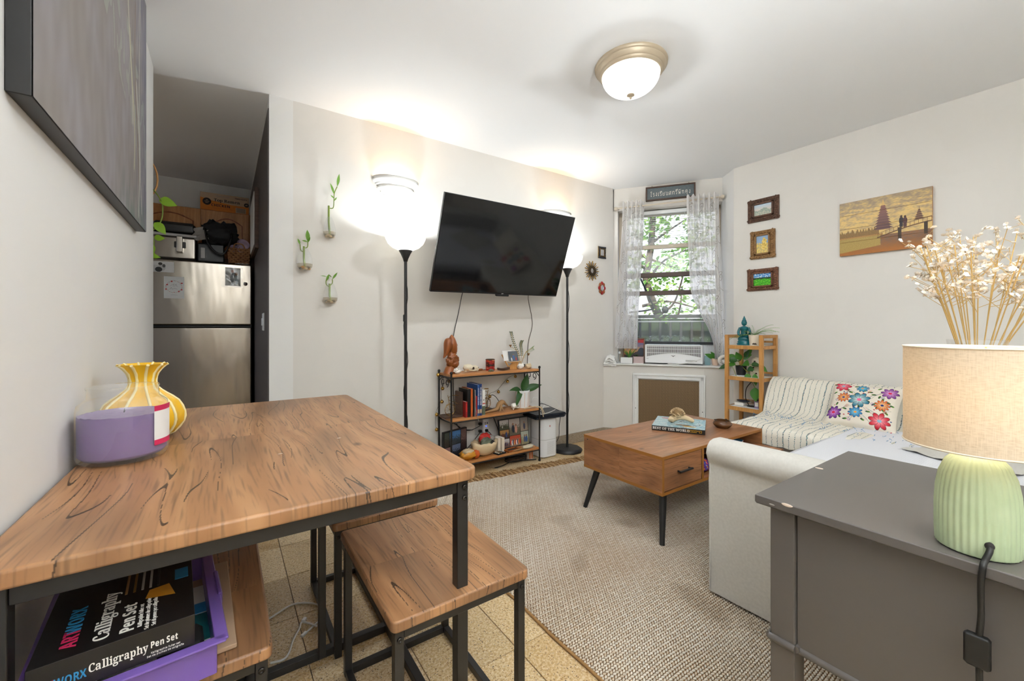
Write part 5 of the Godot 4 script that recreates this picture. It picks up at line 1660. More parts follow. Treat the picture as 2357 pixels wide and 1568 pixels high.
	var kn = thing("letter_opener", "dark wooden letter opener lying beside the red tin", "letter opener", Vector3(1.655, S1 + 0.004, -2.835), 0.0)
	put(MB.new().box(Vector3(-0.02, 0.004, 0), Vector3(0.075, 0.014, 0.02), 0.005), "handle", M.carved_wood, kn)
	put(MB.new().box(Vector3(0.045, 0.002, 0), Vector3(0.06, 0.003, 0.012), 0.001), "blade", M.iron, kn)
	var tu = thing("blue_turtle", "tiny blue grey turtle figure in front of the red tin", "figurine", Vector3(1.688, S1, -2.735))
	put(MB.new().ball(Vector3(0, 0.010, 0), Vector3(0.018, 0.010, 0.013), 14, 8), "shell", M.dry_leaf, tu)
	put(MB.new().ball(Vector3(0.021, 0.008, 0.002), Vector3(0.007, 0.005, 0.005), 10, 6), "head", M.aqua_glass, tu)
	for e in [[-0.012, 0.012], [0.012, 0.013], [-0.012, -0.012], [0.012, -0.012]]: put(MB.new().ball(Vector3(e[0], 0.004, e[1]), Vector3(0.008, 0.004, 0.006), 8, 5), "flipper", M.dry_leaf, tu)
	var dish = thing("boat_dish", "dark carved boat shaped dish on the bookshelf top", "dish", Vector3(1.812, S1, -2.745), 0.1)
	var dr = []
	for i in 15:
		var s = i / 14.0 * 2 - 1
		var w = 0.020 * sqrt(maxf(0.0, 1 - s * s * 0.92))
		var h = 0.010 + 0.010 * s * s
		dr.append(PackedVector3Array([Vector3(s * 0.062, h * 0.0 + 0.002 + 0.006 * s * s, 0), Vector3(s * 0.062, h * 0.6, w * 0.8), Vector3(s * 0.062, h + 0.006, w), Vector3(s * 0.062, h + 0.004, w * 0.8), Vector3(s * 0.062, h * 0.5 + 0.004, 0), Vector3(s * 0.062, h + 0.004, -w * 0.8), Vector3(s * 0.062, h + 0.006, -w), Vector3(s * 0.062, h * 0.6, -w * 0.8)]))
	put(MB.new().grid(dr, true), "hull", M.dark_wood, dish)
	var st = thing("photo_easel", "light wooden easel holding small photo cards on the bookshelf top", "easel", Vector3(1.925, S1, -2.815), 0.12)
	put(MB.new().bar(Vector3(-0.035, 0.002, 0.03), Vector3(-0.062, 0.118, -0.035), 0.012, 0.008), "back_leg", M.bamboo, st)
	put(MB.new().prism(PackedVector2Array([Vector2(-0.03, 0), Vector2(0.05, 0), Vector2(0.06, 0.055), Vector2(0.0, 0.055), Vector2(-0.045, 0.012)]), 0.02, 0.035), "stand", M.bamboo, st)
	put(MB.new().box(Vector3(0.01, 0.058, 0.036), Vector3(0.125, 0.006, 0.03), 0.002), "ledge", M.bamboo, st)
	for e in [["photo_card", 0.0, "pale card behind the photo on the easel"], ["photo_card", 1.0, "colour photo of a blue figure propped on the easel"]]:
		var pc = thing(e[0], e[2], "photo", Vector3(1.928, S1 + 0.06, -2.795 - 0.012 * (1 - e[1])), 0.12, "cards on the easel")
		pc.rotation = Vector3(-0.28, 0.12, 0)
		var m: Material = M.paper
		if e[1] > 0.5: m = board_print("easel_photo", 128, 112, [[0, 0, 1, 1, rgb(96, 104, 112), rgb(190, 190, 198), [[0.5, 0.62, 0.3, rgb(70, 110, 176)], [0.75, 0.8, 0.2, rgb(190, 60, 60)], [0.25, 0.8, 0.22, rgb(220, 220, 226)]]]])
		put(MB.new().box(Vector3((e[1] - 0.5) * 0.05, 0.045 + (1 - e[1]) * 0.006, 0), Vector3(0.10, 0.084, 0.0016)), "card", m, pc)
	var dv = thing("dried_flower_vase", "small clear vase of dried eucalyptus and seed heads on the bookshelf", "vase", Vector3(2.055, S1, -2.85))
	put(MB.new().lathe([Vector2(0, 0), Vector2(0.026, 0.0), Vector2(0.028, 0.02), Vector2(0.024, 0.06), Vector2(0.028, 0.085)], 20), "glass", M.clear_glass, dv)
	for e in [[[Vector3(0, 0.02, 0), Vector3(-0.03, 0.12, 0), Vector3(-0.075, 0.22, 0.0), Vector3(-0.10, 0.30, 0)], 0], [[Vector3(0, 0.02, 0), Vector3(0.01, 0.12, 0), Vector3(0.0, 0.19, 0), Vector3(0.015, 0.225, 0)], 1], [[Vector3(0, 0.02, 0), Vector3(-0.03, 0.12, 0.01), Vector3(-0.08, 0.165, 0.01), Vector3(-0.105, 0.175, 0)], 2], [[Vector3(0, 0.02, 0), Vector3(0.03, 0.10, 0.01), Vector3(0.05, 0.14, 0.02), Vector3(0.06, 0.10, 0.03)], 2], [[Vector3(0, 0.02, 0), Vector3(0.04, 0.11, 0), Vector3(0.10, 0.15, 0), Vector3(0.13, 0.165, 0)], 3]]:
		var path = smooth(e[0], 6)
		put(MB.new().tube(path, 0.0015, 5), "stem", M.dry_stem, dv)
		var lv = MB.new()
		for k in range(5, path.size()):
			if e[1] == 0 or e[1] == 1:
				for s in [-1, 1]: lv.leaf(path[k], Vector3(s, 0.4, 0.3 * s), Vector3(0, 0, 1), 0.016, 0.011, 0.1, 0.1, 2)
			elif e[1] == 3:
				for s in [-1, 1]: lv.tube([path[k], path[k] + Vector3(0.012, 0.018 * s, 0.004)], 0.0008, 4, false)
		if lv.v.size(): put(lv, "leaflets", M.dry_leaf if e[1] != 3 else M.fern, dv)
		if e[1] == 2: put(MB.new().lathe([Vector2(0.002, 0), Vector2(0.006, 0.01), Vector2(0.013, 0.017), Vector2(0.01, 0.02)], 10), "seed_head", M.dry_brown, dv, path[path.size() - 1])
	for e in [[Vector3(1.992, S1, -2.765), M.coral_white, "smooth white seashell on the bookshelf top"], [Vector3(2.055, S1, -2.745), M.pebble_cream, "pale speckled seashell at the bookshelf's end"]]:
		var sh = thing("seashell", e[2], "shell", e[0], 0.0, "seashells on the bookshelf top")
		put(MB.new().ball(Vector3(0, 0.02, 0), Vector3(0.030, 0.022, 0.022), 18, 12, 0.2, 2.2, nz), "whorl", e[1], sh)
		put(MB.new().lathe([Vector2(0.016, 0), Vector2(0.011, 0.012), Vector2(0.006, 0.02), Vector2(0, 0.026)], 12), "spire", e[1], sh, Vector3(0.018, 0.022, 0))

	# ---- middle board
	for e in [[1.385, -2.80, 1.0, "left"], [1.675, -2.86, -1.0, "right"]]:
		var bk = thing("bicycle_bookend", "dark wooden bookend with half a gold wire bicycle, the one %s the books" % ("before" if e[2] > 0 else "after"), "bookend", Vector3(e[0], S2, e[1]), 0.0, "bicycle bookends")
		var s: float = e[2]
		put(MB.new().box(Vector3(-0.012 * s, 0.008, 0.01), Vector3(0.14, 0.016, 0.11), 0.002), "foot_board", M.dark_wood, bk)
		put(MB.new().box(Vector3(0.056 * s, 0.095, 0.01), Vector3(0.016, 0.175, 0.10), 0.002), "upright_board", M.dark_wood, bk)
		var wh = MB.new()
		var ring = []
		for k in 29: ring.append(Vector3(-0.028 * s + 0.040 * cos(TAU * k / 28), 0.057 + 0.040 * sin(TAU * k / 28), 0.03))
		wh.tube(ring, 0.0022, 6, false)
		for k in 10: wh.tube([Vector3(-0.028 * s, 0.057, 0.03), ring[int(k * 2.8)]], 0.0008, 4, false)
		put(wh, "wheel", M.brass, bk)
		var fr = MB.new()
		fr.tube(smooth([Vector3(-0.028 * s, 0.057, 0.03), Vector3(-0.036 * s, 0.12, 0.03), Vector3(-0.046 * s, 0.165, 0.03)], 4), 0.0022, 6)
		fr.tube(smooth([Vector3(-0.04 * s, 0.148, 0.03), Vector3(-0.01 * s, 0.160, 0.03), Vector3(0.046 * s, 0.155, 0.03)], 4), 0.0018, 6)
		fr.tube([Vector3(-0.036 * s, 0.128, 0.03), Vector3(0.046 * s, 0.092, 0.03)], 0.0018, 6)
		var fen = []
		for k in 10: fen.append(Vector3(-0.028 * s + 0.046 * cos(0.5 + k * 0.2), 0.057 + 0.046 * sin(0.5 + k * 0.2), 0.03))
		fr.tube(fen, 0.0018, 6)
		if s < 0: fr.box(Vector3(0.03, 0.175, 0.03), Vector3(0.035, 0.006, 0.014), 0.002)
		put(fr, "bicycle_frame", M.brass, bk)
	var books = [[1.457, 0.016, 0.115, 0.10, M.book_red, M.paper, "thin short red and white booklet beside the bookend"], [1.478, 0.026, 0.205, 0.14, M.book_black, M.gold, "black hardback with gilt page tops"], [1.501, 0.016, 0.208, 0.14, M.book_orange, M.paper, "orange spined hardback"], [1.517, 0.013, 0.203, 0.135, M.book_black, M.paper, "slim black notebook beside the orange book"], [1.529, 0.009, 0.196, 0.13, M.book_grey, M.paper, "slim grey notebook with ribbon marker"], [1.541, 0.013, 0.150, 0.12, M.book_red, M.paper, "dark red paperback shorter than the blue guides"], [1.558, 0.018, 0.233, 0.165, M.book_blue2, M.paper, "lighter blue travel guide"], [1.578, 0.018, 0.236, 0.165, M.book_blue, M.paper, "dark blue travel guide with white spine lettering"], [1.603, 0.026, 0.190, 0.13, M.book_white, M.paper, "white paperback with a red mark ending the row"]]
	for e in books:
		var bo = thing("book", "upright %s on the middle shelf" % e[6], "book", Vector3(e[0], S2, -2.70 - e[3] / 2), 0.0, "books on the middle shelf")
		var w: float = e[1]
		var h: float = e[2]
		var d: float = e[3]
		put(MB.new().box(Vector3(0, h / 2, 0), Vector3(w * 0.8, h - 0.004, d - 0.006)), "pages", e[5], bo)
		for s in [-1, 1]: put(MB.new().box(Vector3(s * (w / 2 - 0.001), h / 2, 0), Vector3(0.002, h, d), 0.0006), "cover", e[4], bo)
		put(MB.new().box(Vector3(0, h / 2, d / 2 - 0.001), Vector3(w, h, 0.003), 0.001), "spine", e[4], bo)
		var vert = turned(Vector3(0, h * 0.62, d / 2 + 0.0008), Vector3(0, -1, 0), Vector3(1, 0, 0))
		if e[4] == M.book_blue: text("100 CITIES 5000 IDEAS", 0.013, M.ink_white, bo, vert)
		if e[4] == M.book_blue2: text("COUNTRIES 5000 IDEAS", 0.012, M.ink_white, bo, vert, "lettering", false)
		if e[4] == M.book_blue or e[4] == M.book_blue2: put(MB.new().box(Vector3(0, 0.034, d / 2 + 0.0008), Vector3(w * 0.9, 0.03, 0.0008)), "spine_picture", M.card_tan, bo)
		if e[4] == M.book_white:
			put(MB.new().box(Vector3(0, 0.036, d / 2 + 0.0008), Vector3(w, 0.066, 0.0008)), "map_band", M.dry_leaf, bo)
			put(MB.new().box(Vector3(0, 0.088, d / 2 + 0.001), Vector3(w * 0.8, 0.007, 0.0008)), "red_mark", M.ink_red, bo)
			put(MB.new().ball(Vector3(0, 0.115, d / 2 + 0.0005), Vector3(0.006, 0.007, 0.001), 10, 6), "seal", M.book_grey, bo)
		if e[4] == M.book_grey: put(MB.new().tube(smooth([Vector3(0, h - 0.01, d / 2 + 0.002), Vector3(-0.004, 0.12, d / 2 + 0.006), Vector3(0.004, 0.03, d / 2 + 0.010), Vector3(0.018, -0.032, d / 2 + 0.022)], 5), 0.002, 5), "ribbon", M.book_grey, bo)
		if e[1] == 0.016 and e[2] < 0.12: put(MB.new().box(Vector3(0, 0.07, d / 2 + 0.0008), Vector3(0.009, 0.06, 0.0008)), "spine_panel", M.ink_red, bo)

	var dw = thing("driftwood", "gnarled piece of driftwood on the middle shelf", "driftwood", Vector3(1.775, S2, -2.775))
	var dm = MB.new()
	dm.tube(smooth([Vector3(-0.14, 0.008, 0.03), Vector3(-0.07, 0.016, 0.03), Vector3(-0.02, 0.022, 0.02), Vector3(0.015, 0.05, 0.0), Vector3(0.055, 0.062, -0.01), Vector3(0.09, 0.04, -0.02), Vector3(0.12, 0.02, -0.03)], 4), [0.004, 0.006, 0.007, 0.009, 0.010, 0.011, 0.012, 0.014, 0.016, 0.017, 0.018, 0.02, 0.021, 0.022, 0.022, 0.021, 0.019, 0.016, 0.013, 0.011, 0.009, 0.008, 0.006, 0.005, 0.003], 9)
	dm.tube(smooth([Vector3(0.03, 0.05, 0.0), Vector3(0.005, 0.028, 0.035), Vector3(-0.015, 0.006, 0.055)], 5), [0.016, 0.015, 0.014, 0.013, 0.011, 0.01, 0.008, 0.007, 0.005, 0.004, 0.002], 8)
	dm.tube([Vector3(0.02, 0.03, 0.03), Vector3(0.015, 0.006, 0.06)], [0.009, 0.003], 7)
	put(dm, "limb", M.driftwood, dw)
	tag(put(MB.new().tube(smooth([Vector3(1.752, S2, -2.895), Vector3(1.756, 0.50, -2.895), Vector3(1.785, 0.545, -2.885), Vector3(1.82, 0.53, -2.875), Vector3(1.845, 0.48, -2.85)], 6), 0.0028, 6), "looped_cord", M.cord_black), "black cord looping up behind the driftwood", "cord")
	skull(Vector3(1.935, S2, -2.76), 0.6, 0.85, "small white animal skull in front of the potted plant", M.bone_white)
	var tp = thing("potted_plant", "broad leaved plant in a cream fluted pot on the middle shelf", "plant", Vector3(2.030, S2, -2.79))
	put(MB.new().lathe([[Vector2(0, 0), Vector2(0.048, 0)], [Vector2(0.048, 0), Vector2(0.052, 0.01), Vector2(0.058, 0.125)], [Vector2(0.058, 0.125), Vector2(0.060, 0.13), Vector2(0.060, 0.142), Vector2(0.054, 0.142)], [Vector2(0.054, 0.142), Vector2(0.052, 0.125), Vector2(0, 0.125)]], 32), "pot", M.pot_white, tp)
	for k in 10:
		var a = TAU * k / 10.0
		put(MB.new().bar(Vector3(cos(a) * 0.0525, 0.008, sin(a) * 0.0525), Vector3(cos(a) * 0.0585, 0.128, sin(a) * 0.0585), 0.003, 0.004, 0.001), "flute", M.pot_peach, tp)
	put(MB.new().lathe([Vector2(0, 0.126), Vector2(0.052, 0.126)], 20), "soil", M.soil, tp)
	for e in [[Vector3(0.0, 0.13, 0.0), Vector3(0.25, 1, 0.1), 0.155, 0.070, 0.2], [Vector3(0.02, 0.13, 0.01), Vector3(1, 0.65, 0.25), 0.16, 0.068, 0.5], [Vector3(-0.02, 0.13, 0.01), Vector3(-1, 0.75, 0.2), 0.15, 0.05, 0.9], [Vector3(-0.02, 0.13, 0.02), Vector3(-0.9, 0.25, 0.45), 0.17, 0.058, 2.4]]:
		put(MB.new().leaf(e[0], e[1], Vector3(0, 0.8, 0.8), e[2], e[3], e[4], 0.3, 0), "leaf", M.leaf_dark, tp)
	var cn = thing("antler_tip", "forked pale twig hanging over the shelf end", "twig", Vector3(2.08, S2, -2.72))
	put(MB.new().tube(smooth([Vector3(-0.10, 0.006, 0.02), Vector3(-0.04, 0.008, 0.01), Vector3(0.02, 0.012, 0.02), Vector3(0.055, -0.005, 0.045), Vector3(0.075, -0.075, 0.05)], 5), 0.0045, 6), "twig", M.pebble_cream, cn)
	put(MB.new().tube(smooth([Vector3(0.02, 0.012, 0.02), Vector3(0.06, 0.005, 0.04), Vector3(0.095, -0.055, 0.04)], 5), 0.004, 6), "twig", M.pebble_cream, cn)

	# ---- bottom board
	var fr1 = thing("photo_block", "black edged landscape photo collage block leaning on the lower shelf", "picture", Vector3(1.432, S3, -2.825), 0.28)
	put(MB.new().box(Vector3(0, 0.105, -0.012), Vector3(0.235, 0.21, 0.024), 0.001), "block", M.book_black, fr1)
	put(MB.new().quad_sheet(0.23, 0.205, Vector3(0, 0.105, 0.0006)), "print", board_print("block_print", 230, 205, [[0.02, 0.02, 0.22, 0.55, rgb(60, 70, 60), rgb(40, 34, 30), []], [0.24, 0.02, 0.72, 0.5, rgb(70, 124, 186), rgb(50, 62, 70), []], [0.74, 0.02, 0.98, 0.8, rgb(120, 92, 84), rgb(60, 42, 38), []], [0.02, 0.57, 0.3, 0.98, rgb(150, 110, 110), rgb(176, 84, 40), []], [0.32, 0.52, 0.72, 0.98, rgb(96, 110, 140), rgb(30, 28, 30), []]]), fr1)
	var fg = thing("glass_frog", "amber and gold glass frog figure on the lower shelf", "figurine", Vector3(1.495, S3, -2.74))
	put(MB.new().ball(Vector3(0, 0.036, 0), Vector3(0.07, 0.036, 0.05), 18, 12, 0.22, 2.0, nz), "body", M.pebble_gold, fg)
	put(MB.new().ball(Vector3(0.055, 0.034, 0.015), Vector3(0.028, 0.034, 0.03), 14, 10, 0.2, 3.0, nz), "leg", M.book_orange, fg)
	put(MB.new().ball(Vector3(-0.01, 0.058, 0.01), Vector3(0.045, 0.022, 0.036), 14, 10, 0.3, 4.0, nz), "back", M.pebble_cream, fg)
	var sb = thing("shell_bowl", "rough tan stone bowl tilted forward on the lower shelf", "bowl", Vector3(1.640, S3, -2.755))
	var rows = []
	for i in 15:
		var row = PackedVector3Array()
		var th = lerpf(0.0, 1.75, i / 7.0) if i < 8 else lerpf(1.75, 0.1, (i - 7) / 7.0)
		var rr = 1.0 if i < 8 else 0.86
		for j in 28:
			var a = TAU * j / 28
			var k = 1.0 + 0.10 * nz.get_noise_2d(cos(a) * 2.0 + i * 0.2, sin(a) * 2.0)
			var rim = 0.012 * nz.get_noise_1d(a * 4.0) * (1.0 if i in [6, 7, 8] else 0.0)
			row.append(Vector3(sin(th) * cos(a) * 0.108 * k * rr, 0.092 - cos(th) * 0.092 * rr + rim, sin(th) * sin(a) * 0.078 * k * rr))
		rows.append(row)
	put(MB.new().grid(rows, true), "shell", M.coral_tan, sb)
	for e in [[Vector3(1.660, S3 + 0.118, -2.775), Vector3(0.05, 0.042, 0.035), M.ink_red, "rough red stone heaped in the tan bowl"], [Vector3(1.645, S3 + 0.10, -2.735), Vector3(0.045, 0.038, 0.026), M.dry_leaf, "grey and white geode slice in the tan bowl"], [Vector3(1.692, S3 + 0.085, -2.735), Vector3(0.026, 0.026, 0.02), M.steel_side, "dark round pebble in the tan bowl"], [Vector3(1.715, S3 + 0.115, -2.77), Vector3(0.03, 0.024, 0.02), M.book_grey, "grey pebble at the back of the tan bowl"]]:
		tag(put(MB.new().ball(Vector3.ZERO, e[1], 18, 12, 0.35, 3.0, nz), "stone", e[2], null, e[0]), e[3], "stone", "stones in the bowl")
	var ty = thing("trinket_tray", "small black tray of trinkets on the lower shelf", "tray", Vector3(1.760, S3, -2.722), 0.2)
	put(MB.new().box(Vector3(0, 0.005, 0), Vector3(0.085, 0.010, 0.06), 0.002), "tray", M.black_plastic, ty)
	for k in 9: put(MB.new().ball(Vector3(-0.028 + (k % 3) * 0.028, 0.013, -0.018 + int(k / 3.0) * 0.018), Vector3(0.008, 0.004, 0.006), 8, 5), "trinket", [M.bone, M.driftwood, M.grey_plastic][k % 3], ty)
	for e in [[1.775, -2.80], [1.806, -2.79]]:
		var cb = thing("cream_book", "small cream clothbound book standing beside the photo collage", "book", Vector3(e[0], S3, e[1]), 0.1, "cream books")
		put(MB.new().box(Vector3(0, 0.055, 0), Vector3(0.022, 0.108, 0.08)), "pages", M.paper, cb)
		for s in [-1, 1]: put(MB.new().box(Vector3(s * 0.012, 0.055, 0), Vector3(0.002, 0.11, 0.084), 0.0006), "cover", M.pot_cream, cb)
		put(MB.new().box(Vector3(0, 0.055, 0.042), Vector3(0.026, 0.11, 0.003), 0.001), "spine", M.pot_cream, cb)
	var ph = thing("photo_collage", "board of family photographs leaning on the lower shelf", "picture", Vector3(1.965, S3, -2.80))
	ph.rotation.x = -0.12
	put(MB.new().box(Vector3(0, 0.118, -0.008), Vector3(0.295, 0.236, 0.014), 0.001), "board", M.book_black, ph)
	var fgs = [[0.35, 0.6, 0.3, rgb(40, 44, 60)], [0.62, 0.65, 0.28, rgb(206, 150, 130)]]
	var crowd = []
	for k in 9: crowd.append([0.08 + k * 0.105, 0.6 + 0.06 * (k % 2), 0.3, [rgb(180, 60, 40), rgb(230, 220, 210), rgb(70, 80, 110), rgb(210, 150, 90)][k % 4]])
	put(MB.new().quad_sheet(0.288, 0.23, Vector3(0, 0.118, 0.0006)), "print", board_print("collage_print", 320, 256, [[0.01, 0.02, 0.31, 0.35, rgb(206, 200, 196), rgb(70, 74, 50), [[0.3, 0.7, 0.16, rgb(200, 200, 200)], [0.6, 0.7, 0.16, rgb(60, 50, 50)]]], [0.01, 0.37, 0.31, 0.66, rgb(180, 130, 70), rgb(70, 50, 50), [[0.3, 0.6, 0.3, rgb(120, 60, 40)], [0.7, 0.55, 0.4, rgb(60, 80, 130)]]], [0.01, 0.68, 0.31, 0.98, rgb(196, 190, 190), rgb(120, 90, 80), [[0.5, 0.6, 0.25, rgb(70, 60, 80)], [0.7, 0.6, 0.25, rgb(60, 60, 90)]]], [0.33, 0.02, 0.7, 0.6, rgb(196, 184, 176), rgb(110, 100, 80), fgs], [0.33, 0.61, 0.7, 0.98, rgb(196, 70, 40), rgb(150, 120, 100), crowd], [0.72, 0.02, 0.99, 0.5, rgb(150, 140, 130), rgb(170, 150, 130), [[0.5, 0.65, 0.3, rgb(70, 70, 90)]]], [0.72, 0.52, 0.99, 0.98, rgb(190, 196, 176), rgb(160, 150, 110), [[0.45, 0.6, 0.3, rgb(80, 90, 120)], [0.7, 0.6, 0.3, rgb(60, 90, 140)]]]], rgb(30, 28, 28)), ph)
	var fb = thing("abacus_frame", "small red brown wooden frame lying in front of the collage", "frame", Vector3(1.885, S3, -2.735), 0.12)
	var fm = MB.new()
	for s in [-1, 1]:
		fm.box(Vector3(0, 0.007, s * 0.028), Vector3(0.13, 0.014, 0.014), 0.002)
		fm.box(Vector3(s * 0.058, 0.007, 0), Vector3(0.014, 0.014, 0.07), 0.002)
	put(fm, "frame", M.carved_wood, fb)
	put(MB.new().box(Vector3(0, 0.005, 0), Vector3(0.11, 0.006, 0.05)), "grid", M.steel_side, fb)
	var sc = thing("starfish", "dried cream bristly sea creature with a long tail on the lower shelf", "specimen", Vector3(1.995, S3, -2.712), 0.1)
	put(MB.new().ball(Vector3(0.03, 0.012, 0), Vector3(0.055, 0.012, 0.028), 20, 10, 0.25, 5.0, nz), "body", M.bone, sc)
	var br = MB.new()
	for k in 60:
		var a = TAU * k / 60.0
		br.tube([Vector3(0.03 + cos(a) * 0.045, 0.012, sin(a) * 0.022), Vector3(0.03 + cos(a) * 0.064, 0.016 + 0.012 * sin(k * 2.3), sin(a) * 0.036)], [0.0016, 0.0004], 4, false)
	put(br, "bristles", M.bone, sc)
	put(MB.new().tube(smooth([Vector3(-0.02, 0.01, 0), Vector3(-0.07, 0.009, 0.008), Vector3(-0.13, 0.006, 0.004)], 5), [0.009, 0.0085, 0.008, 0.0075, 0.007, 0.0065, 0.006, 0.005, 0.004, 0.003, 0.002], 7), "tail", M.driftwood, sc)

	# under and beside the shelf
	var cc = thing("cable_coil", "coil of black cable on the floor under the bookshelf", "cable", Vector3(1.96, 0.004, -2.80))
	var coil = []
	for k in 70:
		var a = k * 0.32
		coil.append(Vector3(cos(a) * (0.10 + 0.012 * sin(k * 0.37)), 0.004 + 0.0006 * k, sin(a) * (0.055 + 0.008 * cos(k * 0.5))))
	put(MB.new().tube(coil, 0.004, 6), "coil", M.cord_black, cc)
	put(MB.new().tube(smooth([Vector3(0.06, 0.006, 0.05), Vector3(0.13, 0.006, 0.085), Vector3(0.15, 0.006, 0.09)], 4), 0.004, 6), "end", M.cord_black, cc)
	put(MB.new().tube(smooth([Vector3(-0.08, 0.006, 0.03), Vector3(-0.16, 0.004, 0.06), Vector3(-0.24, 0.004, 0.07)], 4), 0.0035, 6), "end", M.cord_black, cc)
	var pf = thing("incense_box", "narrow orange and cream box standing on the floor behind the shelf post", "box", Vector3(2.095, 0, -2.775))
	put(MB.new().box(Vector3(0, 0.06, 0), Vector3(0.045, 0.12, 0.03), 0.001), "carton", M.pot_cream, pf)
	for s in [-1, 1]: put(MB.new().box(Vector3(s * 0.011, 0.05, 0.0156), Vector3(0.013, 0.09, 0.0006)), "print", M.book_orange, pf)
	var pu = thing("air_purifier", "white tower air purifier with a small red emblem beside the bookshelf", "air purifier", Vector3(2.262, 0, -2.80))
	put(MB.new().slab(0.185, 0.185, 0.004, 0.335, 0.055, 0.008, 8), "housing", M.white_plastic, pu)
	put(MB.new().slab(0.187, 0.187, 0.150, 0.153, 0.056, 0.001, 8), "seam", M.grey_plastic, pu)
	var em = MB.new()
	em.x = Transform3D(Basis(Vector3(0, 0, 1), PI / 4), Vector3(-0.006, 0.265, 0.0928))
	em.box(Vector3.ZERO, Vector3(0.012, 0.012, 0.001))
	put(em, "emblem", M.ink_red, pu)
	put(MB.new().box(Vector3(-0.006, 0.265, 0.0936), Vector3(0.010, 0.003, 0.0006)), "emblem_bar", M.ink_white, pu)
	var gv = MB.new()
	for i in 11:
		for j in 14: gv.box(Vector3(-0.034 + i * 0.0068, 0.03 + j * 0.0078, 0.0925), Vector3(0.003, 0.003, 0.001))
	put(gv, "intake_holes", M.grey_plastic, pu)
	var gc = thing("game_console", "dark blue grey game console lying across the top of the air purifier", "game console", Vector3(2.262, 0.336, -2.80), -0.12)
	put(MB.new().prism(PackedVector2Array([Vector2(-0.15, 0.0), Vector2(0.13, 0.0), Vector2(0.15, 0.017), Vector2(-0.14, 0.017)]), -0.11, 0.12), "lower_half", M.console_black, gc)
	put(MB.new().box(Vector3(0, 0.0195, 0), Vector3(0.27, 0.005, 0.21)), "gap", M.ink, gc)
	put(MB.new().prism(PackedVector2Array([Vector2(-0.145, 0.022), Vector2(0.15, 0.022), Vector2(0.14, 0.040), Vector2(-0.15, 0.040)]), -0.115, 0.125), "upper_half", M.console_black, gc)
	for e in [[[Vector3(2.18, 0.380, -2.74), Vector3(2.14, 0.385, -2.70), Vector3(2.15, 0.382, -2.68), Vector3(2.25, 0.384, -2.70), Vector3(2.36, 0.384, -2.76), Vector3(2.44, 0.40, -2.80), Vector3(2.46, 0.44, -2.86), Vector3(2.38, 0.47, -2.88)], M.cord_white, "white cable looped over the game console"], [[Vector3(2.17, 0.45, -2.85), Vector3(2.20, 0.49, -2.86), Vector3(2.25, 0.47, -2.86), Vector3(2.30, 0.42, -2.84), Vector3(2.24, 0.39, -2.80), Vector3(2.18, 0.384, -2.78)], M.cord_white, "white cable standing in a loop behind the game console"], [[Vector3(2.26, 0.40, -2.86), Vector3(2.28, 0.43, -2.85), Vector3(2.34, 0.40, -2.78), Vector3(2.38, 0.36, -2.72), Vector3(2.37, 0.25, -2.72), Vector3(2.38, 0.14, -2.74), Vector3(2.36, 0.05, -2.80)], M.cord_black, "black cable running down from the game console"]]:
		tag(put(MB.new().tube(smooth(e[0], 6), 0.0026, 6), "console_cable", e[1]), e[2], "cable")

func skull(at: Vector3, turn: float, s: float, label: String, m: Material):
	var k = thing("animal_skull", label, "skull", at, turn)
	var b = MB.new()
	b.x = Transform3D(Basis().scaled(Vector3.ONE * s), Vector3.ZERO)
	b.ball(Vector3(-0.025, 0.036, 0), Vector3(0.042, 0.026, 0.030), 18, 12, 0.12, 2.0, nz)
	b.ball(Vector3(0.025, 0.030, 0), Vector3(0.036, 0.020, 0.020), 16, 10, 0.15, 2.0, nz)
	b.ball(Vector3(0.052, 0.022, 0), Vector3(0.016, 0.015, 0.013), 12, 8)
	put(b, "cranium", m, k)
	var z = MB.new()
	z.x = b.x
	for q in [-1, 1]: z.tube(smooth([Vector3(-0.03, 0.018, q * 0.026), Vector3(0.0, 0.014, q * 0.034), Vector3(0.035, 0.016, q * 0.020)], 5), 0.0045, 6)
	put(z, "cheek_bone", m, k)
	var e = MB.new()
	e.x = b.x
	for q in [-1, 1]:
		e.ball(Vector3(0.008, 0.030, q * 0.020), Vector3(0.011, 0.010, 0.006), 10, 8)
		e.ball(Vector3(0.058, 0.028, q * 0.006), Vector3(0.006, 0.006, 0.005), 8, 6)
	put(e, "eye_socket", M.soil, k)
	var t = MB.new()
	t.x = b.x
	for i in 7:
		for q in [-1, 1]: t.tube([Vector3(0.012 + i * 0.0068, 0.014, q * 0.012), Vector3(0.012 + i * 0.0068, 0.001 + 0.003 * float(i < 5), q * 0.012)], [0.003, 0.001], 5)
	t.tube([Vector3(-0.05, 0.020, 0), Vector3(-0.05, 0.002, 0)], [0.012, 0.006], 7)
	put(t, "teeth", m, k)

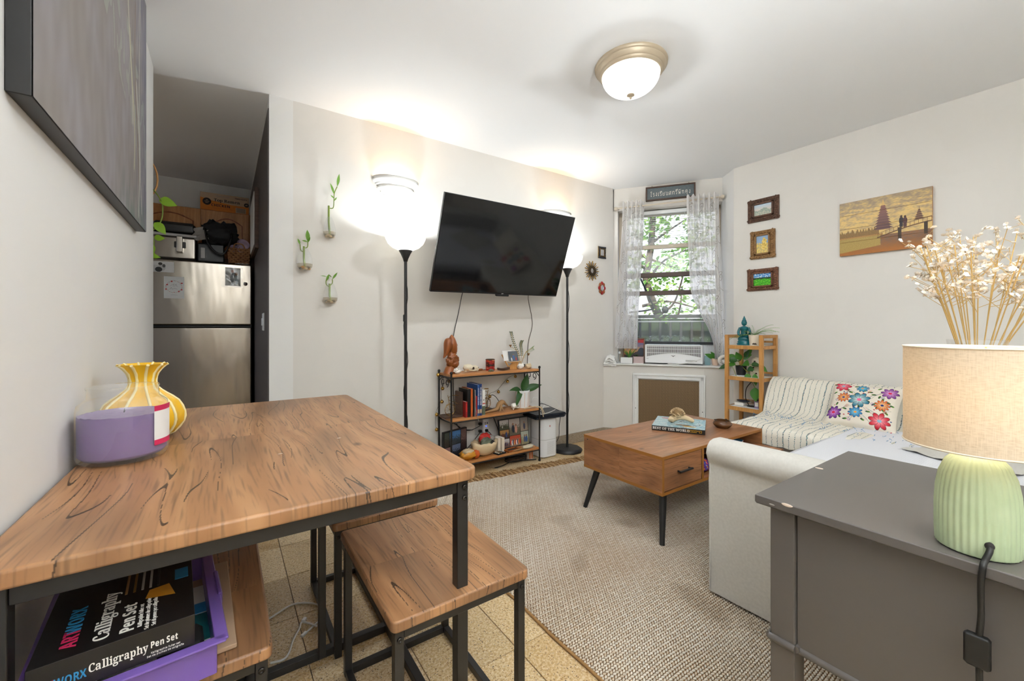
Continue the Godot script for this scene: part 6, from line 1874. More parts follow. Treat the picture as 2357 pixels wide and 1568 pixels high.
# ---------------------------------------------------------------- things on the window sill
func make_sill_things():
	var ac = thing("window_air_conditioner", "white window air conditioner with slatted grille resting on the sill", "air conditioner", win(0.529, 0.739, 0.0), WTURN)
	put(MB.new().box(Vector3(0, 0.100, -0.16), Vector3(0.52, 0.172, 0.42), 0.006), "housing", M.white_plastic, ac)
	put(MB.new().box(Vector3(0, 0.105, 0.052), Vector3(0.50, 0.155, 0.004)), "coil_face", M.steel_side, ac)
	var fr = MB.new()
	for s in [-1, 1]: fr.box(Vector3(s * 0.252, 0.100, 0.068), Vector3(0.018, 0.178, 0.036), 0.005)
	fr.box(Vector3(0, 0.184, 0.066), Vector3(0.52, 0.010, 0.034), 0.003)
	put(fr, "front_frame", M.white_plastic, ac)
	var pl = PackedVector2Array([Vector2(-0.25, 0.012), Vector2(0.25, 0.012), Vector2(0.25, 0.068)])
	for k in 21:
		var s = k / 20.0
		pl.append(Vector2(lerpf(0.25, -0.25, s), 0.070 + 0.034 * sin(PI * s)))
	put(MB.new().prism(pl, 0.050, 0.084), "lower_panel", M.white_plastic, ac)
	var sl = MB.new()
	for k in 54: sl.box(Vector3(-0.242 + k * 0.00913, 0.128, 0.074), Vector3(0.0038, 0.11, 0.016))
	for y in [0.110, 0.148, 0.172]: sl.box(Vector3(0, y, 0.076), Vector3(0.49, 0.004, 0.016))
	tag(put(sl, "grille", M.white_plastic, ac), "", "", "", "stuff")
	put(MB.new().prism(PackedVector2Array([Vector2(-0.022, 0.086), Vector2(-0.006, 0.080), Vector2(0.0, 0.072), Vector2(0.006, 0.080), Vector2(0.022, 0.086), Vector2(0.008, 0.086), Vector2(0.0, 0.080), Vector2(-0.008, 0.086)]), 0.084, 0.0855), "emblem", M.ink, ac)
	put(MB.new().box(Vector3(-0.236, 0.052, 0.085), Vector3(0.018, 0.005, 0.001)), "badge", M.grey_plastic, ac)
	put(MB.new().box(Vector3(0.16, 0.038, 0.0845), Vector3(0.10, 0.014, 0.001)), "rating_label", M.grey_plastic, ac)
	put(MB.new().tube(smooth([Vector3(0.25, 0.060, 0.09), Vector3(0.16, 0.030, 0.11), Vector3(0.04, 0.008, 0.12), Vector3(-0.05, 0.008, 0.12), Vector3(0.0, 0.006, 0.10)], 6), 0.004, 6), "power_lead", M.cord_white, ac)

	var pf = thing("framed_sunset", "wooden framed sunset print with a red flag on the window sill", "picture", win(0.160, 0.739, 0.03), WTURN + 0.02)
	pf.rotation.x = 0.0
	var f = MB.new()
	for s in [-1, 1]:
		f.box(Vector3(s * 0.099, 0.125, 0), Vector3(0.012, 0.25, 0.022), 0.002)
		f.box(Vector3(0, 0.125 + s * 0.119, 0), Vector3(0.21, 0.012, 0.022), 0.002)
	put(f, "frame", M.walnut_frame, pf)
	var sp = Paint.new(200, 240)
	for y in 240:
		for x in 200:
			var c = rgb(120, 112, 150).lerp(rgb(232, 176, 110), smoothstep(40, 140, y + 20 * nz.get_noise_2d(x * 0.03, y * 0.03))).lerp(rgb(190, 116, 60), smoothstep(130, 160, y))
			if y > 140 + 26 * sin(x * 0.02 + 1.0) + 6 * nz.get_noise_1d(x * 0.2): c = rgb(74, 66, 72).lerp(rgb(150, 110, 90), clampf((y - 180) / 80.0, 0, 1))
			p_set(sp, x, y, c)
	sp.oval(176, 130, 36, 40, rgb(66, 72, 86))
	sp.line([Vector2(118, 150), Vector2(140, 20)], 2.0, rgb(90, 70, 60))
	sp.poly(PackedVector2Array([Vector2(140, 10), Vector2(200, 0), Vector2(200, 40), Vector2(142, 38)]), rgb(186, 36, 40))
	put(MB.new().box(Vector3(0, 0.125, -0.004), Vector3(0.19, 0.23, 0.004)), "print", print_mat("sunset_print", sp, 0.35), pf)

	var p1 = thing("small_planter", "white textured rectangular planter with a spiky succulent on the sill", "plant", win(0.095, 0.739, 0.085), WTURN)
	put(MB.new().box(Vector3(0, 0.029, 0), Vector3(0.115, 0.058, 0.06), 0.003), "planter", M.pot_white, p1)
	var rd = MB.new()
	for i in 22:
		for j in 9: rd.box(Vector3(-0.052 + i * 0.005, 0.007 + j * 0.0058, 0.0302), Vector3(0.0022, 0.0026, 0.0014))
	put(rd, "relief", M.white_plastic, p1)
	for k in 15:
		var a = k * 2.4
		put(MB.new().leaf(Vector3(0.022 + cos(a) * 0.006, 0.055, sin(a) * 0.006), Vector3(cos(a) * 0.6, 1.0, sin(a) * 0.6), Vector3(-cos(a), 0.3, -sin(a)), 0.07 + 0.03 * (k % 3), 0.012, 0.5, 0.4, 1), "leaf", M.leaf, p1)
	var p2 = thing("pink_pot", "plain dusty pink pot beside the white planter on the sill", "pot", win(0.208, 0.739, 0.085), WTURN)
	put(MB.new().slab(0.098, 0.07, 0.0, 0.070, 0.012, 0.003), "pot", M.pot_pink, p2)
	put(MB.new().slab(0.10, 0.074, -0.0005, 0.006, 0.012, 0.002), "saucer", M.pot_white, p2)
	put(MB.new().slab(0.088, 0.06, 0.068, 0.072, 0.01, 0.001), "soil", M.soil, p2)
	for k in 7:
		var a = k * 2.4 + 0.5
		put(MB.new().leaf(Vector3(-0.02, 0.070, 0), Vector3(cos(a), 0.9, sin(a)), Vector3(0, 1, 0.2), 0.035, 0.014, 0.5, 0.3, 1), "leaf", M.leaf_dark, p2)
	var sb = thing("spray_bottle", "small clear spray bottle with white nozzle in the sill corner", "bottle", win(0.018, 0.739, 0.055), WTURN)
	put(MB.new().lathe([Vector2(0, 0), Vector2(0.02, 0), Vector2(0.02, 0.06), Vector2(0.009, 0.08), Vector2(0.009, 0.092)], 18), "bottle", M.clear_glass, sb)
	put(MB.new().box(Vector3(0.004, 0.102, 0), Vector3(0.022, 0.024, 0.014), 0.004), "nozzle", M.white_plastic, sb)
	var cl = thing("folded_cloth", "folded white embroidered cloth lying over the sill's end", "cloth", win(-0.060, 0.739, 0.10), WTURN)
	for k in 4:
		var rows = []
		for i in 13:
			var row = PackedVector3Array()
			for j in 11:
				var x = -0.062 + i * 0.0103
				var z = -0.06 + j * 0.0125
				row.append(Vector3(x * (1.0 - 0.1 * k), 0.006 + k * 0.018 + 0.030 * (1.0 - absf(x) / 0.062) * (0.2 + k * 0.2) + 0.006 * nz.get_noise_3d(x * 40, z * 40, k * 5.0) - (0.034 if j > 8 else 0.0) * smoothstep(8.0, 10.0, j), z + 0.006 * k))
			rows.append(row)
		put(MB.new().grid(rows, false, true), "fold", M.white_cloth, cl)
	var sv = thing("sill_plant", "small leafy plant in a peach pot at the right of the air conditioner", "plant", win(0.900, 0.739, 0.045), WTURN)
	put(MB.new().lathe([[Vector2(0, 0), Vector2(0.026, 0)], [Vector2(0.026, 0), Vector2(0.034, 0.062), Vector2(0.036, 0.066), Vector2(0.031, 0.066)], [Vector2(0.031, 0.062), Vector2(0, 0.06)]], 24), "pot", M.pot_peach, sv)
	for e in [[Vector3(-0.01, 0.06, 0), Vector3(-0.9, 0.9, 0.2), 0.10, 0.05], [Vector3(0, 0.06, 0), Vector3(-0.4, 1.0, 0.3), 0.09, 0.04], [Vector3(0.01, 0.06, 0), Vector3(0.4, 1, 0.1), 0.07, 0.03], [Vector3(0, 0.06, 0), Vector3(-0.7, 0.5, -0.3), 0.08, 0.04]]:
		put(MB.new().leaf(e[0], e[1], Vector3(0, 0.7, 1), e[2], e[3], 0.6, 0.2, 0), "leaf", M.leaf, sv)
	var gb = thing("glass_jar", "square aqua glass jar beside the air conditioner", "jar", win(0.832, 0.739, 0.03), WTURN)
	put(MB.new().box(Vector3(0, 0.045, 0), Vector3(0.05, 0.09, 0.05), 0.004), "glass", M.aqua_glass, gb)
	var sh = thing("white_ring_vase", "rough white ring shaped ornament at the sill's right end", "ornament", win(0.962, 0.739, 0.115), WTURN)
	var ring = []
	for k in 25: ring.append(Vector3(0.036 * cos(TAU * k / 24), 0.052 + 0.036 * sin(TAU * k / 24), 0))
	put(MB.new().tube(ring, 0.016, 10, false), "ring", M.bone_white, sh)
	var ts = thing("crumpled_cloth", "crumpled white cloth on the sill beside the bamboo stand", "cloth", win(1.005, 0.739, 0.14), WTURN)
	put(MB.new().ball(Vector3(0, 0.028, 0), Vector3(0.062, 0.036, 0.045), 22, 14, 0.5, 2.4, nz), "cloth", M.white_cloth, ts)
	for e in [[[win(0.79, 0.75, 0.16), win(0.792, 0.72, 0.165), win(0.79, 0.655, 0.162)], "thin white wire hanging in front of the radiator cover"], [[win(0.965, 0.74, 0.17), win(0.98, 0.6, 0.175), win(1.01, 0.42, 0.18), win(0.975, 0.28, 0.18), win(1.0, 0.10, 0.18)], "thin white wire hanging beside the bamboo stand"]]:
		tag(put(MB.new().tube(smooth(e[0], 6), 0.0013, 5), "white_wire", M.cord_white), e[1], "wire")

# ---------------------------------------------------------------- coffee table and bamboo stand
func make_coffee_corner():
	var t = thing("coffee_table", "mid century wooden coffee table with drawer and splayed black legs on the rug", "coffee table", Vector3(2.307, 0, -1.555))
	var w = 1.03
	var d = 0.55
	put(MB.new().box(Vector3(0, 0.443, 0), Vector3(w, 0.015, d), 0.001), "top", M.coffee_wood, t)
	put(MB.new().box(Vector3(0, 0.262, 0), Vector3(w, 0.015, d), 0.001), "bottom", M.coffee_wood, t)
	for s in [-1, 1]: put(MB.new().box(Vector3(s * (w / 2 - 0.0075), 0.352, 0), Vector3(0.0148, 0.168, d), 0.001), "side", M.coffee_wood, t)
	put(MB.new().box(Vector3(-0.155, 0.352, 0.0), Vector3(0.015, 0.166, d - 0.01), 0.001), "divider", M.coffee_wood, t)
	put(MB.new().box(Vector3(0, 0.352, -d / 2 + 0.008), Vector3(w - 0.03, 0.166, 0.012)), "back", M.coffee_wood, t)
	var eb = MB.new()
	for y in [0.443, 0.262]:
		eb.box(Vector3(0, y, d / 2), Vector3(w, 0.0152, 0.0012))
		eb.box(Vector3(-w / 2, y, 0), Vector3(0.0012, 0.0152, d))
		eb.box(Vector3(w / 2, y, 0), Vector3(0.0012, 0.0152, d))
	for x in [-w / 2 + 0.0075, w / 2 - 0.0075, -0.155]: eb.box(Vector3(x, 0.352, d / 2), Vector3(0.0152, 0.166, 0.0012))
	put(eb, "edge_banding", M.edge_band, t)
	var dr = put(MB.new().box(Vector3(-0.331, 0.3525, d / 2 - 0.012), Vector3(0.328, 0.158, 0.018), 0.001), "drawer", M.coffee_wood, t)
	put(MB.new().bar(Vector3(-0.39, 0.356, d / 2 + 0.016), Vector3(-0.275, 0.356, d / 2 + 0.016), 0.010, 0.010, 0.002), "handle", M.black_metal, dr)
	for x in [-0.38, -0.285]: put(MB.new().bar(Vector3(x, 0.356, d / 2 - 0.004), Vector3(x, 0.356, d / 2 + 0.016), 0.008, 0.008), "handle_post", M.black_metal, dr)
	put(MB.new().box(Vector3(0.27, 0.350, d / 2 - 0.06), Vector3(0.46, 0.010, 0.38), 0.001), "inner_shelf", M.coffee_wood, t)
	for sx in [-1, 1]:
		for sz in [-1, 1]:
			put(MB.new().tube([Vector3(sx * (w / 2 - 0.075), 0.256, sz * (d / 2 - 0.05)), Vector3(sx * (w / 2 - 0.005), 0.009, sz * (d / 2 - 0.005))], [0.021, 0.0125], 14), "leg", M.black_metal, t)
	put(MB.new().ball(Vector3(-w / 2 - 0.0003, 0.425, -d / 2 + 0.03), Vector3(0.001, 0.004, 0.004), 8, 6), "screw_hole", M.ink, t)
	for e in [[2.60, 0.002, M.ink_blue, "blue picture book in the coffee table's open compartment"], [2.56, 0.014, M.card_orange, "orange covered magazine under the blue picture book"]]:
		var mg = thing("magazine", e[3], "magazine", Vector3(e[0], 0.3555 + (0.012 if e[2] == M.ink_blue else 0.0), -1.40), 0.3, "magazines in the coffee table")
		put(MB.new().box(Vector3(0, 0.005, 0), Vector3(0.22, 0.010, 0.17), 0.001), "sheets", M.paper, mg)
		put(MB.new().box(Vector3(0, 0.0105, 0), Vector3(0.221, 0.0012, 0.171)), "cover", e[2], mg)
	var gp = Paint.new(128, 96, rgb(84, 40, 130))
	for k in 40: gp.rect(rng.randi_range(0, 118), rng.randi_range(0, 86), 0, 0, Color.WHITE) if false else gp.oval(rng.randf() * 128, rng.randf() * 96, rng.randf_range(3, 10), rng.randf_range(3, 8), [rgb(220, 120, 40), rgb(196, 40, 90), rgb(230, 200, 80), rgb(50, 90, 180)][k % 4])
	var bg = thing("patterned_bag", "bright purple patterned bag stuffed beside the coffee table drawer", "bag", Vector3(2.235, 0.27, -1.40))
	put(MB.new().box(Vector3(0, 0.038, 0.0), Vector3(0.13, 0.074, 0.2), 0.03), "bag_body", print_mat("bag_print", gp, 0.8), bg)

	# picture book, coral and brown bowl on top
	var bk = thing("picture_book", "thick travel picture book with black spine on the coffee table", "book", Vector3(2.425, 0.4505, -1.603), -1.058)
	var bw = 0.305
	var bd = 0.30
	put(MB.new().box(Vector3(0, 0.0155, 0), Vector3(bw - 0.008, 0.026, bd - 0.008)), "pages", M.paper, bk)
	put(MB.new().box(Vector3(0, 0.0015, 0), Vector3(bw, 0.003, bd), 0.001), "back_cover", M.book_black, bk)
	put(MB.new().box(Vector3(0, 0.0155, bd / 2 - 0.0015), Vector3(bw, 0.031, 0.003), 0.001), "spine", M.book_black, bk)
	var cv = Paint.new(256, 256)
	for y in 256:
		for x in 256:
			var n = nz.get_noise_2d(x * 0.02, y * 0.025) + 0.5 * nz.get_noise_2d(x * 0.07, y * 0.08)
			var c = rgb(130, 172, 184).lerp(rgb(190, 206, 208), clampf(0.5 + n, 0, 1)).lerp(rgb(60, 84, 96), clampf((n - 0.45) * 2.0, 0, 0.7))
			if x < 70: c = c.lerp(rgb(196, 206, 204), 0.5)
			p_set(cv, x, y, c)
	cv.oval(56, 44, 30, 16, rgb(206, 130, 130, 0.9))
	cv.oval(150, 190, 40, 14, rgb(110, 84, 60, 0.9))
	cv.oval(180, 214, 34, 12, rgb(196, 150, 70, 0.9))
	put(MB.new().box(Vector3(0, 0.030, 0), Vector3(bw, 0.003, bd), 0.001), "front_cover", print_mat("cover_print", cv, 0.25), bk)
	text("BEST OF THE WORLD", 0.020, M.ink_white, bk, Transform3D(Basis(), Vector3(-0.040, 0.0150, bd / 2 + 0.0005)), "lettering", true, true)
	text("1,000 Destinations\nof a Lifetime", 0.008, M.ink_yellow, bk, Transform3D(Basis(), Vector3(0.083, 0.0155, bd / 2 + 0.0005)))
	var yb = MB.new()
	for e in [[0.128, 0.021, 0.014, 0.002], [0.128, 0.010, 0.014, 0.002], [0.122, 0.0155, 0.002, 0.012], [0.134, 0.0155, 0.002, 0.012]]: yb.box(Vector3(e[0], e[1], bd / 2 + 0.0006), Vector3(e[2], e[3], 0.0008))
	put(yb, "yellow_border_mark", M.ink_yellow, bk)
	var co = thing("coral_piece", "tan frilled coral with a stubby branch on the picture book", "coral", Vector3(2.425, 0.482, -1.605), -0.6)
	var stem = MB.new()
	stem.tube(smooth([Vector3(-0.05, 0.022, 0), Vector3(-0.01, 0.034, 0), Vector3(0.04, 0.030, 0.01), Vector3(0.085, 0.010, 0.02)], 5), [0.016, 0.02, 0.021, 0.021, 0.02, 0.019, 0.018, 0.018, 0.017, 0.017, 0.016, 0.016, 0.015, 0.014, 0.012, 0.008], 10)
	stem.ball(Vector3(-0.05, 0.020, 0.0), Vector3(0.022, 0.019, 0.022), 14, 10, 0.25, 3.0, nz)
	put(stem, "branch", M.coral_tan, co)
	var fr = MB.new()
	for k in 46:
		var a = k * 2.4
		var el = 0.15 + 0.85 * (k / 46.0)
		var dd = Vector3(cos(a) * (1.15 - el), el, sin(a) * (1.15 - el)).normalized()
		var o = Vector3(-0.012, 0.045, 0)
		var sd = dd.cross(Vector3(0.3, 1, 0.2)).normalized()
		var rows = []
		for i in 4:
			var row = PackedVector3Array()
			for j in 5: row.append(o + dd * (0.012 + i * 0.0125) + sd * ((j - 2) * 0.006 * (0.4 + i * 0.3)) + dd.cross(sd) * (0.003 * sin(j * 2.1 + k)))
			rows.append(row)
		fr.grid(rows)
	fr.ball(Vector3(-0.012, 0.05, 0), Vector3(0.026, 0.026, 0.026), 12, 8, 0.3, 4.0, nz)
	put(fr, "frills", M.coral_tan, co)
	var bo = thing("brown_bowl", "small round brown glazed clay bowl on the coffee table", "bowl", Vector3(2.645, 0.4505, -1.440))
	put(MB.new().lathe([[Vector2(0, 0), Vector2(0.036, 0)], [Vector2(0.036, 0), Vector2(0.040, 0.003), Vector2(0.054, 0.018), Vector2(0.057, 0.026), Vector2(0.052, 0.036), Vector2(0.044, 0.041), Vector2(0.046, 0.046)], [Vector2(0.046, 0.046), Vector2(0.043, 0.048), Vector2(0.039, 0.046)], [Vector2(0.039, 0.046), Vector2(0.046, 0.03), Vector2(0.03, 0.008), Vector2(0, 0.006)]], 36), "wall", M.brown_glaze, bo)
	for k in 3: put(MB.new().box(Vector3(cos(k * 2.1) * 0.043, 0.0478, sin(k * 2.1) * 0.043), Vector3(0.012, 0.006, 0.012), 0.003), "notch", M.soil, bo)

	# bamboo stand in the corner
	var s = thing("bamboo_stand", "three tier bamboo plant stand in the corner by the window", "stand", Vector3(3.582, 0, -1.712))
	var hx = 0.118
	var hz = 0.136
	for sx in [-1, 1]:
		for sz in [-1, 1]:
			put(MB.new().box(Vector3(sx * hx, 0.518, sz * hz), Vector3(0.024, 1.036, 0.030), 0.003), "post", M.bamboo, s)
		for y in [0.935, 0.678, 0.430]: put(MB.new().box(Vector3(sx * hx, y, 0), Vector3(0.016, 0.031, 2 * hz - 0.03), 0.002), "front_rail" if sx < 0 else "back_rail", M.bamboo, s)
	for sz in [-1, 1]:
		put(MB.new().box(Vector3(0, 1.023, sz * hz), Vector3(2 * hx - 0.02, 0.026, 0.026), 0.003), "top_side_rail", M.bamboo, s)
		for y in [0.935, 0.678, 0.430]: put(MB.new().box(Vector3(0, y, sz * hz), Vector3(2 * hx - 0.02, 0.028, 0.018), 0.002), "side_rail", M.bamboo, s)
		put(MB.new().ball(Vector3(-hx + 0.006, 0.93, sz * hz + sz * 0.0152), Vector3(0.004, 0.004, 0.001), 8, 5), "screw", M.ink, s)
	for y in [0.978, 0.72, 0.472]: put(MB.new().box(Vector3(hx, y, 0), Vector3(0.012, 0.016, 2 * hz - 0.03), 0.002), "guard_rail", M.bamboo, s)
	for y in [0.945, 0.688, 0.440]: put(MB.new().box(Vector3(0, y, 0), Vector3(2 * hx - 0.02, 0.008, 2 * hz - 0.02), 0.001), "shelf", M.white_paint, s)

	var bu = thing("teal_statue", "small teal seated figure with pointed headdress on the bamboo stand", "statue", Vector3(3.575, 0.950, -1.762), -1.2)
	var bt = MB.new()
	bt.lathe([[Vector2(0, 0), Vector2(0.052, 0)], [Vector2(0.052, 0), Vector2(0.056, 0.01), Vector2(0.048, 0.02), Vector2(0.052, 0.028), Vector2(0.044, 0.038)], [Vector2(0.044, 0.038), Vector2(0.05, 0.05), Vector2(0.04, 0.066), Vector2(0.03, 0.08)]], 24, TAU, 0, 0, 0, Vector2(1, 0.7))
	put(bt, "plinth", M.teal, bu)
	var bb = MB.new()
	bb.tube(smooth([Vector3(0, 0.07, 0), Vector3(0, 0.11, 0), Vector3(0, 0.148, 0), Vector3(0, 0.158, 0)], 4), [0.036, 0.031, 0.027, 0.025, 0.025, 0.027, 0.030, 0.032, 0.031, 0.024, 0.014, 0.011, 0.010], 14)
	for q in [-1, 1]: bb.tube(smooth([Vector3(q * 0.03, 0.145, 0), Vector3(q * 0.042, 0.11, 0.006), Vector3(q * 0.034, 0.085, 0.022), Vector3(q * 0.008, 0.082, 0.03)], 4), 0.010, 8)
	bb.ball(Vector3(0, 0.185, 0.002), Vector3(0.021, 0.026, 0.021), 16, 12)
	put(bb, "figure", M.teal, bu)
	put(MB.new().lathe([Vector2(0.018, 0.203), Vector2(0.012, 0.212), Vector2(0.010, 0.222), Vector2(0.004, 0.236), Vector2(0, 0.246)], 14), "headdress", M.teal, bu)
	var fe = thing("potted_fern", "feathery green fern in a bark pot on the bamboo stand's top", "plant", Vector3(3.560, 0.950, -1.672))
	put(MB.new().lathe([[Vector2(0, 0), Vector2(0.036, 0)], [Vector2(0.036, 0), Vector2(0.044, 0.085), Vector2(0.040, 0.085)], [Vector2(0.040, 0.08), Vector2(0, 0.08)]], 22), "pot", M.pot_cream, fe)
	for k in 5: put(MB.new().ball(Vector3(-0.037, 0.012 + 0.003 * (k % 2), 0.004 + k * 0.006), Vector3(0.004, 0.006, 0.005), 8, 5), "pine_cone", M.soil, fe)
	for k in 17:
		var a = k * 2.39
		var len_ = 0.09 + 0.05 * (k % 3) + (0.06 if k == 4 or k == 9 else 0.0)
		var dir = Vector3(cos(a) * 0.5, 0.7 + 0.25 * (k % 2), sin(a))
		if k in [4, 9]: dir = Vector3(-0.1, 0.75, 1.0)
		if k in [2, 7]: dir = Vector3(-0.3, 0.35, -1.0)
		var fr2 = MB.new()
		var p = Vector3(0, 0.082, 0)
		var dv = dir.normalized()
		var path = [p]
		for i in 14:
			dv = (dv - Vector3(0, 0.07, 0)).normalized()
			p += dv * len_ / 14
			path.append(p)
			var sd = dv.cross(Vector3.UP).normalized()
			for q in [-1, 1]: fr2.leaf(p, sd * q + dv * 0.5, Vector3.UP, 0.026 * (1.0 - i / 17.0), 0.007, 0.4, 0.1, 2)
		fr2.tube(path, 0.0009, 4, false)
		put(fr2, "frond", M.fern, fe)
	var po = thing("potted_pothos", "trailing pothos in a black pot on the bamboo stand's middle shelf", "plant", Vector3(3.560, 0.693, -1.780))
	put(MB.new().lathe([[Vector2(0, 0.004), Vector2(0.034, 0.004)], [Vector2(0.034, 0.004), Vector2(0.044, 0.085), Vector2(0.040, 0.085)], [Vector2(0.04, 0.078), Vector2(0, 0.078)]], 22), "pot", M.black_plastic, po)
	put(MB.new().lathe([Vector2(0, 0.0), Vector2(0.05, 0.0), Vector2(0.056, 0.008), Vector2(0.05, 0.006), Vector2(0, 0.005)], 22), "saucer", M.pot_white, po)
	var lv = [[Vector3(-0.02, 0.12, -0.02), Vector3(-0.5, 0.4, -0.8), 0.085, 0.06], [Vector3(-0.01, 0.13, 0), Vector3(-0.3, 0.9, -0.2), 0.08, 0.055], [Vector3(0, 0.14, 0.02), Vector3(-0.2, 0.7, 0.8), 0.09, 0.06], [Vector3(0.0, 0.15, 0.03), Vector3(-0.2, 1, 0.5), 0.085, 0.05], [Vector3(-0.02, 0.11, 0.03), Vector3(-0.6, 0.1, 0.8), 0.09, 0.062], [Vector3(-0.03, 0.10, -0.03), Vector3(-0.8, -0.1, -0.6), 0.075, 0.05], [Vector3(-0.04, 0.06, 0.07), Vector3(-0.5, 0.3, 0.9), 0.085, 0.055], [Vector3(-0.05, 0.02, 0.06), Vector3(-0.4, -0.5, 0.8), 0.09, 0.05], [Vector3(-0.05, 0.03, 0.13), Vector3(-0.3, -0.9, 0.3), 0.10, 0.045], [Vector3(-0.04, 0.10, 0.10), Vector3(0, 0.3, 1), 0.07, 0.045], [Vector3(-0.04, 0.09, 0.16), Vector3(0, -0.3, 1), 0.075, 0.045], [Vector3(-0.05, -0.08, 0.135), Vector3(-0.2, -1, 0.15), 0.115, 0.075], [Vector3(-0.05, 0.08, -0.07), Vector3(-0.4, -0.1, -1), 0.09, 0.05], [Vector3(-0.02, 0.14, -0.04), Vector3(-0.2, 0.6, -0.9), 0.08, 0.055], [Vector3(-0.01, 0.16, 0.05), Vector3(0.1, 1, 0.4), 0.085, 0.05], [Vector3(-0.03, 0.12, 0.0), Vector3(-0.9, 0.3, 0.1), 0.08, 0.058]]
	for e in lv: put(MB.new().leaf(e[0], e[1], Vector3(-0.8, 0.6, 0), e[2], e[3], 0.5, 0.2, 0), "leaf", M.leaf if lv.find(e) % 3 else M.leaf_dark, po)
	for e in [[Vector3(-0.01, 0.08, 0), Vector3(-0.04, 0.06, 0.05), Vector3(-0.06, 0.0, 0.10), Vector3(-0.055, -0.08, 0.135)], [Vector3(-0.01, 0.08, 0), Vector3(-0.02, 0.11, 0.05), Vector3(-0.04, 0.10, 0.10), Vector3(-0.04, 0.09, 0.16)], [Vector3(-0.01, 0.08, -0.01), Vector3(-0.05, 0.09, -0.05), Vector3(-0.06, 0.05, -0.03), Vector3(-0.06, -0.02, 0.0)], [Vector3(0, 0.08, 0), Vector3(-0.01, 0.14, 0.02), Vector3(0, 0.16, 0.04)], [Vector3(0, 0.08, 0), Vector3(-0.02, 0.12, -0.02), Vector3(-0.05, 0.08, -0.07)]]:
		put(MB.new().tube(smooth(e, 5), 0.0022, 5), "vine", M.stalk, po)
	var pz = thing("puzzle_box", "pale wooden toy block house with dark cut outs on the bamboo stand", "toy", Vector3(3.585, 0.693, -1.665))
	put(MB.new().box(Vector3(0, 0.05, 0), Vector3(0.08, 0.10, 0.075), 0.003), "lower_block", M.pot_cream, pz)
	put(MB.new().ball(Vector3(0, 0.125, 0), Vector3(0.04, 0.034, 0.036), 16, 10, 0.15, 2.0, nz), "upper_block", M.pot_cream, pz)
	for e in [[0.03, 0.012], [0.075, -0.012], [0.10, 0.018], [0.128, 0.0], [0.05, -0.02]]: put(MB.new().box(Vector3(-0.0395, e[0], e[1]), Vector3(0.004, 0.012, 0.014), 0.001), "cut_out", M.soil, pz)
	var tm = thing("glass_terrarium", "hanging teardrop glass terrarium on a curved black stand", "terrarium", Vector3(3.575, 0.445, -1.700))
	put(MB.new().tube(smooth([Vector3(0, 0.0, -0.02), Vector3(0, 0.06, -0.05), Vector3(0, 0.14, -0.045), Vector3(0, 0.20, -0.005), Vector3(0, 0.21, 0.02), Vector3(0, 0.19, 0.025)], 6), 0.003, 6), "hook_stand", M.iron, tm)
	put(MB.new().lathe([Vector2(0, 0), Vector2(0.036, 0.0), Vector2(0.036, 0.004), Vector2(0, 0.006)], 18), "base", M.iron, tm)
	put(MB.new().lathe([Vector2(0.0, 0.03), Vector2(0.03, 0.036), Vector2(0.042, 0.06), Vector2(0.036, 0.09), Vector2(0.016, 0.13), Vector2(0.005, 0.16), Vector2(0.003, 0.175)], 24), "glass", M.clear_glass, tm, Vector3(0, 0, 0.02))
	put(MB.new().ball(Vector3(0, 0.045, 0.02), Vector3(0.026, 0.012, 0.026), 12, 8, 0.4, 4.0, nz), "moss", M.dry_brown, tm)
	var cj = thing("lilac_candle", "small lilac labelled candle jar with black lid on the bamboo stand", "candle", Vector3(3.555, 0.445, -1.640))
	put(MB.new().lathe([[Vector2(0, 0), Vector2(0.030, 0)], [Vector2(0.030, 0), Vector2(0.031, 0.06)]], 26), "jar", M.wax_top, cj)
	put(MB.new().lathe([[Vector2(0.032, 0.058), Vector2(0.032, 0.074)], [Vector2(0.032, 0.074), Vector2(0, 0.075)]], 26), "lid", M.black_plastic, cj)
	put(MB.new().box(Vector3(-0.0285, 0.03, 0.0), Vector3(0.006, 0.034, 0.026), 0.001), "label", M.paper, cj)
	var di = thing("shell_dish", "blue and black painted dish resting on a white stone block", "dish", Vector3(3.560, 0.473, -1.760))
	put(MB.new().lathe([Vector2(0, 0.0), Vector2(0.03, 0.002), Vector2(0.054, 0.014), Vector2(0.052, 0.016), Vector2(0.028, 0.006), Vector2(0, 0.005)], 24, TAU, 0, 0, 0, Vector2(0.8, 1)), "dish", M.console_black, di)
	var sbk = thing("stone_block", "small rough white stone block under the painted dish", "block", Vector3(3.555, 0.445, -1.782))
	put(MB.new().box(Vector3(0, 0.014, 0), Vector3(0.06, 0.028, 0.075), 0.004), "block", M.bone_white, sbk)

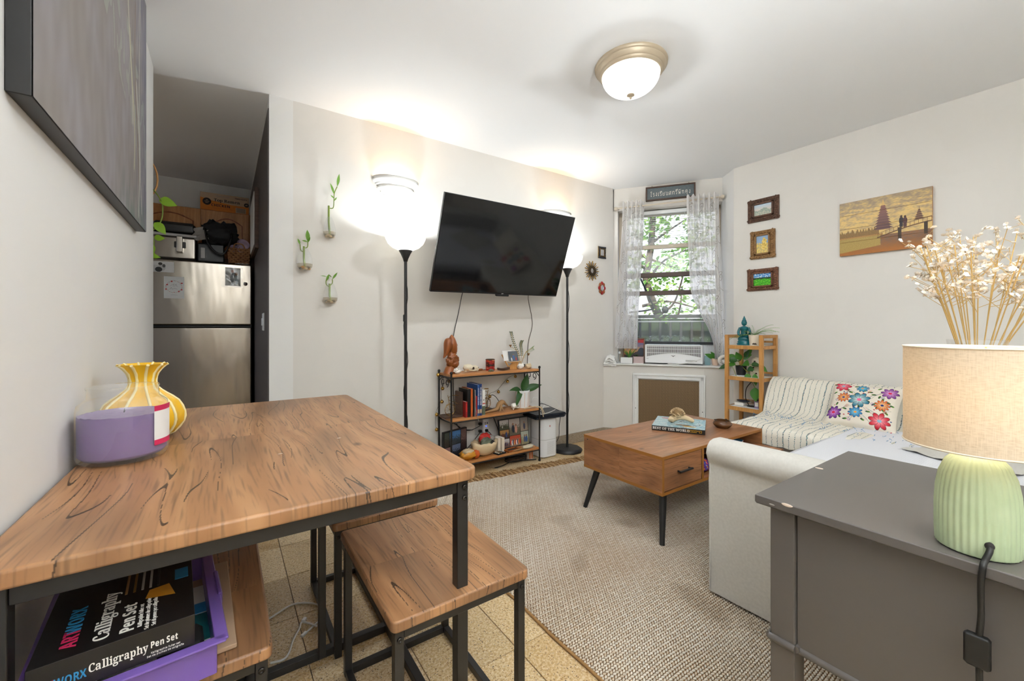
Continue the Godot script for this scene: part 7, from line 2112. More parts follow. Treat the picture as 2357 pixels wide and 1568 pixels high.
# ---------------------------------------------------------------- sofa with throw and cushions
func make_sofa():
	var s = thing("sofa", "light grey fabric corner sofa with white quilted seat along the right wall", "sofa", Vector3(0, 0, 0))
	put(MB.new().box(Vector3(3.30, 0.19, -1.22), Vector3(0.84, 0.24, 0.58), 0.02), "base", M.sofa_cloth, s)
	put(MB.new().box(Vector3(2.75, 0.19, -0.42), Vector3(1.90, 0.24, 0.98), 0.02), "base", M.sofa_cloth, s)
	put(MB.new().box(Vector3(3.30, 0.365, -1.22), Vector3(0.85, 0.13, 0.58), 0.04), "seat_cushion", M.sofa_cloth, s)
	put(MB.new().box(Vector3(3.63, 0.48, -0.72), Vector3(0.20, 0.38, 1.58), 0.05), "back_cushion", M.sofa_cloth, s)
	put(MB.new().box(Vector3(2.75, 0.48, 0.14), Vector3(1.90, 0.42, 0.20), 0.06), "back_cushion", M.sofa_cloth, s)
	# white quilted cover of the near part
	var wq = mat("quilt", rgb(232, 232, 236), 0.9)
	var wp = Paint.new(64, 64)
	for y in 64:
		for x in 64:
			var v = 0.5 + 0.5 * cos(x * TAU / 8.0) * (0.75 + 0.25 * cos(y * TAU / 8.0))
			p_set(wp, x, y, Color(v, v, v))
	wq.heightmap_enabled = true
	wq.heightmap_texture = wp.tex()
	wq.heightmap_scale = 0.35
	wq.uv1_triplanar = true
	wq.uv1_scale = Vector3.ONE * 14.0
	var q = MB.new()
	q.x = Transform3D(Basis(), Vector3(2.735, 0, -0.455))
	q.slab(1.94, 1.03, 0.31, 0.468, 0.12, 0.05, 8)
	put(q, "quilted_cover", wq, s)
	# arm with a rolled top and a slack cloth face
	var prof = [Vector2(1.640, 0.02), Vector2(1.636, 0.12), Vector2(1.634, 0.25), Vector2(1.632, 0.38), Vector2(1.632, 0.48), Vector2(1.634, 0.535), Vector2(1.626, 0.548), Vector2(1.616, 0.565), Vector2(1.612, 0.59), Vector2(1.619, 0.615), Vector2(1.638, 0.632), Vector2(1.665, 0.638), Vector2(1.715, 0.637), Vector2(1.748, 0.628), Vector2(1.766, 0.606), Vector2(1.768, 0.575), Vector2(1.762, 0.53), Vector2(1.768, 0.40), Vector2(1.772, 0.2), Vector2(1.775, 0.02)]
	var rows = []
	for i in 33:
		var z = -0.945 + i * 0.034
		var row = PackedVector3Array()
		for p in prof:
			var k = nz.get_noise_3d(z * 2.2, p.y * 9.0, p.x) * 0.006 + nz.get_noise_3d(z * 5.0 + p.y * 7.0, p.y * 16.0, 3.0) * 0.0045
			row.append(Vector3(p.x - k * (1.0 if p.x < 1.7 else -0.3), p.y, z))
		rows.append(row)
	var ar = MB.new().grid(rows)
	for e in [0, 32]:
		var nn = Vector3(0, 0, -1.0 if e == 0 else 1.0)
		var ctr = ar.vert(Vector3(1.70, 0.35, rows[e][0].z), nn)
		var first = ar.v.size()
		for p in rows[e]: ar.vert(p, nn)
		for j in prof.size(): ar.face(ctr, first + j, first + (j + 1) % prof.size())
	put(ar, "arm", M.sofa_cloth, s)
	var seam = []
	for y in 13: seam.append(Vector3(1.634 - 0.001, 0.03 + y * 0.048, -0.942))
	put(MB.new().tube(seam, 0.003, 6), "piping", M.sofa_cloth, s)

	# woven throw over seat and back
	var tp = Paint.new(512, 512, rgb(232, 226, 212))
	for y in 512:
		for x in 512:
			var n = nz.get_noise_2d(x * 0.6, y * 0.6) * 0.5 + 0.12 * sin((x + (y % 16 if (y / 8) % 2 == 0 else 16 - y % 16)) * 0.8)
			p_set(tp, x, y, rgb(232, 226, 212).lerp(rgb(204, 196, 180), clampf(n * 0.6 + 0.15, 0, 0.6)))
	for k in 17:
		var x0 = 18 + k * 30
		for y in range(0, 512, 9):
			var big = k % 4 == 3
			var len_ = rng.randf_range(3.0, 5.0) * (1.3 if big else 1.0)
			tp.oval(x0 + rng.randf_range(-1.5, 1.5), y, (3.4 if big else 2.0), len_ * 0.6, [rgb(22, 50, 62), rgb(40, 78, 96), rgb(62, 110, 116)][rng.randi() % 3])
	var tm = mat("throw_cloth", Color.WHITE, 0.95)
	tm.albedo_texture = tp.tex()
	var th = thing("throw_blanket", "cream throw blanket with rows of blue stitches draped over the sofa", "blanket", Vector3.ZERO)
	var pr = [Vector2(2.862, 0.335), Vector2(2.858, 0.39), Vector2(2.866, 0.43), Vector2(2.90, 0.448), Vector2(3.0, 0.452), Vector2(3.12, 0.450), Vector2(3.25, 0.447), Vector2(3.36, 0.452), Vector2(3.43, 0.475), Vector2(3.475, 0.53), Vector2(3.51, 0.60), Vector2(3.55, 0.665), Vector2(3.60, 0.692), Vector2(3.66, 0.692), Vector2(3.72, 0.675)]
	var tr = []
	var uv = []
	for i in 49:
		var z = -1.545 + i * 0.0195
		var row = PackedVector3Array()
		var ur = PackedVector2Array()
		var len2 = 0.0
		for j in pr.size():
			if j: len2 += pr[j].distance_to(pr[j - 1])
			var k = nz.get_noise_2d(z * 6.0, j * 0.35) * 0.012 + nz.get_noise_2d(z * 14.0 + j * 0.5, 5.0) * 0.006
			var edge = smoothstep(0.0, 0.10, z + 1.545)
			row.append(Vector3(pr[j].x - k * 0.7 - 0.012, pr[j].y + absf(k) + 0.010 - (1.0 - edge) * 0.035 * float(j > 2 and j < 9), z))
			ur.append(Vector2(i / 48.0 * 1.7, len2 / 0.55))
		tr.append(row)
		uv.append(ur)
	put(MB.new().grid(tr, false, true, uv), "cloth", tm, th)
	var fz = MB.new()
	for k in 130:
		var z = -1.5 + rng.randf() * 0.9
		var x = rng.randf_range(2.95, 3.35)
		fz.tube([Vector3(x, 0.462, z), Vector3(x + rng.randf_range(-0.02, 0.02), 0.474, z + rng.randf_range(-0.02, 0.02))], 0.0011, 4, false)
	tag(put(fz, "loose_threads", M.ink_blue, th), "", "", "", "stuff")

	# embroidered cushion
	var ep = Paint.new(720, 660, rgb(226, 216, 200))
	embroider(ep)
	var em = print_mat("cushion_print", ep, 0.85)
	var cu = thing("embroidered_cushion", "cream cushion embroidered with red, blue, orange and purple flowers on the sofa", "cushion", Vector3(3.375, 0.585, -0.922))
	cu.transform.basis = Basis(Vector3(0, 0, 1), Vector3(0.64, 0.768, 0), Vector3(-0.768, 0.64, 0))
	cushion(cu, 0.37, 0.34, 0.11, em, M.cream_cloth)
	var ta = MB.new()
	for k in 12: ta.tube(smooth([Vector3(0.178, -0.155, 0.0), Vector3(0.19, -0.165 - 0.001 * k, 0.004 * sin(k)), Vector3(0.20 + 0.004 * sin(k * 1.7), -0.19, 0.01 * cos(k))], 3), 0.0022, 4)
	put(ta, "tassel", M.ink_blue, cu)
	var tb = MB.new()
	for k in 8: tb.tube([Vector3(0.165, -0.158, 0.01), Vector3(0.165 + 0.006 * sin(k * 2.0), -0.175, 0.016 + 0.006 * cos(k))], 0.0022, 4)
	put(tb, "tassel", M.ink_pink, cu)
	var c2 = thing("plain_cushion", "plain cream cushion partly hidden behind the table lamp", "cushion", Vector3(3.45, 0.60, -0.52))
	c2.transform.basis = Basis(Vector3(0, 0, 1), Vector3(0.5, 0.866, 0), Vector3(-0.866, 0.5, 0))
	cushion(c2, 0.38, 0.36, 0.13, M.cream_cloth, M.cream_cloth)
	# slack grey cover folded over the seat beside the console
	var fo = thing("grey_sofa_cover", "loose grey sofa cover folded over the seat behind the lamp", "cover", Vector3(3.00, 0.471, -0.33), -0.5)
	var fr = []
	for i in 15:
		var row = PackedVector3Array()
		for j in 11: row.append(Vector3(-0.26 + i * 0.037, 0.006 + 0.05 * smoothstep(3.0, 14.0, i) * (0.6 + 0.4 * sin(j * 0.8)) + 0.008 * nz.get_noise_2d(i * 0.4, j * 0.4), -0.2 + j * 0.04))
		fr.append(row)
	put(MB.new().grid(fr), "cloth", M.sofa_cloth, fo)

func cushion(parent: Node3D, w: float, h: float, d: float, front: Material, back: Material):
	for side in [1, -1]:
		var rows = []
		var uvs = []
		for i in 25:
			var row = PackedVector3Array()
			var ur = PackedVector2Array()
			for j in 25:
				var u = j / 24.0 * 2 - 1
				var v = i / 24.0 * 2 - 1
				var pin = 1.0 - 0.07 * (1.0 - v * v) * absf(u) * absf(u)
				var pin2 = 1.0 - 0.07 * (1.0 - u * u) * absf(v) * absf(v)
				var b = pow(maxf(0.0, (1 - u * u) * (1 - v * v)), 0.42)
				row.append(Vector3(u * w / 2 * pin, v * h / 2 * pin2, side * (d / 2 * b + 0.004 * b * nz.get_noise_2d(u * 3.0, v * 3.0))))
				ur.append(Vector2(u * 0.5 + 0.5, 0.5 - v * 0.5))
			rows.append(row)
			uvs.append(ur)
		put(MB.new().grid(rows, false, side > 0, uvs), "front_panel" if side > 0 else "back_panel", front if side > 0 else back, parent)

func bloom(p: Paint, x: float, y: float, r: float, n: int, outer: Color, inner: Color, heart: Color, a0 := 0.0):
	for k in n:
		var a = a0 + TAU * k / n
		p.oval(x + cos(a) * r * 0.58, y + sin(a) * r * 0.58, r * 0.44, r * 0.25 * (8.0 / n), rgb(40, 24, 40), a)
		p.oval(x + cos(a) * r * 0.57, y + sin(a) * r * 0.57, r * 0.41, r * 0.22 * (8.0 / n), inner, a, outer)
	p.oval(x, y, r * 0.2, r * 0.17, heart)

func embroider(p: Paint):
	var green = rgb(110, 164, 48)
	var dk = rgb(24, 64, 34)
	# stems first
	for e in [[200, 130, 330, 250], [210, 150, 150, 260], [560, 120, 430, 230], [540, 480, 420, 390], [150, 460, 250, 370], [360, 470, 260, 560], [360, 470, 460, 560], [560, 470, 640, 360]]:
		for k in 4:
			var pts = []
			for q in 9:
				var s = q / 8.0
				pts.append(Vector2(lerpf(e[0], e[2] + k * 16 - 24, s), lerpf(e[1], e[3] + k * 10, s) + 18 * sin(s * 3.0 + k)))
			p.line(pts, 2.4, [rgb(70, 50, 90), rgb(220, 130, 80), rgb(90, 140, 170), dk][k])
	for k in 40:
		var x = 40.0 + fmod(k * 97.0, 640.0)
		var y = 60.0 + fmod(k * 61.0, 540.0)
		var a = k * 1.7
		p.oval(x, y, 24, 11, dk, a)
		p.oval(x - cos(a) * 3, y - sin(a) * 3, 20, 8.5, green, a, dk)
	for k in 26:
		p.oval(30.0 + fmod(k * 173.0, 660.0), 50.0 + fmod(k * 113.0, 560.0), 9, 7, [rgb(176, 26, 44), rgb(40, 70, 120), rgb(196, 110, 120)][k % 3])
	for k in 16:
		var x = 60.0 + fmod(k * 137.0, 600.0)
		var y = 80.0 + fmod(k * 83.0, 520.0)
		p.spiral(x, y, 22, 1.8, 3.2, [rgb(110, 40, 130), rgb(200, 110, 70), rgb(60, 60, 130)][k % 3], k)
	bloom(p, 130, 80, 92, 7, rgb(196, 18, 44), rgb(240, 150, 160), rgb(140, 180, 200))
	bloom(p, 340, 100, 66, 10, rgb(18, 96, 140), rgb(130, 200, 216), rgb(236, 132, 30))
	bloom(p, 340, 290, 112, 8, rgb(16, 96, 124), rgb(224, 226, 220), rgb(240, 110, 150), 0.4)
	bloom(p, 170, 270, 74, 11, rgb(200, 76, 16), rgb(240, 190, 130), rgb(24, 46, 120))
	bloom(p, 330, 470, 74, 9, rgb(14, 90, 150), rgb(140, 206, 226), rgb(240, 140, 30), 0.2)
	bloom(p, 570, 330, 80, 11, rgb(200, 76, 16), rgb(240, 200, 150), rgb(24, 46, 120))
	bloom(p, 100, 500, 92, 8, rgb(70, 24, 110), rgb(220, 140, 210), rgb(214, 26, 70), 0.3)
	bloom(p, 610, 130, 88, 8, rgb(96, 40, 120), rgb(226, 160, 206), rgb(214, 26, 80))
	bloom(p, 570, 540, 108, 8, rgb(186, 10, 26), rgb(244, 160, 166), rgb(140, 182, 200), 0.2)

# ---------------------------------------------------------------- right wall pictures
func make_right_wall():
	var fs = [[2.092, -1.686, 0.248, 0.192, 0.138, 0.090, M.carving_dark, "dark carved foliage frame with a pale mountain view, top of three on the right wall", 0],
		[1.798, -1.690, 0.196, 0.236, 0.094, 0.143, M.carving_light, "light carved upright frame with a golden rock print, middle of three on the right wall", 1],
		[1.502, -1.691, 0.246, 0.184, 0.138, 0.100, M.carving_red, "reddish carved frame with a green field photo, lowest of three on the right wall", 2]]
	for e in fs:
		var f = thing("carved_picture", e[7], "picture", Vector3(XR - 0.001, e[0], e[1]), -PI / 2, "carved picture frames")
		var w: float = e[2]
		var h: float = e[3]
		var iw: float = e[4]
		var ih: float = e[5]
		var b = MB.new()
		for s in [-1, 1]:
			b.box(Vector3(s * (w + iw) / 4, 0, 0.007), Vector3((w - iw) / 2, h, 0.012), 0.002)
			b.box(Vector3(0, s * (h + ih) / 4, 0.007), Vector3(iw, (h - ih) / 2, 0.012), 0.002)
		put(b, "backing_frame", e[6], f)
		var cv = MB.new()
		var mid = Vector2((w + iw) / 4 + 0.006, (h + ih) / 4 + 0.006)
		var nx = int(w / 0.017)
		var ny = int(h / 0.017)
		for k in nx:
			for s in [-1, 1]:
				cv.x = Transform3D(Basis(Vector3(0, 0, 1), k * 1.9 + s), Vector3(lerpf(-w / 2, w / 2, (k + 0.5) / nx), s * mid.y, 0.014))
				cv.ball(Vector3.ZERO, Vector3(0.013, 0.007, 0.006), 8, 6)
				cv.ball(Vector3(0.004, 0.010, -0.002), Vector3(0.008, 0.006, 0.006), 8, 6)
				cv.ball(Vector3(-0.003, -0.010, -0.001), Vector3(0.007, 0.005, 0.005), 8, 6)
		for k in ny:
			for s in [-1, 1]:
				cv.x = Transform3D(Basis(Vector3(0, 0, 1), k * 2.3 + s), Vector3(s * mid.x, lerpf(-h / 2, h / 2, (k + 0.5) / ny), 0.014))
				cv.ball(Vector3.ZERO, Vector3(0.013, 0.007, 0.006), 8, 6)
				cv.ball(Vector3(0.004, 0.010, -0.002), Vector3(0.008, 0.006, 0.006), 8, 6)
				cv.ball(Vector3(-0.003, -0.010, -0.001), Vector3(0.007, 0.005, 0.005), 8, 6)
		put(cv, "carved_foliage", e[6], f)
		var ib = MB.new()
		for s in [-1, 1]:
			ib.box(Vector3(s * (iw / 2 + 0.008), 0, 0.018), Vector3(0.014, ih + 0.03, 0.012), 0.002)
			ib.box(Vector3(0, s * (ih / 2 + 0.008), 0.018), Vector3(iw + 0.03, 0.014, 0.012), 0.002)
		put(ib, "inner_frame", e[6], f)
		var p = Paint.new(160, 120)
		for y in 120:
			for x in 160:
				var n = nz.get_noise_2d(x * 0.05 + e[8] * 40, y * 0.05)
				var c: Color
				if e[8] == 0:
					c = rgb(190, 208, 222).lerp(rgb(216, 206, 196), y / 60.0) if y < 56 + 12 * sin(x * 0.05) + 5 * n else rgb(150, 162, 150).lerp(rgb(196, 196, 176), clampf((y - 60) / 60.0 + n, 0, 1))
				elif e[8] == 1:
					c = rgb(150, 176, 206) if y < 50 - n * 10 else rgb(196, 176, 120).lerp(rgb(236, 206, 110), clampf(n + 0.4, 0, 1))
					if Vector2(x - 105, (y - 60) * 0.7).length() < 34 + n * 10: c = rgb(206, 168, 70).lerp(rgb(238, 214, 130), clampf(n + 0.5, 0, 1))
				else:
					c = rgb(70, 140, 210).lerp(rgb(220, 232, 240), clampf(n * 2.0 + 0.3, 0, 1)) if y < 40 else rgb(40, 70, 46) if y < 54 + n * 8 else rgb(46, 150, 36).lerp(rgb(110, 200, 50), clampf(n + 0.5 + 0.3 * sin(y * 0.4), 0, 1))
				p_set(p, x, y, c)
		put(MB.new().box(Vector3(0, 0, 0.012), Vector3(iw, ih, 0.004)), "print", print_mat("view_%d" % e[8], p, 0.3), f)

	# wooden plank print of a pagoda and a bridge
	var pg = Paint.new(720, 568)
	for y in 568:
		for x in 720:
			var n = nz.get_noise_2d(x * 0.008, y * 0.022) * 0.6 + nz.get_noise_2d(x * 0.03, y * 0.07) * 0.4
			var c = rgb(176, 150, 116).lerp(rgb(224, 190, 120), clampf(0.45 + n + y / 900.0, 0, 1)).lerp(rgb(150, 132, 110), clampf((150.0 - y) / 240.0 - n * 0.4, 0, 0.7))
			if y > 320 + 30 * nz.get_noise_1d(x * 0.05) and y < 420 and x < 330: c = rgb(104, 84, 46).lerp(rgb(168, 124, 66), clampf(0.5 + nz.get_noise_2d(x * 0.15, y * 0.15), 0, 1))
			if y >= 380 and x < 360 - (y - 380) * 0.2: c = rgb(150, 120, 56).lerp(rgb(196, 170, 96), clampf(0.5 + nz.get_noise_2d(x * 0.2, y * 0.2), 0, 1)).lerp(rgb(170, 92, 50), clampf((400.0 - y) / 40.0, 0, 0.6))
			if y > 395 and (x > 340 or y > 540 - x * 0.13): c = rgb(150, 96, 50).lerp(rgb(120, 96, 80), clampf(0.5 + nz.get_noise_2d(x * 0.02, y * 0.2), 0, 1)).lerp(rgb(176, 104, 30), clampf((y - 460) / 110.0, 0, 0.8))
			p_set(pg, x, y, c)
	for k in 9:
		var yy = 330 - k * 27
		var hw = 62 * pow(1.0 - k / 10.0, 0.9) + 4
		pg.poly(PackedVector2Array([Vector2(362 - hw * 1.18, yy + 4), Vector2(362 + hw * 1.18, yy + 4), Vector2(362 + hw * 0.8, yy - 16), Vector2(362 - hw * 0.8, yy - 16)]), rgb(96, 66, 66).lerp(rgb(150, 100, 84), k / 10.0))
		pg.rect(362 - hw * 0.85, yy + 4, 362 + hw * 0.85, yy + 12, rgb(126, 88, 78))
	pg.poly(PackedVector2Array([Vector2(348, 96), Vector2(376, 96), Vector2(364, 40), Vector2(360, 40)]), rgb(214, 176, 110))
	for k in 5:
		var yy = 290 - k * 20
		var hw = 34 * (1.0 - k / 5.5)
		pg.poly(PackedVector2Array([Vector2(630 - hw * 1.2, yy + 4), Vector2(630 + hw * 1.2, yy + 4), Vector2(630 + hw * 0.6, yy - 14), Vector2(630 - hw * 0.6, yy - 14)]), rgb(104, 70, 56))
	pg.line([Vector2(630, 210), Vector2(630, 170)], 3.0, rgb(120, 90, 60))
	for off in [0, 34]:
		var pts = []
		for k in 30:
			var s = k / 29.0
			pts.append(Vector2(lerpf(318, 720, s), 420 - 100 * sin(s * 1.35) - off * 1.2))
		pg.line(pts, 10 if off == 0 else 4, rgb(96, 62, 34))
	for k in 14:
		var s = k / 13.0
		var x = lerpf(322, 716, s)
		var y = 420 - 100 * sin(s * 1.35)
		pg.line([Vector2(x, y), Vector2(x, y - 42)], 3.0, rgb(110, 72, 40))
	pg.rect(476, 345, 502, 470, rgb(60, 44, 30))
	pg.rect(664, 325, 690, 440, rgb(60, 44, 30))
	for e in [[500, 260, rgb(44, 36, 40)], [528, 266, rgb(84, 50, 48)]]:
		pg.oval(e[0], e[1] + 20, 17, 34, e[2])
		pg.oval(e[0], e[1] - 20, 9, 11, rgb(70, 46, 36))
		pg.oval(e[0] - 6, e[1] + 64, 7, 24, e[2])
		pg.oval(e[0] + 6, e[1] + 64, 7, 24, e[2])
	var pm = print_mat("plank_print", pg, 0.5)
	var pk = thing("plank_picture", "wooden plank print of a pagoda and a couple on a bridge on the right wall", "picture", Vector3(XR - 0.016, 1.811, -0.907), -PI / 2)
	for k in 4:
		var b = MB.new()
		var y0 = -0.1925 + k * 0.09625
		b.box(Vector3(0, y0 + 0.048, -0.001), Vector3(0.487, 0.0952, 0.016), 0.0008)
		var pl = put(b, "plank", M.bamboo, pk)
		var q = MB.new()
		var v0 = 1.0 - (k + 1) / 4.0
		q.quad(Vector3(-0.2428, y0 + 0.0008, 0.0073), Vector3(0.2428, y0 + 0.0008, 0.0073), Vector3(0.2428, y0 + 0.0952, 0.0073), Vector3(-0.2428, y0 + 0.0952, 0.0073), Vector3(0, 0, 1), Vector2(0, v0 + 0.25), Vector2(1, v0 + 0.25), Vector2(1, v0), Vector2(0, v0))
		put(q, "printed_face", pm, pl)
	put(MB.new().box(Vector3(0, 0, -0.0115), Vector3(0.40, 0.03, 0.006)), "hanger", M.bamboo, pk)

# ---------------------------------------------------------------- grey console with the table lamp
func make_console():
	var c = thing("console_table", "grey painted console table with turned edge mouldings and chipped top", "console", Vector3(0, 0, 0))
	var x0 = 0.993
	var x1 = 1.575
	var z0 = -0.467
	var z1 = 0.75
	put(MB.new().box(Vector3((x0 + x1) / 2, 0.710, (z0 + z1) / 2), Vector3(x1 - x0, 0.020, z1 - z0), 0.003), "top", M.console_paint, c)
	for e in [[x0 + 0.048, z0 + 0.048], [x1 - 0.048, z0 + 0.048], [x0 + 0.048, z1 - 0.048], [x1 - 0.048, z1 - 0.048]]:
		put(MB.new().box(Vector3(e[0], 0.35, e[1]), Vector3(0.050, 0.70, 0.050), 0.003), "leg", M.console_paint, c)
		var ring = MB.new()
		for s in [-1, 1]:
			ring.tube([Vector3(e[0] - 0.026, 0.402, e[1] + s * 0.025), Vector3(e[0] + 0.026, 0.402, e[1] + s * 0.025)], 0.0085, 10)
			ring.tube([Vector3(e[0] + s * 0.025, 0.402, e[1] - 0.026), Vector3(e[0] + s * 0.025, 0.402, e[1] + 0.026)], 0.0085, 10)
		put(ring, "leg_moulding", M.console_paint, c)
	put(MB.new().box(Vector3(x0 + 0.038, 0.548, (z0 + z1) / 2), Vector3(0.014, 0.30, z1 - z0 - 0.15)), "side_panel", M.console_paint, c)
	put(MB.new().box(Vector3(x1 - 0.038, 0.548, (z0 + z1) / 2), Vector3(0.014, 0.30, z1 - z0 - 0.15)), "side_panel", M.console_paint, c)
	put(MB.new().box(Vector3((x0 + x1) / 2, 0.548, z0 + 0.038), Vector3(x1 - x0 - 0.15, 0.30, 0.014)), "end_panel", M.console_paint, c)
	put(MB.new().tube([Vector3(x0 + 0.034, 0.398, z0 + 0.072), Vector3(x0 + 0.034, 0.398, z1 - 0.072)], 0.009, 10), "lower_moulding", M.console_paint, c)
	put(MB.new().ball(Vector3(1.315, 0.7202, -0.452), Vector3(0.006, 0.0008, 0.010), 10, 5), "paint_chip", M.chip, c)
	put(MB.new().ball(Vector3(0.9935, 0.717, -0.40), Vector3(0.0012, 0.0035, 0.012), 10, 6), "paint_chip", M.chip, c)
	put(MB.new().ball(Vector3(0.9928, 0.708, -0.43), Vector3(0.0008, 0.002, 0.006), 8, 5), "paint_chip", M.book_grey, c)

	var lp = Vector3(1.062, 0.7205, -0.135)
	var l = thing("table_lamp", "ribbed pale green ceramic table lamp with linen drum shade on the console", "lamp", lp)
	put(MB.new().lathe([Vector2(0.0, 0.001), Vector2(0.046, 0.0), Vector2(0.0505, 0.003), Vector2(0.0515, 0.03), Vector2(0.0515, 0.070), Vector2(0.0500, 0.100), Vector2(0.0460, 0.126), Vector2(0.0385, 0.147), Vector2(0.028, 0.160), Vector2(0.012, 0.166), Vector2(0.0, 0.167)], 180, TAU, 0.0, 36, 0.014), "base", M.celadon, l)
	put(MB.new().lathe([Vector2(0.009, 0.164), Vector2(0.009, 0.22), Vector2(0.012, 0.222), Vector2(0.012, 0.235)], 14), "socket", M.brass, l)
	put(MB.new().lathe([Vector2(0.0925, 0.175), Vector2(0.0925, 0.346), Vector2(0.0915, 0.346), Vector2(0.0915, 0.175)], 72), "shade", M.lamp_linen, l)
	for y in [0.1755, 0.345]:
		var rg = []
		for k in 61: rg.append(Vector3(0.0925 * cos(TAU * k / 60), y, 0.0925 * sin(TAU * k / 60)))
		put(MB.new().tube(rg, 0.0016, 6, false), "shade_rim", M.pot_cream, l)
	for k in 3: put(MB.new().tube([Vector3(0.011 * cos(k * 2.09), 0.23, 0.011 * sin(k * 2.09)), Vector3(0.0915 * cos(k * 2.09), 0.342, 0.0915 * sin(k * 2.09))], 0.0012, 5), "spider", M.brass, l)
	bulb_light(l, Vector3(0, 0.262, 0), 0.022, E_TABLE, Color(1.0, 0.95, 0.88), 4.0, "table_bulb")
	var ho = Vector3(-0.0475, 0.026, 0.020)
	put(MB.new().ball(ho, Vector3(0.006, 0.0065, 0.006), 12, 8), "cord_hole", M.ink, l)
	put(MB.new().tube(smooth([ho + Vector3(0.004, 0, 0), ho + Vector3(-0.010, -0.006, 0.001), Vector3(-0.066, 0.006, 0.017), Vector3(-0.0745, -0.002, 0.016), Vector3(-0.075, -0.03, 0.014), Vector3(-0.073, -0.08, 0.014), Vector3(-0.073, -0.112, 0.012)], 6), 0.0042, 8), "cord", M.cord_black, l)
	put(MB.new().box(Vector3(-0.074, -0.137, 0.010), Vector3(0.014, 0.052, 0.030), 0.004), "cord_switch", M.cord_black, l)
	put(MB.new().tube(smooth([Vector3(-0.074, -0.162, 0.012), Vector3(-0.073, -0.25, 0.013), Vector3(-0.072, -0.50, 0.016)], 6), 0.0042, 8), "cord", M.cord_black, l)

	var vs = thing("flower_vase", "tall clear glass vase with dried white baby's breath behind the lamp", "vase", Vector3(1.335, 0.7205, -0.170))
	put(MB.new().lathe([Vector2(0, 0.0), Vector2(0.030, 0.0), Vector2(0.033, 0.006), Vector2(0.034, 0.20), Vector2(0.040, 0.30), Vector2(0.046, 0.352), Vector2(0.0445, 0.352), Vector2(0.038, 0.30), Vector2(0.031, 0.20), Vector2(0.030, 0.012), Vector2(0, 0.010)], 36), "glass", M.clear_glass, vs)
	var tips = []
	for k in 26:
		var a = k * 2.399
		var sp = 0.025 + 0.115 * sqrt(fmod(k * 0.618, 1.0))
		var top = Vector3(cos(a) * sp, 0.50 + 0.10 * fmod(k * 0.37, 1.0), sin(a) * sp)
		var mid = Vector3(cos(a) * sp * 0.40, 0.36, sin(a) * sp * 0.40)
		var st = MB.new()
		st.tube(smooth([Vector3(-cos(a) * 0.012, 0.03, -sin(a) * 0.012), Vector3(cos(a) * 0.014, 0.25, sin(a) * 0.014), mid, top], 4), 0.0011, 5)
		for b in 7:
			var s = 0.35 + 0.62 * b / 7.0
			var o = mid.lerp(top, s)
			var t = o + Vector3(rng.randf_range(-0.045, 0.045), rng.randf_range(0.006, 0.05), rng.randf_range(-0.045, 0.045))
			st.tube([o, t], 0.0006, 4, false)
			tips.append(t)
			for q in 2:
				var t2 = t + Vector3(rng.randf_range(-0.016, 0.016), rng.randf_range(0.0, 0.016), rng.randf_range(-0.016, 0.016))
				st.tube([t, t2], 0.0004, 3, false)
				tips.append(t2)
		tips.append(top)
		put(st, "stem", M.dry_stem, vs)
	var bm = MB.new()
	for k in 9:
		var a = k * 2.4
		var d = Vector3(cos(a) * 0.9, 0.35 + 0.6 * (k % 3) / 2.0, sin(a) * 0.9).normalized()
		bm.leaf(Vector3.ZERO, d, Vector3.UP, 1.0, 0.9, 0.4, 0.3, 2)
	var mm = MultiMesh.new()
	mm.transform_format = MultiMesh.TRANSFORM_3D
	mm.mesh = bm.mesh()
	mm.instance_count = tips.size()
	for k in tips.size(): mm.set_instance_transform(k, Transform3D(Basis.from_euler(Vector3(rng.randf(), rng.randf() * TAU, rng.randf())).scaled(Vector3.ONE * rng.randf_range(0.0045, 0.0075)), tips[k]))
	var mi = MultiMeshInstance3D.new()
	mi.multimesh = mm
	mi.material_override = M.blossom
	mi.name = "blossoms"
	mi.set_meta("kind", "stuff")
	vs.add_child(mi, true)

	var wp = Paint.new(160, 160, rgb(236, 150, 70))
	for y in 20:
		for x in 24: wp.rect(x * 7, y * 8 + 1, x * 7 + 5, y * 8 + 7, [rgb(206, 52, 44), rgb(230, 226, 220), rgb(60, 140, 70), rgb(150, 60, 140), rgb(236, 160, 60), rgb(220, 90, 120), rgb(90, 110, 160)][(x * 5 + y * 3 + (x * y) % 4) % 7])
	var wb = thing("woven_basket", "brightly coloured woven basket on the console behind the lamp", "basket", Vector3(1.375, 0.7205, -0.045))
	put(MB.new().lathe([[Vector2(0, 0), Vector2(0.055, 0)], [Vector2(0.055, 0), Vector2(0.062, 0.06), Vector2(0.060, 0.16)], [Vector2(0.060, 0.16), Vector2(0.056, 0.16), Vector2(0.054, 0.02), Vector2(0, 0.02)]], 36), "weave", print_mat("basket_print", wp, 0.8), wb)

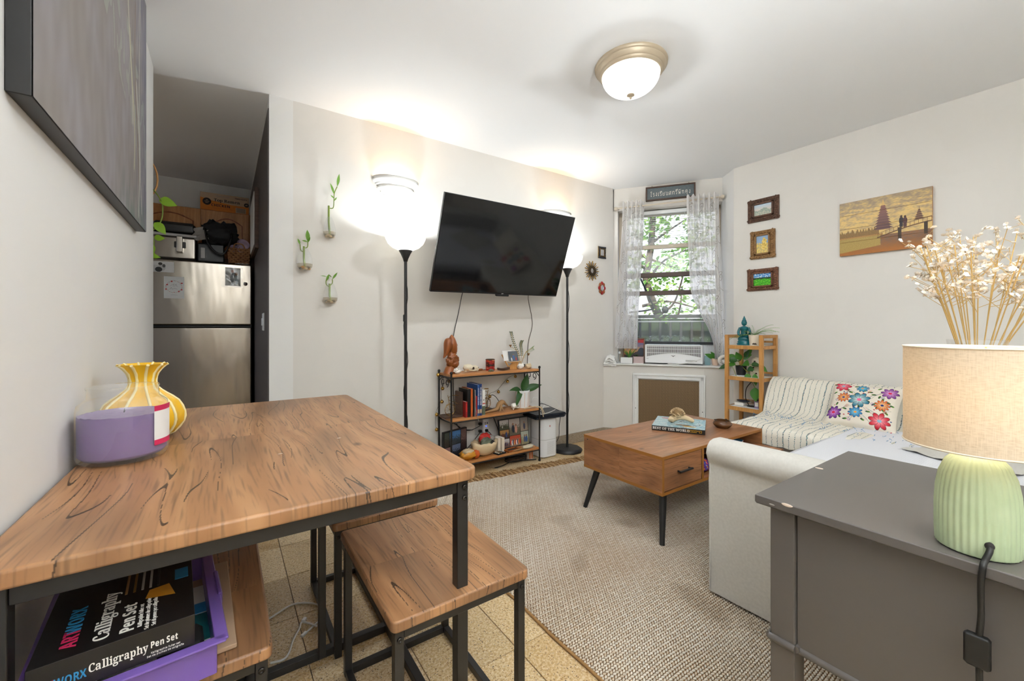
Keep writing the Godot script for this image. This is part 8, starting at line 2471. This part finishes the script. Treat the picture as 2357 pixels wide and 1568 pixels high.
# ---------------------------------------------------------------- jute rug
func make_rug():
	var r = thing("jute_rug", "large braided off white and tan jute rug with fringed end", "rug", Vector3.ZERO)
	var A = Vector2(0.957, -2.625)
	var B = Vector2(2.88, -2.425)
	put(MB.new().plan(PackedVector2Array([A, B, Vector2(2.88, -0.25), Vector2(0.957, -0.25)]), 0.0008, 0.0055), "backing", M.jute_dark, r)
	var edge = []
	for k in 30: edge.append(Vector3(0.957 + 0.003 * sin(k * 1.3), 0.005, lerpf(-2.62, -0.25, k / 29.0)))
	put(MB.new().tube(edge, 0.0052, 7), "bound_edge", M.jute, r)
	# every braid loop is a small lump; they are far too many to count
	var lump = MB.new()
	lump.ball(Vector3.ZERO, Vector3(0.5, 0.5, 0.5), 7, 4)
	var tf = []
	var cl = PackedColorArray()
	var zi = 0
	var z = -0.262
	while z > -2.62:
		var x = 0.966 + 0.0045 * (zi % 2)
		var xi = 0
		while x < 2.87:
			var far_edge = lerpf(A.y, B.y, (x - A.x) / (B.x - A.x)) + 0.008
			var wob = 0.006 * nz.get_noise_2d(x * 2.5, z * 2.5)
			if z > far_edge:
				var sl = 0.42 if zi % 2 == 0 else -0.42
				var hid = x > 2.0 and z > -0.9
				if not hid:
					tf.append(Transform3D(Basis(Vector3.UP, sl).scaled_local(Vector3(0.0142, 0.0075, 0.0082)), Vector3(x, 0.0066 + 0.0008 * rng.randf(), z + wob)))
					var n = nz.get_noise_2d(x * 1.7 + 5.0, z * 1.7) * 0.5 + 0.5
					var mix = clampf(0.20 + 0.42 * n + rng.randf_range(-0.16, 0.16) + (0.30 if (xi + zi * 2) % 5 == 0 else 0.0), 0, 1)
					var c = rgb(226, 218, 206).lerp(rgb(172, 144, 112), mix * 0.7)
					var st = nz.get_noise_2d(x * 3.1 + 90.0, z * 3.1)
					if st > 0.5: c = c.lerp(rgb(140, 124, 106), (st - 0.5) * 1.0)
					cl.append(c.srgb_to_linear())
			x += 0.0128
			xi += 1
		z -= 0.0098
		zi += 1
	var mm = MultiMesh.new()
	mm.transform_format = MultiMesh.TRANSFORM_3D
	mm.use_colors = true
	mm.mesh = lump.mesh()
	mm.instance_count = tf.size()
	for k in tf.size():
		mm.set_instance_transform(k, tf[k])
		mm.set_instance_color(k, cl[k])
	var jm = mat("braid", Color.WHITE, 0.95)
	jm.vertex_color_use_as_albedo = true
	var mi = MultiMeshInstance3D.new()
	mi.multimesh = mm
	mi.material_override = jm
	mi.name = "braids"
	mi.set_meta("kind", "stuff")
	r.add_child(mi, true)
	# fringe tassels
	var vari = []
	for k in 10:
		var b = MB.new()
		for q in 3:
			var l = rng.randf_range(0.085, 0.125)
			var sx = rng.randf_range(-0.04, 0.02)
			b.tube(smooth([Vector3(q * 0.003 - 0.003, 0.004, 0.004), Vector3(sx * 0.3 + q * 0.003, 0.008, -l * 0.35), Vector3(sx * 0.8 + rng.randf_range(-0.006, 0.006), 0.006, -l * 0.75), Vector3(sx + rng.randf_range(-0.012, 0.012), 0.003, -l)], 3), [0.0032, 0.0034, 0.0034, 0.0034, 0.0034, 0.0033, 0.0032, 0.003, 0.0028, 0.0018], 5)
		vari.append(b.mesh())
	for k in 150:
		var s = (k + 0.5) / 150.0
		var p = A.lerp(B, s)
		var t = put(vari[(k * 7) % 10], "tassel", [M.jute, M.jute_light, M.jute_dark][(k * 5) % 3], r, Vector3(p.x, 0.0, p.y))
		t.rotation.y = rng.randf_range(-0.25, 0.25)
